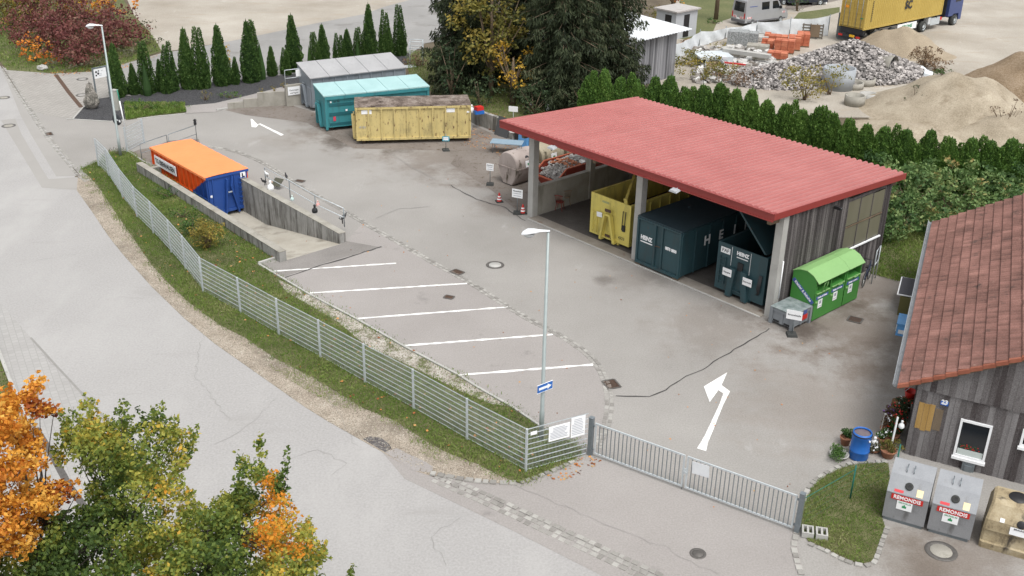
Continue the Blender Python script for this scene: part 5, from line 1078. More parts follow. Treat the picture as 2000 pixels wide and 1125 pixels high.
fplate('name_plate', 'small blank white plate near the corner post of the fence', FLN*.05, FLN*.15, 1.38, 1.5)
# gate
gl, gr = P(1152, 888), P(1556, 1040); d = (gr-gl).normalized(); an = math.atan2(d.y, d.x); GL = (gr-gl).length
gate = thing('double_gate', 'closed galvanised double swing gate across the drive', 'gate', gl, an); GH = 1.28
for x, h in ((0, 1.42), (GL, 1.4)):
    b_ = MB(); b_.bx(x-.07, x+.07, -.07, .07, 0, h); b_.bx(x-.08, x+.08, -.08, .08, h, h+.02); b_.build('gate_post', GALVD, gate)
mid = GL*.478
for x0, x1 in ((.14, mid-.05), (mid+.03, GL-.14)):
    b_ = MB(); b_.bx(x0, x1, -.02, .02, GH-.05, GH); b_.bx(x0, x1, -.02, .02, .1, .15); b_.bx(x0, x0+.05, -.02, .02, .151, GH-.051); b_.bx(x1-.05, x1, -.02, .02, .151, GH-.051); lf = b_.build('gate_leaf', GALV, gate)
    b_ = MB(); nb = round((x1-x0)/.142)
    for k in range(1, nb): x = x0+.025+(x1-x0-.05)*k/nb; b_.bx(x-.011, x+.011, -.011, .011, .151, GH-.051)
    b_.build('bars', GALVD, lf)
for x in (.1, GL-.1):
    for z in (.25, 1.15): b_ = MB(); b_.box((x, 0, z), (.07, .05, .05)); b_.build('hinge', GALVD, gate)
b_ = MB(); b_.bx(mid-.05, mid+.07, -.035, -.021, .62, .82); b_.build('lock_case', GALV, gate)
b_ = MB(); b_.tube([(mid-.02, -.03, .75), (mid-.02, -.1, .75), (mid+.1, -.1, .75)], .012, 6); b_.build('handle', GALV, gate)
b_ = MB(); b_.tube([(mid-.06, .0, .0), (mid-.06, .0, .5)], .014, 6); b_.build('drop_bolt', GALVD, gate)
p = gl+d*(mid+.2); t = thing('gate_sign', 'blank white board on the right leaf of the gate', 'sign', p, an); b_ = MB(); b_.box((.3, -.03, .98), (.56, .01, .42), Matrix.Rotation(R(-4), 3, 'Y')); b_.build('board', mat('faded_board', [(.6, .62, .64), (.72, .74, .76)], .5, nscale=6), t)
# lamps
def lamp(px, py, h, hd, label):
    p = P(px, py); t = thing('street_lamp', label, 'street lamp', p, R(hd), 'tall street lamps')
    b_ = MB(); b_.tube([(0, 0, 0), (0, 0, 1.1), (0, 0, 1.12), (0, 0, h)], [.085, .085, .07, .045], 12); b_.build('pole', POLEM, t)
    LH = mat('lamp_housing', [(.62, .64, .66), (.72, .74, .76)], .4, nscale=4)
    b_ = MB(); secs = [(-.06, .05, .05, .0), (.15, .06, .05, .02), (.35, .09, .06, .03), (.55, .17, .1, .03), (.8, .2, .13, .02), (1.0, .14, .09, -.02), (1.08, .03, .02, -.04)]; vs = []; n = 12
    for x, w_, hh, zc in [(q[0]*.78, q[1]*.82, q[2]*.82, q[3]) for q in secs]:
        for k in range(n): a_ = 2*math.pi*k/n; vs.append((x, math.cos(a_)*w_, h+.03+zc+math.sin(a_)*hh*(1 if math.sin(a_) > 0 else .5)))
    b_.mesh(vs, [(i*n+k, i*n+(k+1) % n, (i+1)*n+(k+1) % n, (i+1)*n+k) for i in range(len(secs)-1) for k in range(n)]+[tuple(range(n))], sm=True); b_.build('lamp_head', LH, t)
    b_ = MB(); vs = []
    for r_, z in ((1, 0), (.85, -.07), (.5, -.12), (.01, -.14)):
        for k in range(14): a_ = 2*math.pi*k/14; vs.append((.6+math.cos(a_)*.19*r_, math.sin(a_)*.13*r_, h+.0+z))
    b_.mesh(vs, [(i*14+k, i*14+(k+1) % 14, (i+1)*14+(k+1) % 14, (i+1)*14+k) for i in range(3) for k in range(14)], sm=True); b_.build('lamp_glass', mat('lamp_glass', [(.55, .57, .58)], .15, spec=.6), t)
    b_ = MB(); b_.bx(-.012, .06, -.04, .04, .5, .85) if 0 else b_.box((0, -.082, .7), (.07, .012, .35)); b_.build('service_door', POLEM, t); return t
lamp(236, 306, 7.42, 188, 'tall grey street lamp at the far end of the mesh fence')
lamp(1057, 858, 7.5, 192, 'tall grey street lamp near the gate with a blue sign on its pole')
p = P(1057, 858); q1, q2 = P(1054, 752, 1.85), P(1079, 735, 1.85); zz = 2.08; an = math.degrees(ang(q1, q2)); an = 38
t = thing('direction_sign', 'blue sign with white arrow on the pole of the near street lamp', 'sign', (p.x, p.y, zz), R(an)); b_ = MB(); b_.bx(-.31, .31, -.11, -.095, -.14, .14); bo = b_.build('board', BLUEP, t)
b_ = MB(); b_.bx(-.26, .1, -.116, -.112, -.045, .045); b_.face([(.1, -.114, -.1), (.27, -.114, 0), (.1, -.114, .1)]); b_.build('arrow', WHITE, bo, fix=False); b_ = MB(); b_.bx(-.33, .33, -.112, -.094, -.155, -.142); b_.bx(-.33, .33, -.112, -.094, .142, .155); b_.build('rim', WHITE, bo)
p = P(236, 306); t = thing('round_sign', 'round traffic sign seen from its dark back on the far street lamp', 'sign', (p.x, p.y, 2.15), R(-20)); b_ = MB(); b_.lathe([(0, .01), (.31, .01), (.32, 0), (.31, -.01), (0, -.01)], (0, .12, 0), 24, axis=Matrix.Rotation(R(90), 3, 'X')); b_.build('disc', mat('dark_sign_back', [(.03, .035, .04)], .6), t, fix=False)
b_ = MB(); b_.box((0, .08, .0), (.2, .04, .05)); b_.box((.2, .095, -.05), (.1, .01, .12)); b_.build('clamp', WHITE, t)
p = P(229, 215); t = thing('meter_cabinet', 'slim beige electric cabinet on the dark bed behind the far lamp', 'cabinet', p, R(-15)); b_ = MB(); b_.bx(-.16, .16, -.12, .12, 0, 1.3); b_.build('body', mat('cabinet_beige', [(.36, .36, .32)], .6), t); b_ = MB(); b_.bx(-.18, .18, -.14, .14, 1.3, 1.36); b_.build('lid', CONCL, t)
p = P(249, 297); h = Z(249, 297, 250); t = thing('fence_post_frame', 'narrow galvanised mesh panel with tall white and green pole behind the far lamp', 'fence', p, R(75)); b_ = MB(); b_.bx(-.04, .04, -.04, .04, 0, 1.5); b_.build('post', GALV, t)
b_ = MB(); b_.bx(1.7, 1.78, -.04, .04, 0, 1.5); b_.build('post', GALV, t); b_ = MB()
for k in range(8): b_.bar((.04, 0, .1+k*.19), (1.7, 0, .1+k*.19), .012, .02)
for k in range(1, 30): b_.bar((1.7*k/30, 0, .1), (1.7*k/30, 0, 1.45), .007)
b_.build('mesh_panel', GALV, t, fix=False)
p = P(244, 248); t = thing('barrier_pole', 'upright white pole with green tip at the kerb of the weedy patch', 'pole', p, 0); hh = Z(244, 248, 175); b_ = MB(); b_.tube([(0, 0, 0), (-.1, 0, hh*.7)], .04, 8); b_.build('pole', WHITE, t); b_ = MB(); b_.tube([(-.1, 0, hh*.7), (-.16, 0, hh)], .04, 8); b_.build('tip', mat('green_paint', [(.02, .2, .13)], .5), t)
# info board and boulder
p, q = P(190, 199), P(216, 193); d = (q-p).normalized(); t = thing('info_board', 'white company board with black emblem in a grey frame behind the boulder', 'sign', p, math.atan2(d.y, d.x)); L_ = (q-p).length; h = 2.2
b_ = MB(); b_.bar((0, 0, 0), (0, 0, h), .08); b_.build('post', GALVD, t); b_ = MB(); b_.bar((L_, 0, 0), (L_, 0, h), .08); b_.build('post', GALVD, t); b_ = MB(); b_.bar((-.04, 0, h+.03), (L_+.04, 0, h+.03), .08); b_.build('top_rail', GALVD, t)
b_ = MB(); b_.bx(.05, L_-.05, -.03, -.01, h-.65, h-.03); bo = b_.build('board', WHITE, t); b_ = MB()
for x, z, s in ((.22, .42, .13), (.36, .3, .14), (.2, .2, .1), (.4, .47, .09)): b_.box((x, -.034, h-.65+z), (s, .004, s), Matrix.Rotation(R(25), 3, 'Y'))
b_.build('emblem', INK, bo, fix=False); b_ = MB()
for k in range(4): b_.bx(.6, L_-.3-.1*k, -.036, -.032, h-.2-.1*k, h-.17-.1*k)
b_.build('print', GREYINK, bo)
def noisy_rock(name, p, sx, sy, sz, m, label, cat, seed=3, taper=.5):
    bm = bmesh.new(); bmesh.ops.create_icosphere(bm, subdivisions=4, radius=1); from mathutils import noise as mn
    for v in bm.verts:
        c = v.co.copy(); k = 1+.28*mn.noise(c*1.7+Vector((seed, 0, 0)))+.12*mn.noise(c*5+Vector((0, seed, 0))); z = (c.z+1)/2; f = 1-taper*z**1.3
        v.co = Vector((c.x*k*sx*f, c.y*k*sy*f, (c.z*.5+.5)*k*sz-.03))
    me = bpy.data.meshes.new(name); bm.to_mesh(me); bm.free(); me.materials.append(m); o = bpy.data.objects.new(name, me); COL.objects.link(o); o.location = p; return tag(o, label, cat)
STONE = mat('lichen_stone', [(.06, .058, .05), (.17, .16, .14), (.36, .33, .3)], .95, nscale=2.2, namt=.8, fscale=14, famt=.6, bump=.8, bscale=9, bdist=.06)
noisy_rock('boulder', P(180, 212), .62, .5, 1.62, STONE, 'tall pointed grey boulder standing on the dark chippings', 'boulder', taper=.62)
noisy_rock('boulder', P(84, 137), .4, .3, .4, CONCL, 'small pale block of stone at the edge of the far grass', 'boulder', 7, .1)
# railing along the ramp wall
rp_ = [P(519.5, 361, .5), P(567, 387, .5), P(617, 416.5, .5), P(672.8, 443, .5)]
t = thing('ramp_railing', 'galvanised railing with two rails on the streaked ramp wall', 'railing', (0, 0, 0))
for p in rp_: b_ = MB(); b_.tube([p, p+Vector((0, 0, .95))], .024, 8); b_.build('post', GALVD, t)
for z in (.95, .48):
    b_ = MB(); b_.tube([p+Vector((0, 0, z)) for p in rp_], .02, 6); b_.build('rail', GALV, t)
t = thing('ramp_railing', 'galvanised railing frame around the deep end of the ramp', 'railing', (0, 0, 0)); pl = [P(277.6, 314), P(329, 296), P(332, 295), P(385, 276)]
for a, b in ((0, 1), (2, 3)):
    b_ = MB(); b_.tube([pl[a], pl[a]+Vector((0, 0, 1)), pl[b]+Vector((0, 0, 1)), pl[b]], .022, 6); b_.tube([pl[a]+Vector((0, 0, .45)), pl[b]+Vector((0, 0, .45))], .015, 6); b_.build('rail', GALVD, t)
t = thing('mail_lamp', 'small black lantern on the far railing post by the ramp', 'lantern', P(385, 276)+Vector((0, 0, 1.0))); b_ = MB(); b_.lathe([(.03, 0), (.09, .05), (.09, .22), (.0, .32)], n=8); b_.build('body', BLACKP, t, fix=False); b_ = MB(); b_.lathe([(0, .33), (.12, .3), (0, .4)], n=8); b_.build('cap', BLACKP, t, fix=False)
def bird(px, py, z, an, label, m, h=.45, legs=True):
    p = P(px, py, z); t = thing('garden_figure', label, 'garden figure', p, R(an)); b_ = MB()
    b_.tube([(-.3*h, 0, .5*h), (-.1*h, 0, .5*h), (.15*h, 0, .6*h), (.3*h, 0, .75*h), (.33*h, 0, .95*h), (.5*h, 0, .95*h)], [.03*h, .17*h, .17*h, .08*h, .08*h, .01*h], 8); b_.build('body', m, t)
    for s in (-1, 1): b_ = MB(); b_.tube([(0, s*.06*h, .45*h), (0, s*.06*h, 0)], .02*h+.004, 5); b_.build('leg', BLACKP, t)
BW = mat('black_white_figure', [(.02, .02, .02), (.05, .05, .05), (.7, .7, .7)], .6, nscale=9, namt=.9)
bird(669, 437, .5, 30, 'stork figure on the end post of the ramp railing', BW, .6); bird(517, 362, .5, 200, 'dark bird figure at the foot of the first railing post', BLACKP, .42)
bird(522, 346, .95, 160, 'white bird figure perched on the first railing post', WHITE, .35); bird(560, 352, 1.35, 120, 'dark bird figure perched on the second railing post', BLACKP, .38)
figure(571, 391, .5, 'pale green garden figure at the foot of the second railing post', .28, mat('pale_green', [(.5, .62, .6)], .5)); figure(615, 415, .5, 'black garden cat figure at the foot of the third railing post', .42, BLACKP); figure(529, 370, .5, 'white garden figure beside the wire stand on the ramp wall', .5)
figure(621, 402, .95, 'small red and white figure on the rail beside the third post', .28, mat('red_white_figure', [(.5, .05, .04), (.7, .65, .62)], .5, nscale=12, namt=1))
t = thing('small_board', 'small dark board leaning on a wire stand by the ramp railing', 'board', P(543, 368)+Vector((0, 0, .05)), R(-30)); b_ = MB(); b_.box((0, 0, .3), (.55, .03, .5), Matrix.Rotation(R(-50), 3, 'X')); b_.build('board', mat('olive_board', [(.07, .07, .05)], .8), t); b_ = MB(); b_.tube([(-.3, 0, 0), (-.25, .1, .6)], .01, 5); b_.build('stand', GALVD, t)
# ================================================================== vegetation helpers
def quadmesh(name, q, tint, mats, parent=None, mi=None):
    n = len(q); me = bpy.data.meshes.new(name); me.vertices.add(4*n); me.vertices.foreach_set('co', q.reshape(-1)); me.loops.add(4*n); me.loops.foreach_set('vertex_index', np.arange(4*n)); me.polygons.add(n); me.polygons.foreach_set('loop_start', np.arange(n)*4)
    for m in (mats if hasattr(mats, '__len__') else [mats]): me.materials.append(m)
    at = me.attributes.new('tint', 'FLOAT', 'FACE'); at.data.foreach_set('value', np.asarray(tint, np.float32))
    if mi is not None: me.polygons.foreach_set('material_index', mi)
    me.update(); me.validate(); o = bpy.data.objects.new(name, me); COL.objects.link(o)
    if parent: o.parent = parent
    return o
def leafq(c, size, a, b, asp):
    c = np.asarray(c, float); size = np.broadcast_to(size, (len(c),))[:, None]; return np.stack([c-a*size*.5, c+b*size*asp*.5, c+a*size*.5, c-b*size*asp*.5], 1)
def unit(v): return v/np.maximum(1e-9, np.linalg.norm(v, axis=1))[:, None]
def shell_quads(rf, H, n=12, m=10):
    q = []
    for i in range(m):
        z0, z1 = H*i/m, H*(i+1)/m
        for k in range(n):
            a0_, a1_ = 2*math.pi*k/n, 2*math.pi*(k+1)/n; r0, r1 = rf(z0/H), rf(z1/H); q.append([(r0*math.cos(a0_), r0*math.sin(a0_), z0), (r0*math.cos(a1_), r0*math.sin(a1_), z0), (r1*math.cos(a1_), r1*math.sin(a1_), z1), (r1*math.cos(a0_), r1*math.sin(a0_), z1)])
    return np.array(q)
THU = leafmat('thuja', [(.018, .045, .012), (.045, .1, .02), (.08, .15, .032), (.13, .2, .055)], .15, .7)
THB = leafmat('thuja_bright', [(.032, .075, .014), (.075, .155, .028), (.12, .22, .04), (.19, .29, .07)], .15, .7)
objrandom(THU, .22); objrandom(THB, .26)
def thuja_mesh(H, Rr, n, seed, m, multi=1, ls=.16, col=False):
    rg = np.random.RandomState(seed); u = rg.rand(n); z = 1-np.sqrt(1-u*.985); th = rg.rand(n)*2*math.pi
    def rf(z): z = np.asarray(z); return Rr*np.clip(np.minimum(1, .72+z*1.6)*(1-z**1.35)**.95, 0, 1)
    if col:
        def rf(z): z = np.asarray(z); return Rr*np.clip(np.minimum(1, .8+z)*(1-np.clip((z-.5)/.5, 0, 1)**1.15), 0, 1)
    lump = 1+.10*np.sin(th*3+seed+z*9)+.09*np.sin(th*5-z*17+seed*2)+.06*np.sin(z*40+th*2)
    tipx = 0
    lump = lump+.07*np.sin(th*9+z*33+seed); r = rf(z)*lump*(1-rg.rand(n)**3*.35)
    c = np.stack([r*np.cos(th), r*np.sin(th), z*H], 1)
    if multi > 1:
        k = rg.randint(0, multi, n); off = rg.normal(size=(multi, 2))*Rr*.42; hs_ = 1-rg.rand(multi)*.16; c[:, 2] *= hs_[k]; c[:, :2] = c[:, :2]*.72+off[k]*(1-(z*.2))[:, None]
    out = np.stack([np.cos(th), np.sin(th), np.zeros(n)], 1); a = unit(out*.45+np.array([0, 0, 1.])+rg.normal(size=(n, 3))*.35); b = unit(np.cross(a, rg.normal(size=(n, 3))))
    q = leafq(c, ls*(.6+.8*rg.rand(n)), a, b, .55); core = shell_quads(lambda z: float(rf(z))*(.74 if multi == 1 else .45), H*(.93 if multi == 1 else .55))  # core: inner cone added to block light through the crown, tinted dark
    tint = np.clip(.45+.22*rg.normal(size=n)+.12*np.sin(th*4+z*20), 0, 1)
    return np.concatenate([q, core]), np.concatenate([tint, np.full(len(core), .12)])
thu = []
for s in range(4):
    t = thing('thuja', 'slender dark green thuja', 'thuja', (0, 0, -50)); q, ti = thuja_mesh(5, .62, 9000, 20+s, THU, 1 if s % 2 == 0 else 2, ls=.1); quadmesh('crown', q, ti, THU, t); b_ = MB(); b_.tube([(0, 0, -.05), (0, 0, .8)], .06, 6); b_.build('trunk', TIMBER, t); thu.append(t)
rowT = [(215, 72, 232, 189, 30), (251, 151, 256, 183, 11), (261, 116, 264, 184, 20), (274, 66, 289, 187, 34), (307, 108, 317, 178, 20), (328, 53, 341, 176, 33), (356, 41, 370, 172, 32), (390, 28, 404, 169, 34), (427, 35, 436, 166, 34), (458, 96, 462, 161, 21), (480, 27, 491, 160, 33), (501, 20, 513, 155, 31), (528, 83, 532, 148, 19), (549, 78, 553, 144, 21),
        (565, 15, 576, 139, 31), (602, 50, 607, 134, 25), (628, 38, 633, 130, 25), (652, 47, 656, 126, 23), (676, 49, 679, 122, 23), (694, 44, 699, 119, 23), (718, -5, 723, 116, 27), (741, -8, 745, 112, 24), (757, 47, 761, 110, 19), (782, -10, 787, 106, 26)]
ordi = ['first', 'second', 'third', 'fourth', 'fifth', 'sixth', 'seventh', 'eighth', 'ninth', 'tenth', '11th', '12th', '13th', '14th', '15th', '16th', '17th', '18th', '19th', '20th', '21st', '22nd', '23rd', '24th']
for i, (tx, ty, bx_, by_, wd) in enumerate(rowT):
    p = P(bx_, by_); h = Z(bx_, by_, ty); pxm = abs(proj(p+CR)[0]-proj(p)[0]); r_ = wd/2/pxm
    t = thu[i % 4]; lab = ('tall' if h > 3.6 else 'short')+' slender thuja in the dark bed, '+ordi[i]+' of the row from the left'
    lean = (rnd.uniform(-.02, .02), rnd.uniform(-.02, .02))
    if i < 4: c = t; c.location = p; c['label'] = lab
    else: c = dup(t, p, rnd.uniform(0, 6), lab)
    c['group'] = 'thujas in the row on the dark bed'; c.rotation_euler = (lean[0], lean[1], rnd.uniform(0, 6)); c.scale = (r_/.62*1.2, r_/.62*1.2, h/5*1.01)
# hedge behind the shed
hed = []
for s in range(4):
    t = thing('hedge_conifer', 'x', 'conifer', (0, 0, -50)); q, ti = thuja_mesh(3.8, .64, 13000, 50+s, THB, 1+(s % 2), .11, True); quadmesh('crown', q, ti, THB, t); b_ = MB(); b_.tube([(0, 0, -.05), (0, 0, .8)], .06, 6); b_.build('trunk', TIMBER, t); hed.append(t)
hl = resample([Vector(p) for p in ((4.6, 66.4, 0), (6.1, 65.9, 0), (9.1, 65.1, 0), (12.3, 63.3, 0), (15.7, 60.8, 0), (18.3, 58.3, 0), (20.2, 56.4, 0), (22.8, 55.4, 0), (26.8, 54.6, 0), (32, 54, 0))], .5)
hp = [hl[0]]
for p in hl:
    if (p-hp[-1]).length > .46: hp.append(p)
def wordn(i):
    on = ['', 'first', 'second', 'third', 'fourth', 'fifth', 'sixth', 'seventh', 'eighth', 'ninth']; 
    return str(i)+('th' if 10 <= i % 100 <= 20 else {1: 'st', 2: 'nd', 3: 'rd'}.get(i % 10, 'th')) if i > 9 else on[i]
for i, p in enumerate(hp):
    lab = 'green conifer of the dense hedge behind the red roof, '+wordn(i+1)+' from the left end'; p = Vector((p.x+rnd.uniform(-.08, .08), p.y+rnd.uniform(-.1, .1), 0)); t = hed[i % 4]
    if i < 4: c = t; c.location = p; c['label'] = lab
    else: c = dup(t, p, 0, lab)
    c['group'] = 'conifers of the hedge behind the shed'; s = rnd.uniform(.86, 1.12); hh = rnd.choice((.9, .94, .97, 1., 1.03, 1.08))*(1.02 if i < len(hp)*.55 else .96); c.rotation_euler = (0, 0, rnd.uniform(0, 6)); c.scale = (s, s, hh)
# generic leafy plants
PAL = {'hazel': leafmat('hazel', [(.02, .05, .015), (.055, .11, .035), (.11, .19, .06), (.22, .3, .11), (.35, .22, .08)], .3), 'redbush': leafmat('redbush', [(.05, .02, .018), (.12, .035, .035), (.17, .06, .05), (.22, .13, .09)], .2),
       'olive': leafmat('olive', [(.03, .04, .012), (.09, .1, .025), (.2, .18, .04), (.38, .28, .06)], .3), 'yellow': leafmat('yellow', [(.12, .08, .015), (.4, .24, .03), (.6, .38, .05), (.7, .5, .1)], .35), 'orange': leafmat('orange', [(.14, .035, .01), (.5, .14, .02), (.72, .27, .04), (.8, .42, .08)], .35),
       'green': leafmat('green', [(.015, .04, .012), (.04, .09, .02), (.08, .16, .035), (.15, .24, .06)], .3), 'grey': leafmat('grey', [(.05, .055, .03), (.12, .12, .07), (.22, .21, .14)], .2), 'brush': leafmat('brush', [(.06, .035, .02), (.13, .08, .05), (.2, .13, .07)], .2),
       'oak': leafmat('oak', [(.03, .055, .014), (.062, .108, .023), (.13, .182, .034), (.26, .285, .052), (.45, .39, .068), (.66, .3, .03), (.66, .22, .02)], .35), 'maple': leafmat('maple', [(.1, .02, .01), (.3, .07, .012), (.6, .23, .03), (.7, .35, .05), (.74, .46, .1)], .35),
       'yew': leafmat('yew', [(.008, .018, .008), (.02, .04, .016), (.045, .07, .028), (.08, .1, .045)], .1, .7), 'spruce': leafmat('spruce', [(.008, .014, .007), (.022, .033, .014), (.045, .06, .026), (.085, .088, .045)], .1, .7)}
def clumpleaves(cl, per, size, rg, flat=.3):
    """cl: list of (x,y,z,r,tint) -> centres and tints"""
    C = []; T = []
    for x, y, z, r_, ti in cl:
        n = max(6, int(per*r_*r_)) if per > 0 else -per; v = rg.normal(size=(n, 3)); v = unit(v)*(rg.rand(n, 1)**.45)*r_; v[:, 2] *= (1-flat); C.append(v+np.array([x, y, z])); T.append(np.clip(ti+rg.normal(size=n)*.10+v[:, 2]/r_*.05, 0, 1))
    return np.concatenate(C), np.concatenate(T)
def bush(name, p, rx, ry, h, m, label, cat='shrub', ncl=40, per=260, ls=.1, tint=.5, tv=.15, seed=1, stems=8, group=None, asp=.6, base=.05, rot=0):
    rg = np.random.RandomState(seed); t = thing(name, label, cat, p, rot, group); cl = []
    for i in range(ncl):
        v = rg.normal(size=3); v /= np.linalg.norm(v); v *= rg.rand()**.4; z = h*(.5+.48*v[2]); f = 1 if z > h*.3 else .8; cl.append((v[0]*rx*f, v[1]*ry*f, max(base, z), rg.uniform(.16, .3)*min(rx, ry, h)**.6*1.1, np.clip(tint+rg.normal()*tv, 0, 1)))
    C, T = clumpleaves(cl, per, ls, rg); C[:, 2] = np.maximum(C[:, 2], .03); leaves('foliage', C, ls*(.6+.7*rg.rand(len(C))), m, t, T, asp=asp)
    b_ = MB()
    for i in range(stems): c = cl[rg.randint(ncl)]; b_.tube([(rg.uniform(-.1, .1), rg.uniform(-.1, .1), 0), (c[0]*.4, c[1]*.4, c[2]*.5), c[:3]], [.035*h**.5, .02*h**.5, .008], 5)
    b_.build('stems', TIMBER, t); return t
# bank shrubs
bush('small_shrub', P(407, 485), .8, .75, 1.65, PAL['olive'], 'yellowing round shrub on the grass bank beside the ramp wall', ncl=70, per=560, ls=.1, tint=.78, seed=2, stems=14)
bush('small_shrub', P(377, 462), .6, .5, 1.1, PAL['green'], 'dark green shrub left of the yellowing one on the bank', ncl=40, per=420, ls=.1, tint=.35, seed=3)
bush('small_shrub', P(330, 385), .9, .6, .55, PAL['green'], 'low green weeds in the middle of the grass bank', ncl=30, per=300, ls=.09, tint=.4, seed=4)
bush('small_shrub', P(360, 425), .9, .6, .5, PAL['green'], 'low weeds on the bank above the green shrub', ncl=26, per=300, ls=.09, tint=.45, seed=5)
bush('weed_clump', P(232, 303), .55, .5, .5, PAL['grey'], 'grey-green weeds around the foot of the far street lamp', ncl=18, per=300, ls=.08, tint=.5, seed=6)
bush('weed_clump', P(275, 215), 1.3, .7, .7, PAL['green'], 'tall green weeds at the left end of the weedy patch', ncl=34, per=260, ls=.1, tint=.45, seed=7); bush('weed_clump', P(325, 213), 1.6, .6, .45, PAL['green'], 'low green weeds at the right end of the weedy patch', ncl=34, per=260, ls=.1, tint=.6, seed=8)
bush('weed_clump', P(447, 191), 1.0, .5, .45, PAL['green'], 'fresh green ground plant on the dark bed near the path', ncl=30, per=300, ls=.1, tint=.7, seed=9); bush('weed_clump', P(402, 196), .5, .4, .8, PAL['olive'], 'thin yellowing weed on the dark bed left of the green plant', ncl=14, per=160, ls=.09, tint=.6, seed=10)
bush('young_tree', P(444, 158), .5, .5, 3.1, PAL['yellow'], 'thin young tree with yellow leaves in front of the thuja row', 'tree', ncl=24, per=130, ls=.13, tint=.5, seed=11)
for k, (px, py) in enumerate(((510, 184), (536, 180), (556, 172))): bush('weed_clump', P(px, py), .3, .25, .5, PAL['olive'], ('yellow weed on the dark bed, %s of three near the stepped wall' % ('left one', 'middle one', 'right one')[k]), ncl=8, per=200, ls=.08, tint=.8, seed=12+k)
# hazel thicket behind the shed
k = 0
for x, y, h in ((17.3, 50.6, 2.6), (19.2, 49.4, 2.3), (20.2, 51.8, 2.9), (22.2, 51.2, 2.6), (18.6, 52.6, 2.9), (24.2, 52.4, 2.7), (22.3, 53.6, 2.9), (26.6, 52.6, 2.6), (17.9, 48.2, 1.7), (21.2, 49.0, 2.0), (24.3, 50.2, 2.3), (29, 52.6, 2.6)):
    bush('hazel_bush', (x, y, 0), 1.7, 1.5, h, PAL['hazel'], 'broad green hazel bush between the shed and the tiled roof', ncl=60, per=230, ls=.2, tint=.5+(.1 if k % 3 == 0 else -.03), tv=.17, seed=30+k, group='hazel bushes between shed and house'); k += 1
for i in (8, 9): pass
for k, (px, py, r_) in enumerate(((1690, 300, .6),)): pass
# far left shrubs
def far(px, py, rx, h, pal, label, seed, ncl=60, per=60, ls=.3, tint=.5, tv=.15, cat='shrub', group=None, base=.1): return bush('autumn_shrub' if cat == 'shrub' else 'autumn_tree', P(px, py), rx, rx*.8, h, PAL[pal], label, cat, ncl, per, ls, tint, tv, seed, 8, group, base=base)
G_ = 'dark red shrubs on the far grass'
for k, (px, py, rx, h) in enumerate(((75, 98, 3.2, 3.6), (118, 110, 3.4, 3.4), (160, 112, 3.3, 3.2), (200, 105, 3.3, 3.0), (235, 92, 2.6, 2.4), (100, 70, 3.6, 4.2), (150, 72, 3.6, 3.8), (200, 74, 3.4, 3.2), (60, 50, 3.2, 4.4), (110, 35, 4, 4.6), (150, 128, 2.4, 1.8))):
    far(px, py, rx, h, 'redbush', 'dark red autumn shrub of the mass on the far grass', 100+k, 90, 75, .22, .55, .2, group=G_)
far(20, 62, 4.2, 5.2, 'olive', 'big yellow-brown shrub in the top left corner', 120, 110, 60, .28, .72, .2); far(56, 40, 3.8, 5.4, 'olive', 'yellow-brown shrub right of the corner one, before the red mass', 121, 100, 60, .28, .75, .2)
far(68, 122, 1.5, 2.2, 'orange', 'small bright orange shrub in front of the red mass', 122, 40, 80, .2, .6); far(98, 128, 1.2, 1.0, 'orange', 'low reddish orange shrub beside the bright orange one', 123, 16, 50, .18, .4)
far(170, 40, 3.2, 4.6, 'yellow', 'golden yellow tree top behind the red shrubs', 124, 70, 55, .3, .65, .12, 'tree'); far(215, 42, 2.8, 4.2, 'orange', 'orange tree beside the golden yellow one', 125, 50, 50, .3, .8, .1, 'tree')
for k, (px, py) in enumerate(((225, 118), (260, 105), (285, 88), (180, 130), (130, 136), (270, 60))): far(px, py, 2.0, .9, 'grey', 'dry brownish undergrowth at the edge of the far grass', 130+k, 30, 80, .18, .35, group='dry undergrowth beside the red shrubs')
# conifers and the yellowing tree behind the containers
def spruce(p, H, Rr, label, seed, zmax=10.5, dens=1.):
    rg = np.random.RandomState(seed); t = thing('spruce_tree', label, 'tree', p, 0); Q = []; T = []; b_ = MB(); b_.tube([(0, 0, 0), (0, 0, H*.5), (0, 0, H)], [.32, .2, .03], 8); b_.build('trunk', TIMBER, t); bb = MB()
    z = .7
    while z < zmax:
        rr = Rr*(1-z/H)**.75*rg.uniform(.85, 1.08); nb = 9
        for k in range(nb):
            a = 2*math.pi*(k+rg.rand()*.8)/nb; L_ = rr*rg.uniform(.72, 1.12); d = np.array([math.cos(a), math.sin(a), 0]); side = np.array([-d[1], d[0], 0]); n = int(260*dens*(L_/3)**1.2); s = rg.rand(n)**.7
            droop = -.28*L_*s**1.3+.12*L_*s**4; w_ = (rg.rand(n)-.5)*2*(.55*np.sin(np.pi*np.minimum(1, s*.9+.08)))*.42*L_; dz = -rg.rand(n)**1.5*.55
            c = d[None]*(s*L_)[:, None]+side[None]*w_[:, None]; c[:, 2] += z+droop+dz; ax = unit(d[None]*.5+side[None]*np.sign(w_)[:, None]*.5+np.array([0, 0, -.9])+rg.normal(size=(n, 3))*.35); bx2 = unit(np.cross(ax, rg.normal(size=(n, 3))))
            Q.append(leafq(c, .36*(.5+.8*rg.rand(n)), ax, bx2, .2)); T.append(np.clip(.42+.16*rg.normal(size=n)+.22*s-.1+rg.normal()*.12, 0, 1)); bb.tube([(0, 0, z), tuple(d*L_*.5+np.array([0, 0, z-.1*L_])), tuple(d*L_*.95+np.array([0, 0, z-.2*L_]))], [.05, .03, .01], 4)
        z += .42
    q = np.concatenate(Q); q[..., 2] = np.maximum(q[..., 2], .05); quadmesh('crown', q, np.concatenate(T), PAL['spruce'], t); bb.build('branches', TIMBER, t); return t
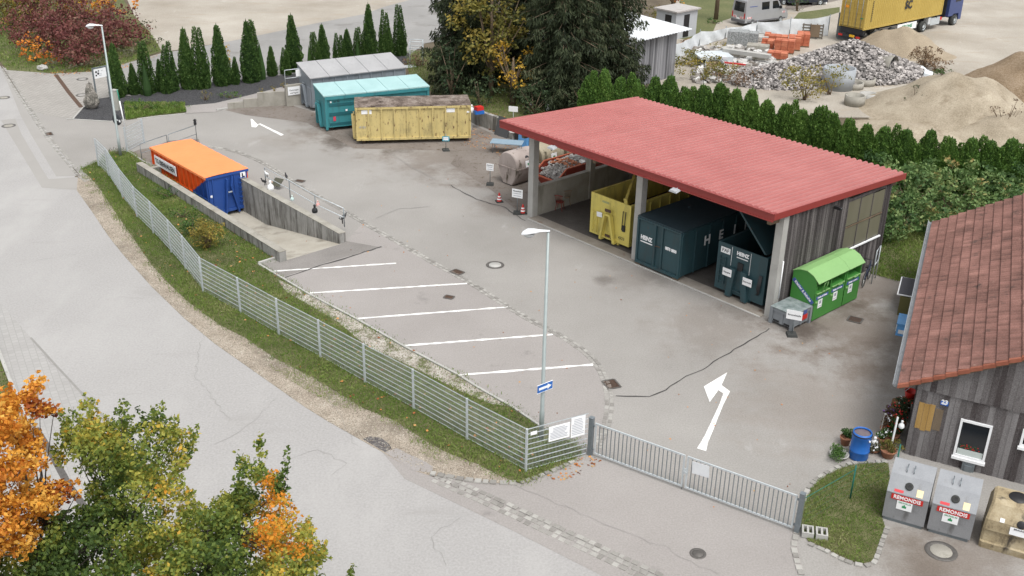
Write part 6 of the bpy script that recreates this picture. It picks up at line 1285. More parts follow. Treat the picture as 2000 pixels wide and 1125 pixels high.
spruce((3.2, 71.8, 0), 19, 4.2, 'large dark spruce in the middle of the trees behind the shed roof', 61); spruce((5.9, 74.2, 0), 18, 3.7, 'dark spruce hanging over the white roof of the far shed', 62); spruce((-3.6, 75.5, 0), 17, 3.4, 'dark spruce at the left side of the tree group', 63); spruce((1.0, 78.5, 0), 19, 4.2, 'spruce at the back of the tree group', 64)
def broad(name, p, H, rx, z0, pal, label, seed, ncl=120, per=60, ls=.24, tint=.5, tv=.2, cr=.9):
    rg = np.random.RandomState(seed); t = thing(name, label, 'tree', p, 0); cl = []
    for i in range(ncl):
        v = rg.normal(size=3); v /= np.linalg.norm(v); v *= rg.rand()**.33; cl.append((v[0]*rx, v[1]*rx, z0+(H-z0)*(.5+.5*v[2]), rg.uniform(.5, 1)*cr, np.clip(tint+rg.normal()*tv, 0, 1)))
    C, T = clumpleaves(cl, per, ls, rg, .45); leaves('crown', C, ls*(.6+.7*rg.rand(len(C))), PAL[pal], t, T); b_ = MB(); b_.tube([(0, 0, 0), (0, 0, z0+1), (0, 0, H*.7)], [.22, .16, .05], 8)
    for i in range(16): c = cl[rg.randint(ncl)]; b_.tube([(0, 0, z0), (c[0]*.5, c[1]*.5, (c[2]+z0)/2), c[:3]], [.08, .05, .015], 5)
    b_.build('trunk', TIMBER, t); return t
broad('beech_tree', (-1.7, 72.8, 0), 9.5, 2.6, 1.6, 'olive', 'yellow-green beech between the dark spruces', 71, 130, 62, .26, .62, .22)
broad('cherry_tree', (-.2, 70.8, 0), 4.6, 1.7, 1.0, 'yellow', 'small tree with orange-yellow leaves low in the tree group', 72, 30, 60, .2, .45, .2, .7); bush('yew_shrub', (-4.4, 72.4, 0), 1.6, 1.5, 4.6, PAL['yew'], 'dark green shrub at the left foot of the trees', ncl=70, per=90, ls=.22, tint=.5, seed=73)
bush('yew_shrub', (-2.4, 70.2, 0), 1.6, 1.2, 2.2, PAL['yew'], 'dark evergreen shrub above the pale yellow container', ncl=50, per=110, ls=.2, tint=.55, seed=74); bush('yew_shrub', (1.2, 68.7, 0), 1.7, 1.2, 2.4, PAL['yew'], 'dark evergreen shrub above the white garden figures', ncl=60, per=110, ls=.2, tint=.6, seed=75)
bush('yew_shrub', (4.6, 68.6, 0), 2.1, 1.5, 2.8, PAL['spruce'], 'dull green shrub behind the left part of the red roof', ncl=70, per=100, ls=.22, tint=.65, seed=76); bush('bramble', P(815, 130), 1.2, 1., 1.0, PAL['brush'], 'brown dry brambles at the corner of the thuja row', ncl=30, per=160, ls=.14, tint=.6, seed=77)
# ================================================================== foreground trees
def inpoly(x, y, poly):
    c = False; j = len(poly)-1
    for i in range(len(poly)):
        if (poly[i][1] > y) != (poly[j][1] > y) and x < (poly[j][0]-poly[i][0])*(y-poly[i][1])/(poly[j][1]-poly[i][1])+poly[i][0]: c = not c
        j = i
    return c
def edged(x, y, poly):
    m = 1e9
    for i in range(len(poly)):
        ax, ay = poly[i-1]; bx2, by2 = poly[i]; dx, dy = bx2-ax, by2-ay; t = max(0, min(1, ((x-ax)*dx+(y-ay)*dy)/(dx*dx+dy*dy+1e-9))); m = min(m, math.hypot(x-ax-t*dx, y-ay-t*dy))
    return m
def near_tree(name, label, poly, dist, ncl, per, ls, pal, tf, basepx, seed, depth=2.6, cr=(.16, .34), shoots=()):
    rg = np.random.RandomState(seed); rr = random.Random(seed); xs = [p[0] for p in poly]; ys = [p[1] for p in poly]; cl = []
    while len(cl) < ncl:
        x, y = rr.uniform(min(xs), max(xs)), rr.uniform(min(ys), max(ys))
        if not inpoly(x, y, poly): continue
        e = edged(x, y, poly); th = depth*min(1, (e+12)/110)**.6; r_ = min(rr.uniform(*cr), .10+e/90*.5); dd = dist+rr.uniform(-th, th)
        p = PD(x, y, dd); cl.append((p.x, p.y, p.z, r_, tf(x, y, rr)))
    for (x0, y0, x1, y1) in shoots:
        for k in range(9):
            u = k/8; p = PD(x0+(x1-x0)*u+rr.uniform(-3, 3), y0+(y1-y0)*u, dist+(x0 % 7-3)*.2); cl.append((p.x, p.y, p.z, .15-.09*u, tf(x1, y1+30, rr)))
    base = PD(*basepx, dist); base = Vector((base.x, base.y, 0)); t = thing(name, label, 'tree', base); cl = [(c[0]-base.x, c[1]-base.y, *c[2:]) for c in cl]
    C, T = clumpleaves(cl, per, ls, rg, .2); leaves('crown', C, ls*(.55+.75*rg.rand(len(C))), PAL[pal], t, T, asp=.62)
    top = max(c[2] for c in cl); b_ = MB(); f_ = Vector((0, 0, top*.45)); b_.tube([(0, 0, -.1), (0, 0, top*.25), f_, (0, 0, top*.72)], [.2, .16, .12, .05], 10)
    hub = [Vector((rr.uniform(-.9, .9), rr.uniform(-.6, .6), top*rr.uniform(.55, .75))) for _ in range(9)]
    for h_ in hub: b_.tube([f_, (f_+h_)/2+Vector((0, 0, .2)), h_], [.07, .045, .025], 6)
    for c in cl[:ncl:9]:
        v = Vector(c[:3]); h_ = min(hub, key=lambda q: (q-v).length)
        if (h_-v).length > 3: continue
        b_.tube([h_, (h_+v)/2+Vector((rr.uniform(-.1, .1), rr.uniform(-.1, .1), -.1)), v], [.022, .012, .005], 5)
    b_.build('trunk', mat(name+'_bark', [(.035, .028, .022), (.07, .06, .05)], .9, nscale=6), t); return t
oakp = [(112, 845), (130, 812), (160, 785), (172, 775), (186, 800), (205, 835), (222, 815), (236, 784), (250, 790), (262, 830), (288, 820), (300, 795), (316, 790), (332, 815), (350, 832), (378, 840), (386, 856), (370, 890), (356, 925), (372, 950), (382, 978), (400, 985), (430, 962), (452, 958), (462, 930), (466, 885), (480, 880), (492, 902), (498, 868), (506, 850), (518, 858), (522, 900), (540, 915), (548, 935), (560, 930), (562, 950), (566, 985), (588, 1010), (608, 1020), (622, 1050), (640, 1090), (642, 1120), (630, 1180), (560, 1300), (200, 1330), (-80, 1260), (-60, 1120), (0, 1090), (60, 1060), (84, 1010), (130, 1000), (170, 980), (158, 940), (120, 905)]
def oaktint(x, y, rr):
    if (abs(x-545) < 50 and 985 < y < 1095) or (abs(x-535) < 18 and 920 < y < 985): return rr.choice((.78, .86, .95, .95, .6))
    g = .36+.14*math.sin(x*.021+y*.013)+.1*math.sin(x*.05-y*.04)
    if 240 < x < 380 and 830 < y < 990: g += .17
    if y > 1000 and x < 260: g -= .15
    return min(.68, max(.05, g+rr.uniform(-.16, .16)))
near_tree('oak_tree', 'large green oak with yellow and orange twigs in the lower left foreground', oakp, 21.5, 1050, 1250, .088, 'oak', oaktint, (330, 1050), 5, shoots=((175, 860, 168, 772), (190, 850, 184, 778), (245, 850, 238, 782), (135, 850, 118, 800), (312, 850, 320, 788), (290, 850, 272, 796), (360, 890, 384, 830), (470, 960, 462, 880), (505, 930, 508, 848), (555, 960, 562, 874), (540, 960, 558, 905), (585, 1060, 604, 1012), (620, 1100, 636, 1060), (210, 860, 206, 812), (120, 900, 106, 872), (336, 860, 345, 812), (680, 1140, 690, 1104)))
mapp = [(-120, 700), (-20, 742), (20, 770), (55, 768), (66, 738), (80, 730), (90, 752), (76, 775), (96, 790), (118, 800), (112, 815), (84, 812), (62, 830), (88, 870), (92, 905), (84, 930), (110, 945), (140, 935), (156, 945), (150, 968), (118, 985), (112, 1008), (80, 1010), (76, 1050), (50, 1090), (10, 1080), (-10, 1100), (-140, 1130)]
near_tree('maple_tree', 'bright orange maple at the left edge of the foreground', mapp, 20.3, 420, 1200, .09, 'maple', lambda x, y, rr: min(1, max(0, (.16 if (x > 60 and 780 < y < 830) or (x > 100 and y > 950 and rr.random() < .5) else .72)+rr.uniform(-.25, .25))), (-40, 1000), 6, 1.6, (.14, .28), shoots=((60, 800, 76, 728), (80, 800, 118, 800), (50, 780, 62, 740), (100, 950, 158, 940), (20, 790, 22, 748)))
bush('twig_top', PD(683, 1135, 21)*1.0, .12, .12, .5, PAL['oak'], 'single green twig tip at the bottom edge right of the oak', 'twig', ncl=10, per=-26, ls=.09, tint=.3, seed=78, stems=3) if 0 else None
# ================================================================== grass and ground scatter
GRASS = mat('grass_blades', [(.04, .07, .015), (.075, .135, .022), (.125, .205, .036), (.2, .255, .07), (.32, .3, .16)], .8, nscale=.5, namt=.2, tint=.85, transl=.25, spec=.2)
from mathutils import noise as mnoise
def vnoise(p, seed):
    rg = np.random.RandomState(seed); T = rg.rand(64, 64); i = np.floor(p).astype(int); f = p-i; f = f*f*(3-2*f); a = T[i[:, 0] % 64, i[:, 1] % 64]; b = T[(i[:, 0]+1) % 64, i[:, 1] % 64]; c = T[i[:, 0] % 64, (i[:, 1]+1) % 64]; d = T[(i[:, 0]+1) % 64, (i[:, 1]+1) % 64]
    return ((a*(1-f[:, 0])+b*f[:, 0])*(1-f[:, 1])+(c*(1-f[:, 0])+d*f[:, 0])*f[:, 1]-.5)*1.3
def vinpoly(pt, poly):
    x, y = pt[:, 0], pt[:, 1]; c = np.zeros(len(pt), bool); q = np.array(poly); p = np.roll(q, 1, 0)
    for (xi, yi), (xj, yj) in zip(q, p):
        if yi == yj: continue
        c ^= ((yi > y) != (yj > y)) & (x < (xj-xi)*(y-yi)/(yj-yi)+xi)
    return c
def grass(name, pts, dens, hgt, seed, z=.02, tint=.45, hole_=None, jit=0., px=True, label=None, mask=None):
    rg = np.random.RandomState(seed); poly = [(P(*p).x, P(*p).y) for p in pts]; xs = [p[0] for p in poly]; ys = [p[1] for p in poly]; A = (max(xs)-min(xs))*(max(ys)-min(ys)); n = int(A*dens); pt = np.stack([rg.uniform(min(xs), max(xs), n), rg.uniform(min(ys), max(ys), n)], 1)
    k = vinpoly(pt, poly); k = k & ~vinpoly(pt, hole_) if hole_ else k; pt = pt[k]; nz = .8*vnoise(pt*.45, seed)+.55*vnoise(pt*1.9, seed+5)
    if mask is not None: keep = nz+rg.rand(len(pt))*.3 > mask; pt = pt[keep]; nz = nz[keep]
    pt = pt+rg.normal(size=pt.shape)*jit; n = len(pt); h = hgt*(.5+.9*rg.rand(n))*(1+.6*nz); c = np.concatenate([pt, (z+h*.42)[:, None]], 1); a = unit(np.array([0, 0, 1.])+rg.normal(size=(n, 3))*.55); b = unit(np.cross(a, rg.normal(size=(n, 3)))); q = leafq(c, h, a, b, .2)
    return tag(quadmesh(name, q, np.clip(tint+.62*nz+rg.normal(size=n)*.13, 0, 1), GRASS), kind='stuff')
grass('bank_grass', lawn, 900, .1, 1, tint=.56, jit=.16, hole_=[(P(*p).x, P(*p).y) for p in strip]); grass('island_grass', island, 1300, .08, 2, tint=.6); grass('strip_weeds', strip, 900, .08, 3, z=.024, tint=.6, mask=.5)
grass('weedy_grass', [(243, 202), (361, 203), (364, 220), (310, 226), (246, 235)], 420, .2, 4, tint=.5); grass('back_lawn_grass', [(925, 238), (990, 255), (1100, 280), (1240, 290), (1250, 190), (1200, 100), (790, 100), (800, 150)], 110, .15, 5, z=.01, tint=.6)
grass('rough_grass', [(1700, 535), (1740, 548), (1812, 562), (1850, 470), (1790, 440), (1725, 470)], 600, .12, 6, z=.012, tint=.5); grass('far_bank_grass', [(0, 120), (14, 137), (106, 144), (179, 140), (250, 123), (316, 100), (290, 60), (230, 30), (-60, 20), (-60, 100)], 60, .2, 7, z=.012, tint=.55)
grass('corner_grass', [(-60, 650), (-10, 655), (22, 745), (45, 800), (-30, 860), (-60, 860)], 200, .1, 8, tint=.4)
FL_ = mat('fallen_leaves', [(.1, .035, .015), (.3, .1, .03), (.5, .22, .06), (.4, .25, .1)], .8, nscale=1, tint=.9)
def scatter(name, pts, n, size, m, seed, z=.03, rock=False):
    rg = np.random.RandomState(seed); poly = [(P(*p).x, P(*p).y) for p in pts]; xs = [p[0] for p in poly]; ys = [p[1] for p in poly]; out = []
    while len(out) < n:
        x, y = rg.uniform(min(xs), max(xs)), rg.uniform(min(ys), max(ys))
        if inpoly(x, y, poly): out.append((x, y, z))
    if rock:
        b_ = MB(); rr = random.Random(seed)
        for x, y, z_ in out: b_.rock((x, y, z_), rr.uniform(.3, 1)*size, 0, rr.random(), (1, .8, .5), .25, rr)
        return tag(b_.build(name, m, fix=False), kind='stuff')
    c = np.array(out); n = len(c); a = unit(rg.normal(size=(n, 3))*[1, 1, .25]); b = unit(np.cross(a, np.array([0, 0, 1.])+rg.normal(size=(n, 3))*.3)); return tag(quadmesh(name, leafq(c, size*(.5+rg.rand(n)), a, b, .8), rg.rand(n), m), kind='stuff')
scatter('fallen_leaves', lawn, 260, .1, FL_, 9, .09); scatter('fallen_leaves', [(1058, 932), (1123, 898), (1150, 885), (1180, 905), (1100, 940)], 60, .09, FL_, 10, .02); scatter('fallen_leaves', [(925, 242), (1010, 275), (1040, 290), (1040, 250), (960, 220)], 700, .13, FL_, 11, .05)
scatter('fallen_leaves', [(925, 250), (1020, 292), (1000, 310), (900, 285)], 260, .09, FL_, 12, .02); scatter('fallen_leaves', [(420, 520), (1150, 900), (1550, 1050), (1700, 700), (1450, 620), (900, 320)], 110, .07, FL_, 13, .02); scatter('fallen_leaves', [(60, 145), (250, 125), (316, 105), (300, 112), (240, 135), (106, 150)], 220, .12, FL_, 14, .03)
grass('verge_grass', [(158, 340), (194, 367), (229, 420), (258, 463), (295, 516), (320, 545), (370, 592), (430, 636), (482, 662), (538, 701), (616, 740), (692, 788), (771, 822), (833, 863), (872, 884), (932, 907), (1008, 942), (930, 930), (800, 880), (700, 820), (600, 765), (520, 715), (440, 655), (370, 612), (300, 548), (240, 475), (200, 415), (165, 365)], 600, .06, 21, z=.014, tint=.6, mask=.3)
PEB = mat('pebbles', [(.18, .15, .115), (.3, .265, .215), (.45, .42, .36)], .9, nscale=1, tint=1.)
verge = [(158, 340), (194, 367), (229, 420), (258, 463), (295, 516), (320, 545), (370, 592), (430, 636), (482, 662), (538, 701), (616, 740), (692, 788), (771, 822), (833, 863), (872, 884), (932, 907), (1008, 942), (930, 938), (838, 929), (750, 885), (640, 823), (595, 795), (480, 714), (420, 672), (360, 622), (296, 560), (240, 497), (213, 463), (184, 420), (152, 372)]
scatter('verge_pebbles', verge, 5200, .035, PEB, 15, .015, True); scatter('strip_pebbles', strip, 2200, .035, PEB, 16, .028, True)
# green wire fence on the island, block, barrel and pots
p0, p1 = P(1660, 975), P(1563, 966); t = thing('wire_fence', 'green wire fence with thin post across the grass island', 'fence', (0, 0, 0)); GRP = mat('green_post', [(.01, .12, .09)], .5)
b_ = MB(); b_.tube([p0, p0+Vector((0, 0, 1.25))], .025, 8); b_.build('post', GRP, t); pe = P(1745, 935); b_ = MB(); b_.tube([pe, pe+Vector((0, 0, 1.3))], .025, 8); b_.build('post', GRP, t)
g1 = gr+Vector((.05, .1, 0)); b_ = MB()
for z in (1.12, ): b_.tube([p0+Vector((0, 0, z)), g1+Vector((0, 0, z))], .012, 6)
for a, c in ((p0, g1), (p0, pe)):
    for z in (.2, .45, .7, .95): b_.tube([a+Vector((0, 0, z)), c+Vector((0, 0, z))], .002, 4)
b_.build('wire', GRP, t)
t = thing('concrete_block', 'hollow concrete blocks lying on the grass near the gate post', 'block', P(1590, 1046), R(-12)); b_ = MB()
for x in (-.2, .2):
    for a in ((-.17, -.12), (.12, .17), (-.03, .03)): b_.bx(x+a[0], x+a[1], -.2, .2, .02, .2)
    for yy in ((-.2, -.15), (.15, .2)): b_.bx(x-.119, x-.031, yy[0], yy[1], .021, .199); b_.bx(x+.031, x+.119, yy[0], yy[1], .021, .199)
b_.build('block', CONCL, t)
t = thing('plastic_barrel', 'blue plastic barrel with water and pale floating bits beside the flower pots', 'barrel', P(1676, 893), R(10)); b_ = MB(); b_.lathe([(.0, .02), (.29, .0), (.31, .05), (.31, .3), (.325, .32), (.31, .34), (.31, .86), (.325, .88), (.31, .9), (.3, 1.0), (.275, 1.0), (.275, .95)], n=28); b_.build('body', BLUEP, t, fix=False)
b_ = MB(); b_.lathe([(0, .93), (.276, .93)], n=28); b_.build('water', mat('murky_water', [(.1, .075, .08), (.16, .13, .14)], .2, nscale=6), t, fix=False); b_ = MB(); b_.box((.12, -.31, .8), (.05, .05, .05)); b_.build('tap', WHITE, t); b_ = MB(); b_.lathe([(.314, .9), (.33, .92), (.314, .95)], n=28); b_.build('clamp_ring', BLACKP, t, fix=False)
TERR = mat('terracotta', [(.26, .11, .06), (.38, .18, .11)], .85, nscale=4)
def pot(px, py, r_, h, label, pal, ph, tint=.5, m=TERR, nc=14, seed=1, extra=None, wide=1.25):
    t = thing('flower_pot', label, 'flower pot', P(px, py)); b_ = MB(); b_.lathe([(0, .01), (r_*.65, 0), (r_*.9, h*.8), (r_, h*.82), (r_, h), (r_*.88, h), (r_*.86, h*.9), (0, h*.88)], n=20); b_.build('pot', m, t, fix=False); rg = np.random.RandomState(seed); cl = [(rg.normal()*r_*.5, rg.normal()*r_*.5, h+ph*rg.rand(), r_*.5, tint+rg.normal()*.12) for _ in range(nc)]
    C, T = clumpleaves(cl, -55, .05, rg); leaves('plant', C, .055*(.6+.8*rg.rand(len(C))), PAL[pal], t, T)
    if extra:
        C2 = C[rg.rand(len(C)) < .05]+[0, 0, .04]; leaves('blossom', C2, .07, extra, t, .5, asp=1.)
    return t
pot(1650, 868, .2, .32, 'dark pot with spiky green plant behind the barrel', 'green', .35, .4, seed=1); pot(1638, 893, .32, .16, 'wide grey bowl planted with greens left of the barrel', 'green', .12, .65, CONCL, 18, 2); pot(1706, 882, .2, .12, 'flat terracotta bowl with grey plant right of the barrel', 'grey', .2, .4, seed=3, extra=WHITE)
pot(1733, 892, .27, .3, 'round terracotta pot with green plant nearest the glass banks', 'olive', .25, .45, seed=4)
pot(1742, 862, .22, .3, 'pot with dense dark green plant by the house corner', 'green', .7, .2, seed=5, nc=26, extra=REDP); pot(1728, 850, .2, .3, 'pot with brown withered plant in the flower corner', 'brush', .4, .6, seed=6, nc=18, extra=WHITE)
pot(1738, 832, .2, .35, 'pot with mauve plant at the back of the flower corner', 'brush', .4, .4, seed=7, nc=18, extra=mat('violet', [(.3, .15, .5)], .6)); pot(1752, 842, .25, .4, 'tall dark shrub pot against the house side', 'yew', .9, .5, seed=8, nc=34, extra=REDP); pot(1724, 868, .18, .25, 'small pot with white blossoms in the middle of the flower corner', 'green', .25, .5, seed=9, extra=WHITE)
pot(1758, 812, .22, .3, 'pot with white and green plant farthest back at the house', 'grey', .35, .4, seed=10, extra=WHITE)
boxthing('wicker_basket', 'brown wicker basket standing behind the flower pots', 'basket', P(1758, 800), 20, (.55, .4, .4), mat('wicker', [(.1, .055, .025), (.2, .12, .06)], .9, nscale=20, namt=.9))
p = P(1772, 815); t = thing('red_bucket', 'red plastic bucket hanging under the eave at the house corner', 'bucket', P(1776, 782, 1.0)); b_ = MB(); b_.lathe([(0, .01), (.14, 0), (.2, .36), (.215, .38), (.2, .38), (.13, .03)], n=20); b_.build('bucket', REDP, t, fix=False); b_ = MB(); b_.tube([(-.2, 0, .36), (0, 0, .58), (.2, 0, .36)], .008, 6); b_.build('handle', GALV, t)
for px, py, h, lab in ((1739, 880, 1.1, 'white wooden stake standing in the round terracotta pot'), (1716, 862, .9, 'pale cane with blue end leaning in the flower corner')): t = thing('garden_stake', lab, 'stake', P(px, py)); b_ = MB(); b_.bar((0, 0, .2), (.03, .02, .2+h), .05 if 'white' in lab else .02); b_.build('stake', WHITE if 'white' in lab else CONCL, t); b_ = MB(); b_.box((0, 0, .2), (.07, .07, .08)); b_.build('foot', LBLUE, t)
figure(1707, 870, .1, 'white garden goose standing in the flat bowl right of the barrel', .35); figure(1760, 835, .9, 'white figure on the house side above the flower pots', .28)
# things beside the house under the eave
boxthing('storage_box', 'blue plastic box with white label under the eave', 'box', P(1766, 648), 67, (.95, .62, .5), LBLUE, LBLUE); q = P(1766, 648); e_ = U(67); n_ = U(157); t = [o for o in bpy.data.objects if o.name.startswith('storage_box')][0]; b_ = MB(); b_.box((0, .325, .2), (.7, .02, .16)); b_.build('label_plate', WHITE, t)
b_ = MB(); b_.box((-.49, 0, .2), (.02, .45, .16)); b_.build('label_plate', WHITE, t)
t = thing('cold_frame', 'olive box with dark framed lid under the eave behind the blue box', 'box', P(1778, 605), R(67)); b_ = MB(); b_.box((0, 0, .42), (1.5, .95, .84)); b_.build('body', mat('olive_box', [(.12, .11, .04)], .8), t)
b_ = MB(); b_.box((.25, .0, .9), (1.9, 1.25, .04)); b_.build('lid', WHITE, t); b_ = MB(); b_.box((.25, .0, .925), (1.8, 1.15, .02)); b_.build('lid_mesh', mat('dark_mesh', [(.05, .05, .06), (.08, .08, .09)], .8, nscale=20), t)
# bicycle and ladder behind the clothes banks
t = thing('bicycle', 'dark bicycle leaning between the clothes bank and the shed wall', 'bicycle', P(1691, 552), R(60)); 
for x in (-.5, .5):
    b_ = MB(); pts = [(x+.33*math.cos(2*math.pi*k/20), 0, .34+.33*math.sin(2*math.pi*k/20)) for k in range(21)]; b_.tube(pts, .022, 6, cap=False); w_ = b_.build('wheel', RUB, t); b_ = MB()
    for k in range(10): b_.bar((x, 0, .34), (x+.31*math.cos(2*math.pi*k/10), 0, .34+.31*math.sin(2*math.pi*k/10)), .005)
    b_.build('spokes', GALV, w_)
b_ = MB()
for a, b in (((-.5, .34), (-.1, .34)), ((-.1, .34), (.35, .8)), ((-.1, .34), (-.25, .85)), ((-.25, .78), (.35, .78)), ((-.5, .34), (-.24, .78)), ((.5, .34), (.33, .95))): b_.tube([(a[0], 0, a[1]), (b[0], 0, b[1])], .018, 6)
b_.build('frame', mat('bike_blue', [(.02, .03, .08)], .4), t); b_ = MB(); b_.box((-.26, 0, .88), (.24, .12, .05)); b_.build('saddle', BLACKP, t); b_ = MB(); b_.tube([(.33, -.28, .98), (.38, 0, .98), (.33, .28, .98)], .014, 6); b_.build('handlebar', BLACKP, t)
t = thing('tube_frame', 'white tubular frame beside the bicycle at the shed end', 'frame', P(1708, 545), R(60)); b_ = MB(); b_.tube([(-.6, 0, 0), (-.6, 0, 1.6), (.1, 0, 1.6), (.1, 0, 0)], .025, 6); b_.tube([(-.6, 0, .9), (.1, 0, .9)], .025, 6); b_.build('frame', GALV, t)
# ================================================================== the builders' yard beyond the hedge
W1, W2_ = P(1243, 170), P(1316, 150); wd = (W1-W2_).normalized(); wn_ = Vector((wd.y, -wd.x, 0)); wn_ = wn_ if wn_.y > 0 else -wn_
t = thing('timber_shed', 'weathered plank shed with bright corrugated roof behind the spruces', 'shed', (W2_.x, W2_.y, 0)); Lw = 9.5; Dw = 6.2; o_ = Vector((W2_.x, W2_.y, 0))
WOODS = mat('silver_grey_planks', [(.07, .07, .075), (.15, .15, .16), (.22, .22, .235), (.3, .3, .31)], .9, nscale=3, namt=.3, tint=.8, stretch=(1, 1, .1))
b_ = MB(); boards(b_, wd*0, wd*Lw, 0, lambda s: 3.35, bw=.16); b_.build('plank_wall', WOODS, t); b_ = MB(); boards(b_, wn_*.05, wn_*Dw, 0, lambda s: 3.4+s*.06, bw=.16); b_.build('plank_wall', WOODS, t)
b_ = MB(); nn = 34; vs = []
for i in range(2*nn+1):
    s = -1.3+(Lw+2.)*i/(2*nn); z = .05 if i % 2 else 0
    for dd, zz in ((-.5, 3.45), (Dw+.3, 3.85)): v = wd*s+wn_*dd; vs.append((v.x, v.y, zz+z))
b_.mesh(vs, [(2*i, 2*i+2, 2*i+3, 2*i+1) for i in range(2*nn)]); b_.mesh([(x, y, z-.03) for x, y, z in vs], [(2*i, 2*i+1, 2*i+3, 2*i+2) for i in range(2*nn)])
b_.build('roof', mat('bright_sheet_roof', [(.55, .58, .6), (.68, .7, .72), (.76, .78, .8)], .4, nscale=.6, metal=.1), t, fix=False)
b_ = MB(); v = wd*4.8+wn_*(Dw+.6); b_.tube([(v.x, v.y, 3), (v.x, v.y, 6.2)], .22, 10); b_.build('chimney', mat('dark_chimney', [(.06, .06, .07)], .6), t)
p = P(1338, 74); t = thing('grey_kiosk', 'small grey metal cabin with flat roof beyond the bright roof', 'cabin', p, R(-48+90)); KM = mat('kiosk_grey', [(.38, .4, .42), (.45, .47, .49)], .6)
b_ = MB(); b_.bx(-1.4, 1.4, -.0, 2.2, 0, 2.3); b_.build('body', KM, t); b_ = MB(); b_.bx(-1.6, 1.6, -.2, 2.4, 2.3, 2.42); b_.build('roof', mat('kiosk_roof', [(.3, .27, .25), (.45, .44, .43)], .8, nscale=3), t); b_ = MB(); b_.bx(-.35, .35, -.03, -.001, .1, 2.); b_.build('door', BLACKP, t); b_ = MB(); b_.bx(-1.43, -1.401, .5, 1.2, .9, 2.0); b_.build('window', GLASS, t)
# tarpaulin fence
TP = mat('white_tarpaulin', [(.5, .53, .55), (.64, .67, .69), (.74, .76, .78)], .6, nscale=1.2, namt=.5, bump=.5, bscale=2.5, bdist=.1)
tp = [P(*q) for q in ((1280, 150), (1313, 125), (1365, 93), (1416, 76), (1477, 65.5), (1541, 71.5), (1616, 70.5))]; th = [1.5, 1.45, 1.35, .95, 1.0, 1.55, 1.75]
t = thing('tarpaulin_fence', 'site fence covered with white tarpaulin along the builders yard', 'fence')
for i, p in enumerate(tp):
    b_ = MB(); b_.tube([p, p+Vector((0, 0, th[i]+.15))], .035, 6); b_.build('post', GALVD, t)
for i in range(len(tp)-1):
    a, c = tp[i], tp[i+1]; L_ = (c-a).length; d = (c-a)/L_; n = Vector((-d.y, d.x, 0)); nx, nz = max(4, int(L_*2.5)), 5; vs = []
    for j in range(nz+1):
        for k in range(nx+1): u = k/nx; hh = th[i]*(1-u)+th[i+1]*u-.05-.14*math.sin(math.pi*u); w_ = .06*math.sin(u*L_*3+j)+.04*mnoise.noise(Vector((u*L_*2, j, i*7))); p = a+(c-a)*u+n*w_; vs.append((p.x, p.y, .06+hh*j/nz))
    b_ = MB(); b_.mesh(vs, [(j*(nx+1)+k, j*(nx+1)+k+1, (j+1)*(nx+1)+k+1, (j+1)*(nx+1)+k) for j in range(nz) for k in range(nx)], sm=True); b_.build('tarpaulin', TP, t, fix=False)
# rubble of setts
def mound(name, px, py, rx, ry, h, m, label, cat='heap', seed=1, an=0., ex=1.6, kind=None, loc=None):
    b_ = MB(); n, mm = 40, 18; vs = []; c = P(px, py) if loc is None else Vector(loc); rr = Matrix.Rotation(R(an), 2)
    for i in range(mm+1):
        for k in range(n): r_ = i/mm; a = 2*math.pi*k/n; x, y = r_*rx*math.cos(a), r_*ry*math.sin(a); e = 1+.16*mnoise.noise(Vector((math.cos(a)*1.3+seed, math.sin(a)*1.3, seed))); q = rr @ Vector((x*e, y*e)); z = h*max(0, (1-r_))**(1/ex)*(.5+.5*(1-r_)) if ex > 1 else h*(1-r_); z = h*(math.cos(math.pi*r_)*.5+.5)**.85*(1+.18*mnoise.noise(Vector((x*.7+seed, y*.7, 0)))) ; vs.append((q.x, q.y, z+.06*mnoise.noise(Vector((x*3, y*3, seed)))*min(1, 4*(1-r_))-.02))
    b_.mesh(vs, [(i*n+k, i*n+(k+1) % n, (i+1)*n+(k+1) % n, (i+1)*n+k) for i in range(mm) for k in range(n)], sm=True); o = b_.build(name, m, None, (c.x, c.y, 0)); return tag(o, label, cat)
SAND = mat('pale_sand', [(.2, .165, .115), (.3, .255, .19), (.4, .35, .27)], .95, nscale=.5, namt=.6, fscale=12, famt=.5, bump=.6, bscale=8, bdist=.05, dirt=[((.2, .16, .11), .8, .56, .7, (1, 1, 1))])
SANDB = mat('tan_sand', [(.2, .16, .11), (.28, .23, .165), (.34, .285, .21)], .95, nscale=.6, namt=.5, fscale=14, famt=.6, bump=.6, bscale=9, bdist=.05); SOILB = mat('brown_soil', [(.13, .09, .055), (.2, .145, .09), (.26, .2, .14)], .95, nscale=.6, namt=.6, fscale=10, famt=.8, bump=.8, bscale=7, bdist=.08)
mound('sand_heap', 1755, 100, 4.6, 3.4, 2.0, SANDB, 'tan sand heap between the sett pile and the lorry', seed=2, an=-30); mound('soil_heap', 2010, 180, 6.6, 5.5, 2.9, SOILB, 'brown earth heap cut by the right frame edge', seed=3, an=10)
mound('sand_heap', 1868, 224, 7.2, 5.8, 2.7, SAND, 'large pale sand heap with weeds right behind the hedge', seed=4, an=-25); mound('sand_heap', 1770, 262, 4.2, 3.0, .7, SAND, 'low pale sand spill behind the middle of the hedge', seed=8, an=-30); mound('sand_heap', 1995, 262, 6.5, 5.0, 1.3, SAND, 'lower pale sand heap behind the right end of the hedge', seed=5, an=-10)
c0 = P(1618, 140); rrh = random.Random(5); SETT = mat('heap_setts', [(.1, .094, .09), (.24, .222, .214), (.38, .355, .34), (.48, .45, .43)], .9, nscale=1, tint=1.0, fscale=20, famt=.2)
b_ = MB(); hpts = []
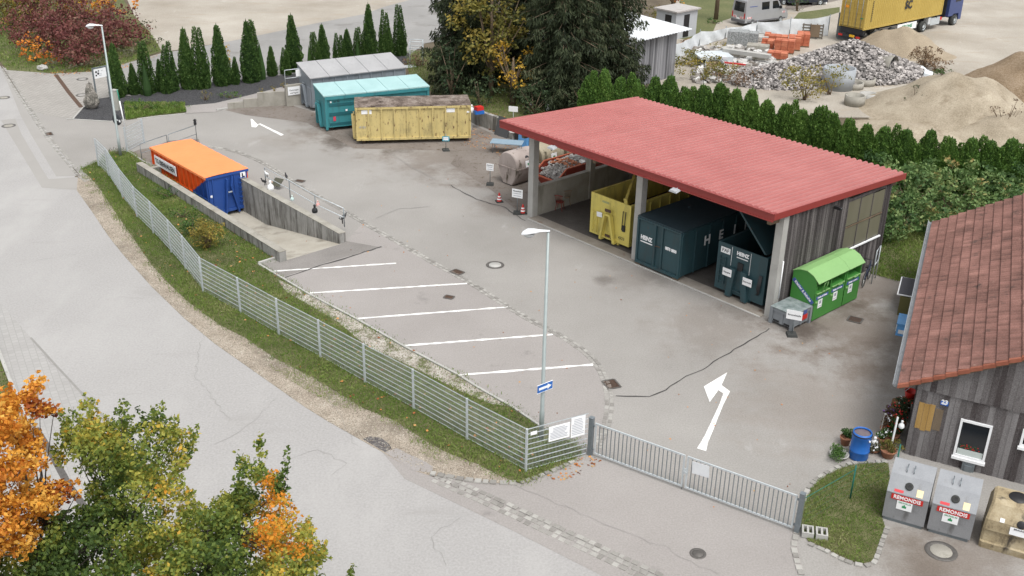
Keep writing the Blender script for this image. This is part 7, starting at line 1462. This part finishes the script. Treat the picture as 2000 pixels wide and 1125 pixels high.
def hz(x, y):
    r1_ = math.hypot((x-1.6)/6.4, (y+.2)/4.3); r2_ = math.hypot((x+4.6)/4.6, (y+2.2)/3.2); return max(0, 2.5*(1-r1_)**1.0 if r1_ < 1 else 0, 1.3*(1-r2_) if r2_ < 1 else 0)
for i in range(8500):
    x, y = rrh.uniform(-9.5, 8.2), rrh.uniform(-5.6, 4.4); z = hz(x, y)
    if z <= .02: continue
    b_.rock((x, y, z+rrh.uniform(-.02, .07)), rrh.choice((.07, .1, .12, .14, .17))*rrh.uniform(.8, 1.15), 0, rrh.random(), (1, .85, .8), .25, rrh)
n = 30; vs = [(-9.5+17.7*i/n, -5.6+10*j/n, max(-.05, hz(-9.5+17.7*i/n, -5.6+10*j/n)-.1)) for j in range(n+1) for i in range(n+1)]; b_.mesh(vs, [(j*(n+1)+i, j*(n+1)+i+1, (j+1)*(n+1)+i+1, (j+1)*(n+1)+i) for j in range(n) for i in range(n)], 0, 0.)
o = b_.build('sett_heap', SETT, None, (c0.x, c0.y, .01), R(8), fix=False); tag(o, kind='stuff')
# brick packs
BRK = mat('red_brick_pack', [(.3, .075, .035), (.42, .13, .07), (.5, .18, .1)], .85, nscale=3, tint=.7, fscale=20, famt=.3)
def pack(px, py, an, nx, ny, nz, label, s=.52, gap=.012, m=BRK, jit=.02, z0=.12):
    t = thing('brick_pack', label, 'brick pack', P(px, py), R(an)); b_ = MB()
    for i in range(nx):
        for j in range(ny):
            for k in range(nz):
                if k == nz-1 and rnd.random() < .12: continue
                b_.bx(i*s+gap, (i+1)*s-gap, j*s+gap, (j+1)*s-gap, z0+k*.24+gap/2, z0+(k+1)*.24-gap/2, 0, rnd.random())
    b_.build('bricks', m, t, fix=False); b_ = MB(); 
    for j in range(3): b_.bx(0, nx*s, j*ny*s/2-.05*(j > 0)-.05*(j > 1), j*ny*s/2+.1-.05*(j > 0)-.05*(j > 1), 0, .11)
    b_.build('pallet', TIMBER, t); return t
pack(1511, 104, -18, 3, 2, 4, 'red brick pack at the front left of the brick stacks, the tall square one'); pack(1537, 99, -14, 2, 3, 4, 'red brick pack in the middle right of the brick stacks'); pack(1555, 92, -12, 2, 3, 4, 'red brick pack at the right end of the brick stacks')
pack(1499, 89, -18, 3, 2, 3, 'red brick pack at the back of the stacks'); pack(1484, 98, -20, 2, 2, 3, 'low red brick pack at the left of the stacks'); pack(1497, 116, -20, 3, 2, 2, 'low broken red brick pack nearest the sett heap'); pack(1492, 80, -15, 2, 2, 2, 'small red brick pack near the tarpaulin fence')
# rings, slabs, pipes
def ring(px, py, r_, h, label, m=CONC, th_=.12, z=0., tilt=None):
    t = thing('concrete_ring', label, 'concrete ring', P(px, py, z)); b_ = MB(); b_.lathe([(r_-th_, .01), (r_-th_, h), (r_, h), (r_, 0), (r_-th_, 0)], n=28, axis=tilt); b_.build('ring', m, t, fix=False); b_ = MB(); b_.lathe([(0, .02), (r_-th_, .02)], n=28, axis=tilt); b_.build('inside', SOILB, t, fix=False); return t
ring(1420, 101, .55, .32, 'pale concrete ring at the bottom of the stack near the tarpaulin fence', CONC); ring(1420, 100.5, .53, .28, 'pale concrete ring in the middle of the stack near the tarpaulin fence', CONCL, z=.33); ring(1420, 100, .5, .3, 'pale concrete ring on top of the stack near the tarpaulin fence', CONCL, z=.62)
ring(1635, 172, 1.15, 1.5, 'large grey-blue concrete drum behind the hedge', mat('blue_grey_concrete', [(.26, .28, .3), (.34, .36, .38)], .8, nscale=2)); ring(1664, 172, .8, .45, 'brownish concrete ring in front of the large drum', CONC); ring(1686, 165, .85, .5, 'wide concrete ring between the drum and the sand heap', CONC); ring(1695, 196, .62, .5, 'white rimmed concrete ring right behind the hedge', CONCL, .14); ring(1668, 205, .7, .7, 'concrete ring half hidden by the hedge tips', CONC)
ring(1395, 131, .75, .35, 'tilted plastic tub-like ring among the rubble at the left', mat('light_grey_tub', [(.4, .42, .43)], .5), .05, .3, Matrix.Rotation(R(28), 3, 'X'))
p, q = P(1700, 124, .8), P(1745, 132, .8); t = thing('concrete_pipe', 'thick concrete pipe with dark mouth lying beside the sett heap', 'pipe', (0, 0, 0)); b_ = MB(); d = (q-p).normalized(); b_.tube([p, q-d*.5, q-d*.45, q], [.72, .72, .85, .85], 24, cap=False); b_.build('pipe', CONC, t, fix=False); b_ = MB(); b_.tube([q+d*.005-d*.3, q-d*.2], [.66, .66], 24); b_.build('mouth', BLACKP, t); b_ = MB(); b_.tube([q-d*.02, q+d*.01], [.86, .86], 24, cap=False); b_.build('seal', BLACKP, t)
def slab(name, px, py, dim, an, label, m, z=0., tx=0., cat='slab'):
    p = P(px, py, z); t = tag(None, None) if 0 else None; b_ = MB(); b_.box((0, 0, dim[2]/2), dim, Matrix.Rotation(R(tx), 3, 'X')); o = b_.build(name, m, None, (p.x, p.y, z+.01), R(an)); return tag(o, label, cat)
WSH = mat('white_sheeting', [(.6, .66, .7), (.74, .78, .8)], .5, nscale=3, bump=.4, bscale=5, bdist=.05)
slab('white_profile', 1728, 130, (.5, 2.2, .5), 20, 'upright white plastic profile leaning by the pipe', WSH, .2, 25, 'profile'); slab('white_profile', 1720, 150, (3.4, .9, .3), 22, 'long white plastic sheet lying in front of the pipe', WSH, .1, 8, 'profile')
for k, (px, py) in enumerate(((1770, 138), (1785, 146), (1800, 142), (1790, 133), (1812, 148), (1762, 148))): slab('rubble_slab', px, py, (rnd.uniform(.8, 1.6), rnd.uniform(.6, 1.), .25), rnd.uniform(0, 90), 'broken pale slab of the rubble right of the pipe', CONCL if k % 2 else WSH, .1, rnd.uniform(-20, 20))['group'] = 'broken slabs right of the pipe'
bush('dry_bush', P(1805, 132), 1.3, 1.1, 1.9, PAL['brush'], 'round dry brown bush on the rubble beside the yard', ncl=50, per=288, ls=.14, tint=.9, seed=201); bush('dry_bush', P(1828, 140), 1., .8, 1.2, PAL['brush'], 'smaller dry brown bush right of the round one', ncl=30, per=288, ls=.14, tint=.95, seed=202)
slab('grey_slab_stack', 1390, 118, (2.8, 1.9, .5), 10, 'light grey plastic cover lying on pallets at the left of the rubble', mat('grey_blue_cover', [(.42, .46, .48), (.54, .58, .6)], .5, nscale=2), .25, 2, 'cover'); slab('grey_slab_stack', 1389, 112, (2.2, 1.3, .16), 10, 'raised middle of the light grey cover', mat('grey_blue_cover_top', [(.5, .54, .56)], .5), .78, 2, 'cover')
slab('long_beam', 1458, 108, (3.8, .5, .3), -30, 'long pale concrete beam on top of the rubble', CONCL, .7, 0, 'beam'); slab('long_beam', 1455, 113, (3.4, .35, .25), -32, 'second concrete beam below the long pale one', CONC, .3, 0, 'beam'); slab('red_plank', 1428, 125, (2.2, .14, .1), -22, 'narrow red plank on the rubble at the left', REDP, .5, 4, 'plank')
for k, (px, py, d3, an) in enumerate(((1440, 88, (1.7, 1.3, 1.2), -15), (1463, 86, (1.4, 1.1, 1.0), -15))): slab('gabion_basket', px, py, d3, an, ('left', 'right')[k]+' grey stone-filled basket by the tarpaulin fence', mat('gabion_stone', [(.12, .13, .13), (.26, .27, .27), (.4, .41, .41)], .9, nscale=9, namt=.9, bump=1, bscale=9, bdist=.08), .02, 0, 'stone basket')
slab('paving_stack', 1480, 99, (1.8, 1.2, .5), -15, 'low stack of grey slabs left of the bricks', CONC, .05); slab('paving_stack', 1478, 78, (2.2, 1.3, .35), 10, 'stack of pale slabs close to the tarpaulin', CONCL, .05); slab('paving_stack', 1505, 130, (1.5, 1.2, .3), 30, 'pale round-edged slab below the brick packs', CONCL, .05)
b_ = MB()
for i in range(900):
    x, y = rrh.uniform(1355, 1510), rrh.uniform(98, 160); p = P(x, y+rrh.uniform(-4, 4)); b_.rock((p.x, p.y, rrh.uniform(.02, .35)), rrh.uniform(.1, .42), 0, rrh.random(), (1.3, .8, .5), .25, rrh)
tag(b_.build('builders_rubble', mat('mixed_rubble', [(.14, .12, .1), (.3, .28, .26), (.46, .45, .43), (.6, .6, .59)], .9, nscale=2, tint=1.), fix=False), kind='stuff')
# stack of site-fence panels, crate pallet
p = P(1655, 78); t = thing('panel_cage', 'bundle of upright grey mesh fence panels behind the sett heap', 'panel stack', p, R(-8)); 
for i in range(9):
    b_ = MB(); y = i*.14; b_.bx(-.85, -.8, y, y+.03, 0, 2.1); b_.bx(.8, .85, y, y+.03, 0, 2.1); b_.bx(-.8, .8, y, y+.03, 2.05, 2.1); b_.bx(-.8, .8, y, y+.03, .05, .1)
    for k in range(1, 14): x = -.8+1.6*k/14; b_.bx(x-.012, x+.012, y+.005, y+.02, .1, 2.05)
    for k in range(1, 8): z = .1+1.95*k/8; b_.bx(-.8, .8, y+.02, y+.03, z-.01, z+.01)
    b_.build('panel', GALVD, t)
t = thing('pallet_stack', 'upright weathered pallets in front of the white tarpaulin', 'pallet', P(1585, 76), R(-12)); b_ = MB()
for z in (.1, .35, .6, .85, 1.1): b_.bx(-.9, .9, 0, .03, z, z+.14)
for x in (-.85, -.25, .3, .8): b_.bx(x, x+.1, .03, .13, .05, 1.3)
b_.build('pallet', mat('grey_pallet_wood', [(.1, .09, .075), (.18, .165, .14)], .9, nscale=4), t); b_ = MB(); b_.bx(-.2, .6, -.14, -.02, .2, 1.25); b_.build('board', TIMBER, t)
# delivery van
def wheel(t, x, y, r_, w_, label=None, rim=GALV):
    b_ = MB(); b_.tube([(x, y-w_/2, r_), (x, y-w_/2+.03, r_), (x, y+w_/2-.03, r_), (x, y+w_/2, r_)], [r_*.9, r_, r_, r_*.9], 20); o = b_.build('wheel', RUB, t)
    for s in (-1, 1):
        b_ = MB(); ax = Matrix.Rotation(R(-90*s), 3, 'X'); b_.lathe([(0, .02), (r_*.2, .03), (r_*.3, .0), (r_*.52, .0), (r_*.6, .03)], (x, y+s*(w_/2-.0), r_), 16, axis=ax); b_.build('rim', rim, o, fix=False)
SILV = mat('silver_paint', [(.36, .37, .39), (.43, .44, .46)], .35, metal=.35, nscale=1, coat=.4)
q1, q2 = P(1478, 51), P(1533, 44); an = math.degrees(ang(q1, q2)); rr_ = P(1421, 46); d_ = U(an); t = thing('delivery_van', 'silver high-roof van with red and white warning stripes on its rear doors', 'van', (0, 0, 0))
# local: x forward, y left; near side is y=0
rear = P(1454, 53); t.location = (rear.x, rear.y, 0); t.rotation_euler[2] = R(an); t.scale = (.92, .95, .95); VW, VL, VH = 1.95, 5.7, 2.6
side = [(0, .35), (0, 1.2), (.08, 2.35), (.3, 2.58), (3.6, 2.6), (4.15, 2.42), (4.85, 1.45), (5.55, 1.15), (5.72, .75), (5.7, .35)]
b_ = MB(); n = len(side); vs = [];
for y, ins in ((0, .0), (.0, 0), (VW, 0)):
    pass
secs = [(.0, .0), (VW, .0)]
def vy(z, s): return (.14*max(0, z-1.2)/1.4)*s
vs = [(x, vy(z, 1), z) for x, z in side]+[(x, VW-vy(z, 1), z) for x, z in side]
tr = tessellate_polygon([[Vector((x, z, 0)) for x, z in side]])
b_.mesh(vs, [(k, (k+1) % n, n+(k+1) % n, n+k) for k in range(n)]+[tuple(q) for q in tr]+[tuple(n+i for i in q[::-1]) for q in tr]); b_.build('body', SILV, t)
b_ = MB(); b_.mesh([(-.015, .28, 1.35), (-.015, VW-.28, 1.35), (.06, VW-.32, 2.2), (.06, .32, 2.2)], [(0, 1, 2, 3)]); b_.build('rear_window', GLASS, t, fix=False)
for x0, x1 in ((2.1, 3.1), (3.55, 4.3)):
    b_ = MB(); b_.mesh([(x0, vy(1.45, 1)-.012, 1.45), (x1+(.25 if x0 > 3 else 0), vy(1.45, 1)-.012, 1.45), (x1-(.1 if x0 > 3 else 0), vy(2.15, 1)-.012, 2.15), (x0, vy(2.15, 1)-.012, 2.15)], [(0, 1, 2, 3)]); b_.build('side_window', GLASS, t, fix=False)
b_ = MB(); b_.mesh([(4.2, .3, 2.38), (4.2, VW-.3, 2.38), (4.86, VW-.15, 1.5), (4.86, .15, 1.5)], [(0, 1, 2, 3)]); b_.build('windscreen', GLASS, t, fix=False)
b_ = MB(); b_.bx(-.06, .06, .05, VW-.05, .3, .55); b_.build('bumper', mat('grey_bumper', [(.12, .12, .13)], .6), t)
b_ = MB(); b_.bx(.3, 5.4, -.02, -.0, .38, .5); b_.build('side_trim', mat('grey_bumper2', [(.12, .12, .13)], .6), t)
for yy in (.08, VW-.2): b_ = MB(); b_.bx(-.03, -.001, yy, yy+.12, .75, 1.25); b_.build('tail_light', REDP, t)
b_ = MB(); b_.bx(-.03, -.002, .2, .75, .7, .9); b_.bx(-.03, -.002, VW-.75, VW-.2, .7, .9); b_.bx(.25, .8, -.02, -.002, .72, .9); b_.bx(4.9, 5.3, -.02, -.002, .95, 1.1); ws = b_.build('warning_stripe', WHITE, t)
b_ = MB()
for y0 in (.22, .42, .62, VW-.73, VW-.53, VW-.33): b_.mesh([(-.035, y0, .7), (-.035, y0+.1, .7), (-.035, y0+.14, .9), (-.035, y0+.04, .9)], [(0, 1, 2, 3)])
for x0 in (.3, .5, .68, 4.95, 5.12): zz = .72 if x0 < 1 else .95; b_.mesh([(x0, -.025, zz), (x0+.09, -.025, zz), (x0+.13, -.025, zz+.17), (x0+.04, -.025, zz+.17)], [(0, 1, 2, 3)])
b_.build('red_bars', REDP, ws, fix=False)
b_ = MB(); b_.bx(-.04, -.002, .75, 1.2, .62, .74); b_.build('number_plate', WHITE, t); b_ = MB(); b_.bx(.5, 1.5, vy(1.85, 1)-.02, vy(1.85, 1)-.008, 1.8, 1.86); b_.build('side_stripe', NAVY, t)
b_ = MB(); b_.box((4.5, -.14, 1.55), (.12, .2, .28)); b_.build('mirror', BLACKP, t)
for x in (1.0, 4.75):
    for y in (.12, VW-.12): wheel(t, x, y, .34, .24)
# lorry with container
an = 39.8; q = P(1686, 60, 1.3); t = thing('container_lorry', 'blue lorry with an ochre shipping container on a black trailer', 'lorry', (q.x, q.y, 0), R(an)); OCH = mat('ochre_container', [(.36, .25, .055), (.43, .31, .075), (.48, .36, .1)], .5, nscale=.6, namt=.4)
CW_, CL, z0, z1 = 2.44, 12.2, 1.3, 3.95; DK_ = mat('dark_chassis', [(.015, .017, .022), (.03, .033, .04)], .6)
b_ = MB(); nn = 44; ys = []
for i in range(nn):
    x = .12+(CL-.24)*i/nn; w_ = (CL-.24)/nn; pr2 = [(x, .0), (x+w_*.3, .0), (x+w_*.5, .04), (x+w_*.8, .04), (x+w_, .0)]
    for (xa, ya), (xb, yb) in zip(pr2[:-1], pr2[1:]):
        b_.face([(xa, ya+.02, z0+.14), (xb, yb+.02, z0+.14), (xb, yb+.02, z1-.1), (xa, ya+.02, z1-.1)]); b_.face([(xa, CW_-ya-.02, z0+.14), (xa, CW_-ya-.02, z1-.1), (xb, CW_-yb-.02, z1-.1), (xb, CW_-yb-.02, z0+.14)])
b_.bx(0, CL, 0, .1, z0, z0+.139); b_.bx(0, CL, CW_-.1, CW_, z0, z0+.139); b_.bx(0, CL, 0, .1, z1-.099, z1); b_.bx(0, CL, CW_-.1, CW_, z1-.099, z1)
for x in (0, CL-.12):
    for y in (0, CW_-.12): b_.bx(x, x+.12, y, y+.12, z0+.14, z1-.1)
b_.bx(.05, .1, .121, CW_-.121, z0+.14, z1-.1); b_.bx(CL-.1, CL-.05, .121, CW_-.121, z0+.14, z1-.1); b_.bx(.05, CL-.05, .101, CW_-.101, z1-.05, z1-.02); b_.bx(.05, CL-.05, .101, CW_-.101, z0+.05, z0+.1); cb = b_.build('container', OCH, t, fix=False)
for k in range(2):
    b_ = MB(); y0 = .14+k*1.09; b_.bx(.02, .049, y0, y0+1.06, z0+.16, z1-.12)
    for z in np.linspace(z0+.5, z1-.5, 5): b_.bx(.0, .02, y0+.06, y0+1.0, z-.05, z+.05)
    b_.build('door', OCH, cb)
for y in (.35, .85, 1.55, 2.05): b_ = MB(); b_.tube([(-.04, y, z0+.1), (-.04, y, z1-.1)], .022, 6); b_.build('locking_rod', GALVD, cb)
b_ = MB(); b_.bx(-.02, -.001, 1.7, 2.1, 2.95, 3.15); b_.build('orange_plate', mat('orange_plate', [(.8, .3, .02)], .5), cb); b_ = MB(); b_.bx(-.01, -.001, .2, .45, 2.2, 2.3); b_.build('green_plate', GREENI, cb)
text('SC', .95, INK, cb, (6.4, -.012, 2.75), (1, 0, 0), (0, 0, 1), bold=.04, sx=1.0); text('M', .8, INK, cb, (6.35, -.012, 3.5), (1, 0, 0), (0, 0, 1), bold=.04, sx=1.4)
b_ = MB()
for k in range(11): b_.box((.95, -.005, z1-.35-k*.16), (.1, .01, .11))
b_.build('number_column', INK, cb)
b_ = MB(); b_.bx(.3, CL-.2, .75, .87, .95, z0-.002); b_.bx(.3, CL-.2, CW_-.87, CW_-.75, .95, z0-.002); b_.bx(.2, .35, .1, CW_-.1, .8, z0-.01)
for x in (2.5, 5.5, 8.5, 11.5): b_.bx(x, x+.15, .1, CW_-.1, 1.05, z0-.02)
b_.bx(-.1, .0, .1, CW_-.1, .55, .75); b_.build('chassis', DK_, t)
for y in (.15, CW_-.55): b_ = MB(); b_.bx(-.13, -.101, y, y+.4, .57, .73); b_.build('tail_light', REDP, t)
b_ = MB(); b_.bx(-.13, -.101, .7, 1.2, .6, .8); b_.build('number_plate', mat('yellow_plate', [(.7, .4, .02)], .5), t)
for x in (2.0, 3.3, 4.6):
    for y in (.2, CW_-.2): wheel(t, x, y, .5, .34, rim=mat('pale_rim', [(.45, .43, .38)], .5) if (x, y) == (2.0, .2) else bpy.data.materials['pale_rim'])
b_ = MB(); b_.bx(5.3, 8.3, .06, .09, .55, 1.15); sb = b_.build('side_board', WHITE, t); text('KRONE', .4, GREENI, sb, (6.8, .05, .85), (1, 0, 0), (0, 0, 1), bold=.01, sx=1.2)
b_ = MB(); b_.bx(5.6, 9, CW_-.6, CW_-.1, .5, 1.1); b_.build('tool_box', DK_, t)
CBL = mat('lorry_blue', [(.03, .05, .16), (.04, .07, .2)], .35, coat=.4); x0 = CL+1.2
b_ = MB(); cs = [(x0, .95), (x0, 3.5), (x0+.5, 3.75), (x0+1.8, 3.6), (x0+2.25, 2.2), (x0+2.3, .5), (x0+1.9, .5), (x0+1.75, 1.1), (x0+.9, 1.1), (x0+.7, .95)]; n = len(cs); vs = [(x, .02, z) for x, z in cs]+[(x, CW_-.02, z) for x, z in cs]; tr = tessellate_polygon([[Vector((x, z, 0)) for x, z in cs]])
b_.mesh(vs, [(k, (k+1) % n, n+(k+1) % n, n+k) for k in range(n)]+[tuple(q) for q in tr]+[tuple(n+i for i in q[::-1]) for q in tr]); cab = b_.build('cab', CBL, t)
b_ = MB(); b_.bx(x0+.9, x0+1.8, .0, .015, 2.2, 3.1); b_.build('side_window', GLASS, cab); b_ = MB(); b_.mesh([(x0+1.86, .2, 3.5), (x0+1.86, CW_-.2, 3.5), (x0+2.27, CW_-.2, 2.3), (x0+2.27, .2, 2.3)], [(0, 1, 2, 3)]); b_.build('windscreen', GLASS, cab, fix=False)
b_ = MB(); b_.bx(8.6, x0+2, .8, 1.0, .7, .95); b_.bx(8.6, x0+2, 1.45, 1.65, .7, .95); b_.bx(x0-.1, x0-.02, .3, CW_-.3, 1., 3.2); b_.build('tractor_frame', DK_, t)
b_ = MB(); b_.bx(10.7, 12.2, .1, .7, .45, 1.1); b_.build('fuel_tank', GALV, t); b_ = MB(); b_.bx(10.2, 10.6, .06, .5, .6, 1.2); b_.build('mudguard', mat('white_guard', [(.5, .52, .53)], .5), t); b_ = MB(); b_.bx(12.3, 12.9, .3, .7, .7, .95); b_.build('red_tank', REDP, t)
for x in (9.5, x0+1.32):
    for y in (.22, CW_-.22): wheel(t, x, y, .5, .4)
# weeds, young trees and distant parked things
bush('tall_weed', P(1570, 195), 2.2, 1.6, 2.6, PAL['olive'], 'tall yellowish weeds behind the hedge in front of the sett heap', ncl=60, per=144, ls=.16, tint=.75, seed=210); bush('tall_weed', P(1620, 185), 1.5, 1.2, 2.4, PAL['olive'], 'tall yellowish weeds left of the large drum', ncl=40, per=144, ls=.16, tint=.75, seed=211)
bush('tall_weed', P(1375, 155), 2.4, 1.6, 1.8, PAL['olive'], 'yellowing scrub between the plank shed and the rubble', ncl=60, per=144, ls=.18, tint=.65, seed=212); bush('tall_weed', P(1350, 128), 2.0, 1.4, 1.3, PAL['olive'], 'yellowing scrub along the tarpaulin fence', ncl=50, per=168, ls=.16, tint=.6, seed=213); bush('tall_weed', P(1450, 165), 2.4, 1.2, 1.1, PAL['brush'], 'dry brown weeds at the foot of the sett heap', ncl=50, per=144, ls=.16, tint=.8, seed=214)
bush('tall_weed', P(1785, 225), 1.0, .8, 2.2, PAL['grey'], 'sparse tall weed on the large sand heap', ncl=26, per=144, ls=.15, tint=.3, seed=215); bush('tall_weed', P(1822, 232), 1.6, .8, 1.5, PAL['grey'], 'leaning sparse weed right on the sand heap', ncl=26, per=120, ls=.15, tint=.3, seed=216); bush('tall_weed', P(1960, 262), 1.8, .8, 2.6, PAL['brush'], 'bare twiggy shrub behind the right end of the hedge', ncl=26, per=33, ls=.12, tint=.3, seed=217, stems=26)
bush('tall_weed', P(1843, 150), .9, .7, .7, PAL['green'], 'small green shrub at the foot of the dry bushes', ncl=20, per=240, ls=.14, tint=.4, seed=218)
broad('young_maple', P(1312, 40), 6.0, 2.6, 1.6, 'maple', 'small tree with sparse orange leaves behind the bright roof', 220, 40, 24, .22, .35, .2, .9); broad('young_maple', P(1398, 38), 6.2, 1.6, 3.2, 'redbush', 'slim young tree with reddish leaves left of the van', 221, 20, 24, .22, .4, .2, .8)
bush('low_shrub', P(1300, 45), 2.6, 2, 1.6, PAL['olive'], 'low shrub under the sparse orange tree', ncl=40, per=60, ls=.2, tint=.45, seed=222); bush('low_shrub', P(1557, 22), 1.2, 1., 2.8, PAL['green'], 'dark green conical shrub in front of the van', ncl=50, per=80, ls=.16, tint=.3, seed=223); bush('low_shrub', P(1395, 46), .8, .7, .5, PAL['green'], 'low green shrub at the foot of the slim tree', ncl=16, per=80, ls=.16, tint=.4, seed=224)
for k, (px, py, l) in enumerate(((1545, 6, 'dark parked car behind the van, left one'), (1570, 8, 'dark parked car behind the conical shrub'))):
    t = thing('parked_car', l, 'car', P(px, py), R(15)); b_ = MB(); cs = [(-2.1, .3), (-2.1, .9), (-1.4, 1.0), (-.9, 1.45), (.7, 1.45), (1.3, 1.0), (2.1, .85), (2.15, .3)]; b_.prism(cs, -.85, .85); b_.build('body', mat('dark_car', [(.02, .025, .04)], .3, coat=.5), t)
    b_ = MB(); b_.bx(-.8, .6, -.87, -.851, 1.02, 1.36); b_.build('side_window', GLASS, t)
    for x in (-1.3, 1.3):
        for y in (-.78, .78): wheel(t, x, y, .32, .2)
boxthing('white_post', 'white box post near the top edge beside the parked cars', 'post', P(1594, 8), 0, (.9, .5, 1.4), WHITE); figure(1610, 8, 0, 'white ball-like stone at the far kerb', .7, WHITE, cat='stone')
bush('dry_grass_heap', P(1410, 100), 1.4, 1., .7, PAL['olive'], 'yellow weeds at the foot of the ring stack', ncl=26, per=90, ls=.14, tint=.8, seed=225)
wsheet('leafy_strip', [(1335, 78), (1400, 66), (1470, 56), (1420, 62), (1360, 90), (1320, 122), (1318, 100)], .028, EARTH)
scatter('fallen_leaves', [(1330, 80), (1400, 66), (1430, 60), (1430, 72), (1360, 90), (1325, 118)], 500, .22, FL_, 17, .06)
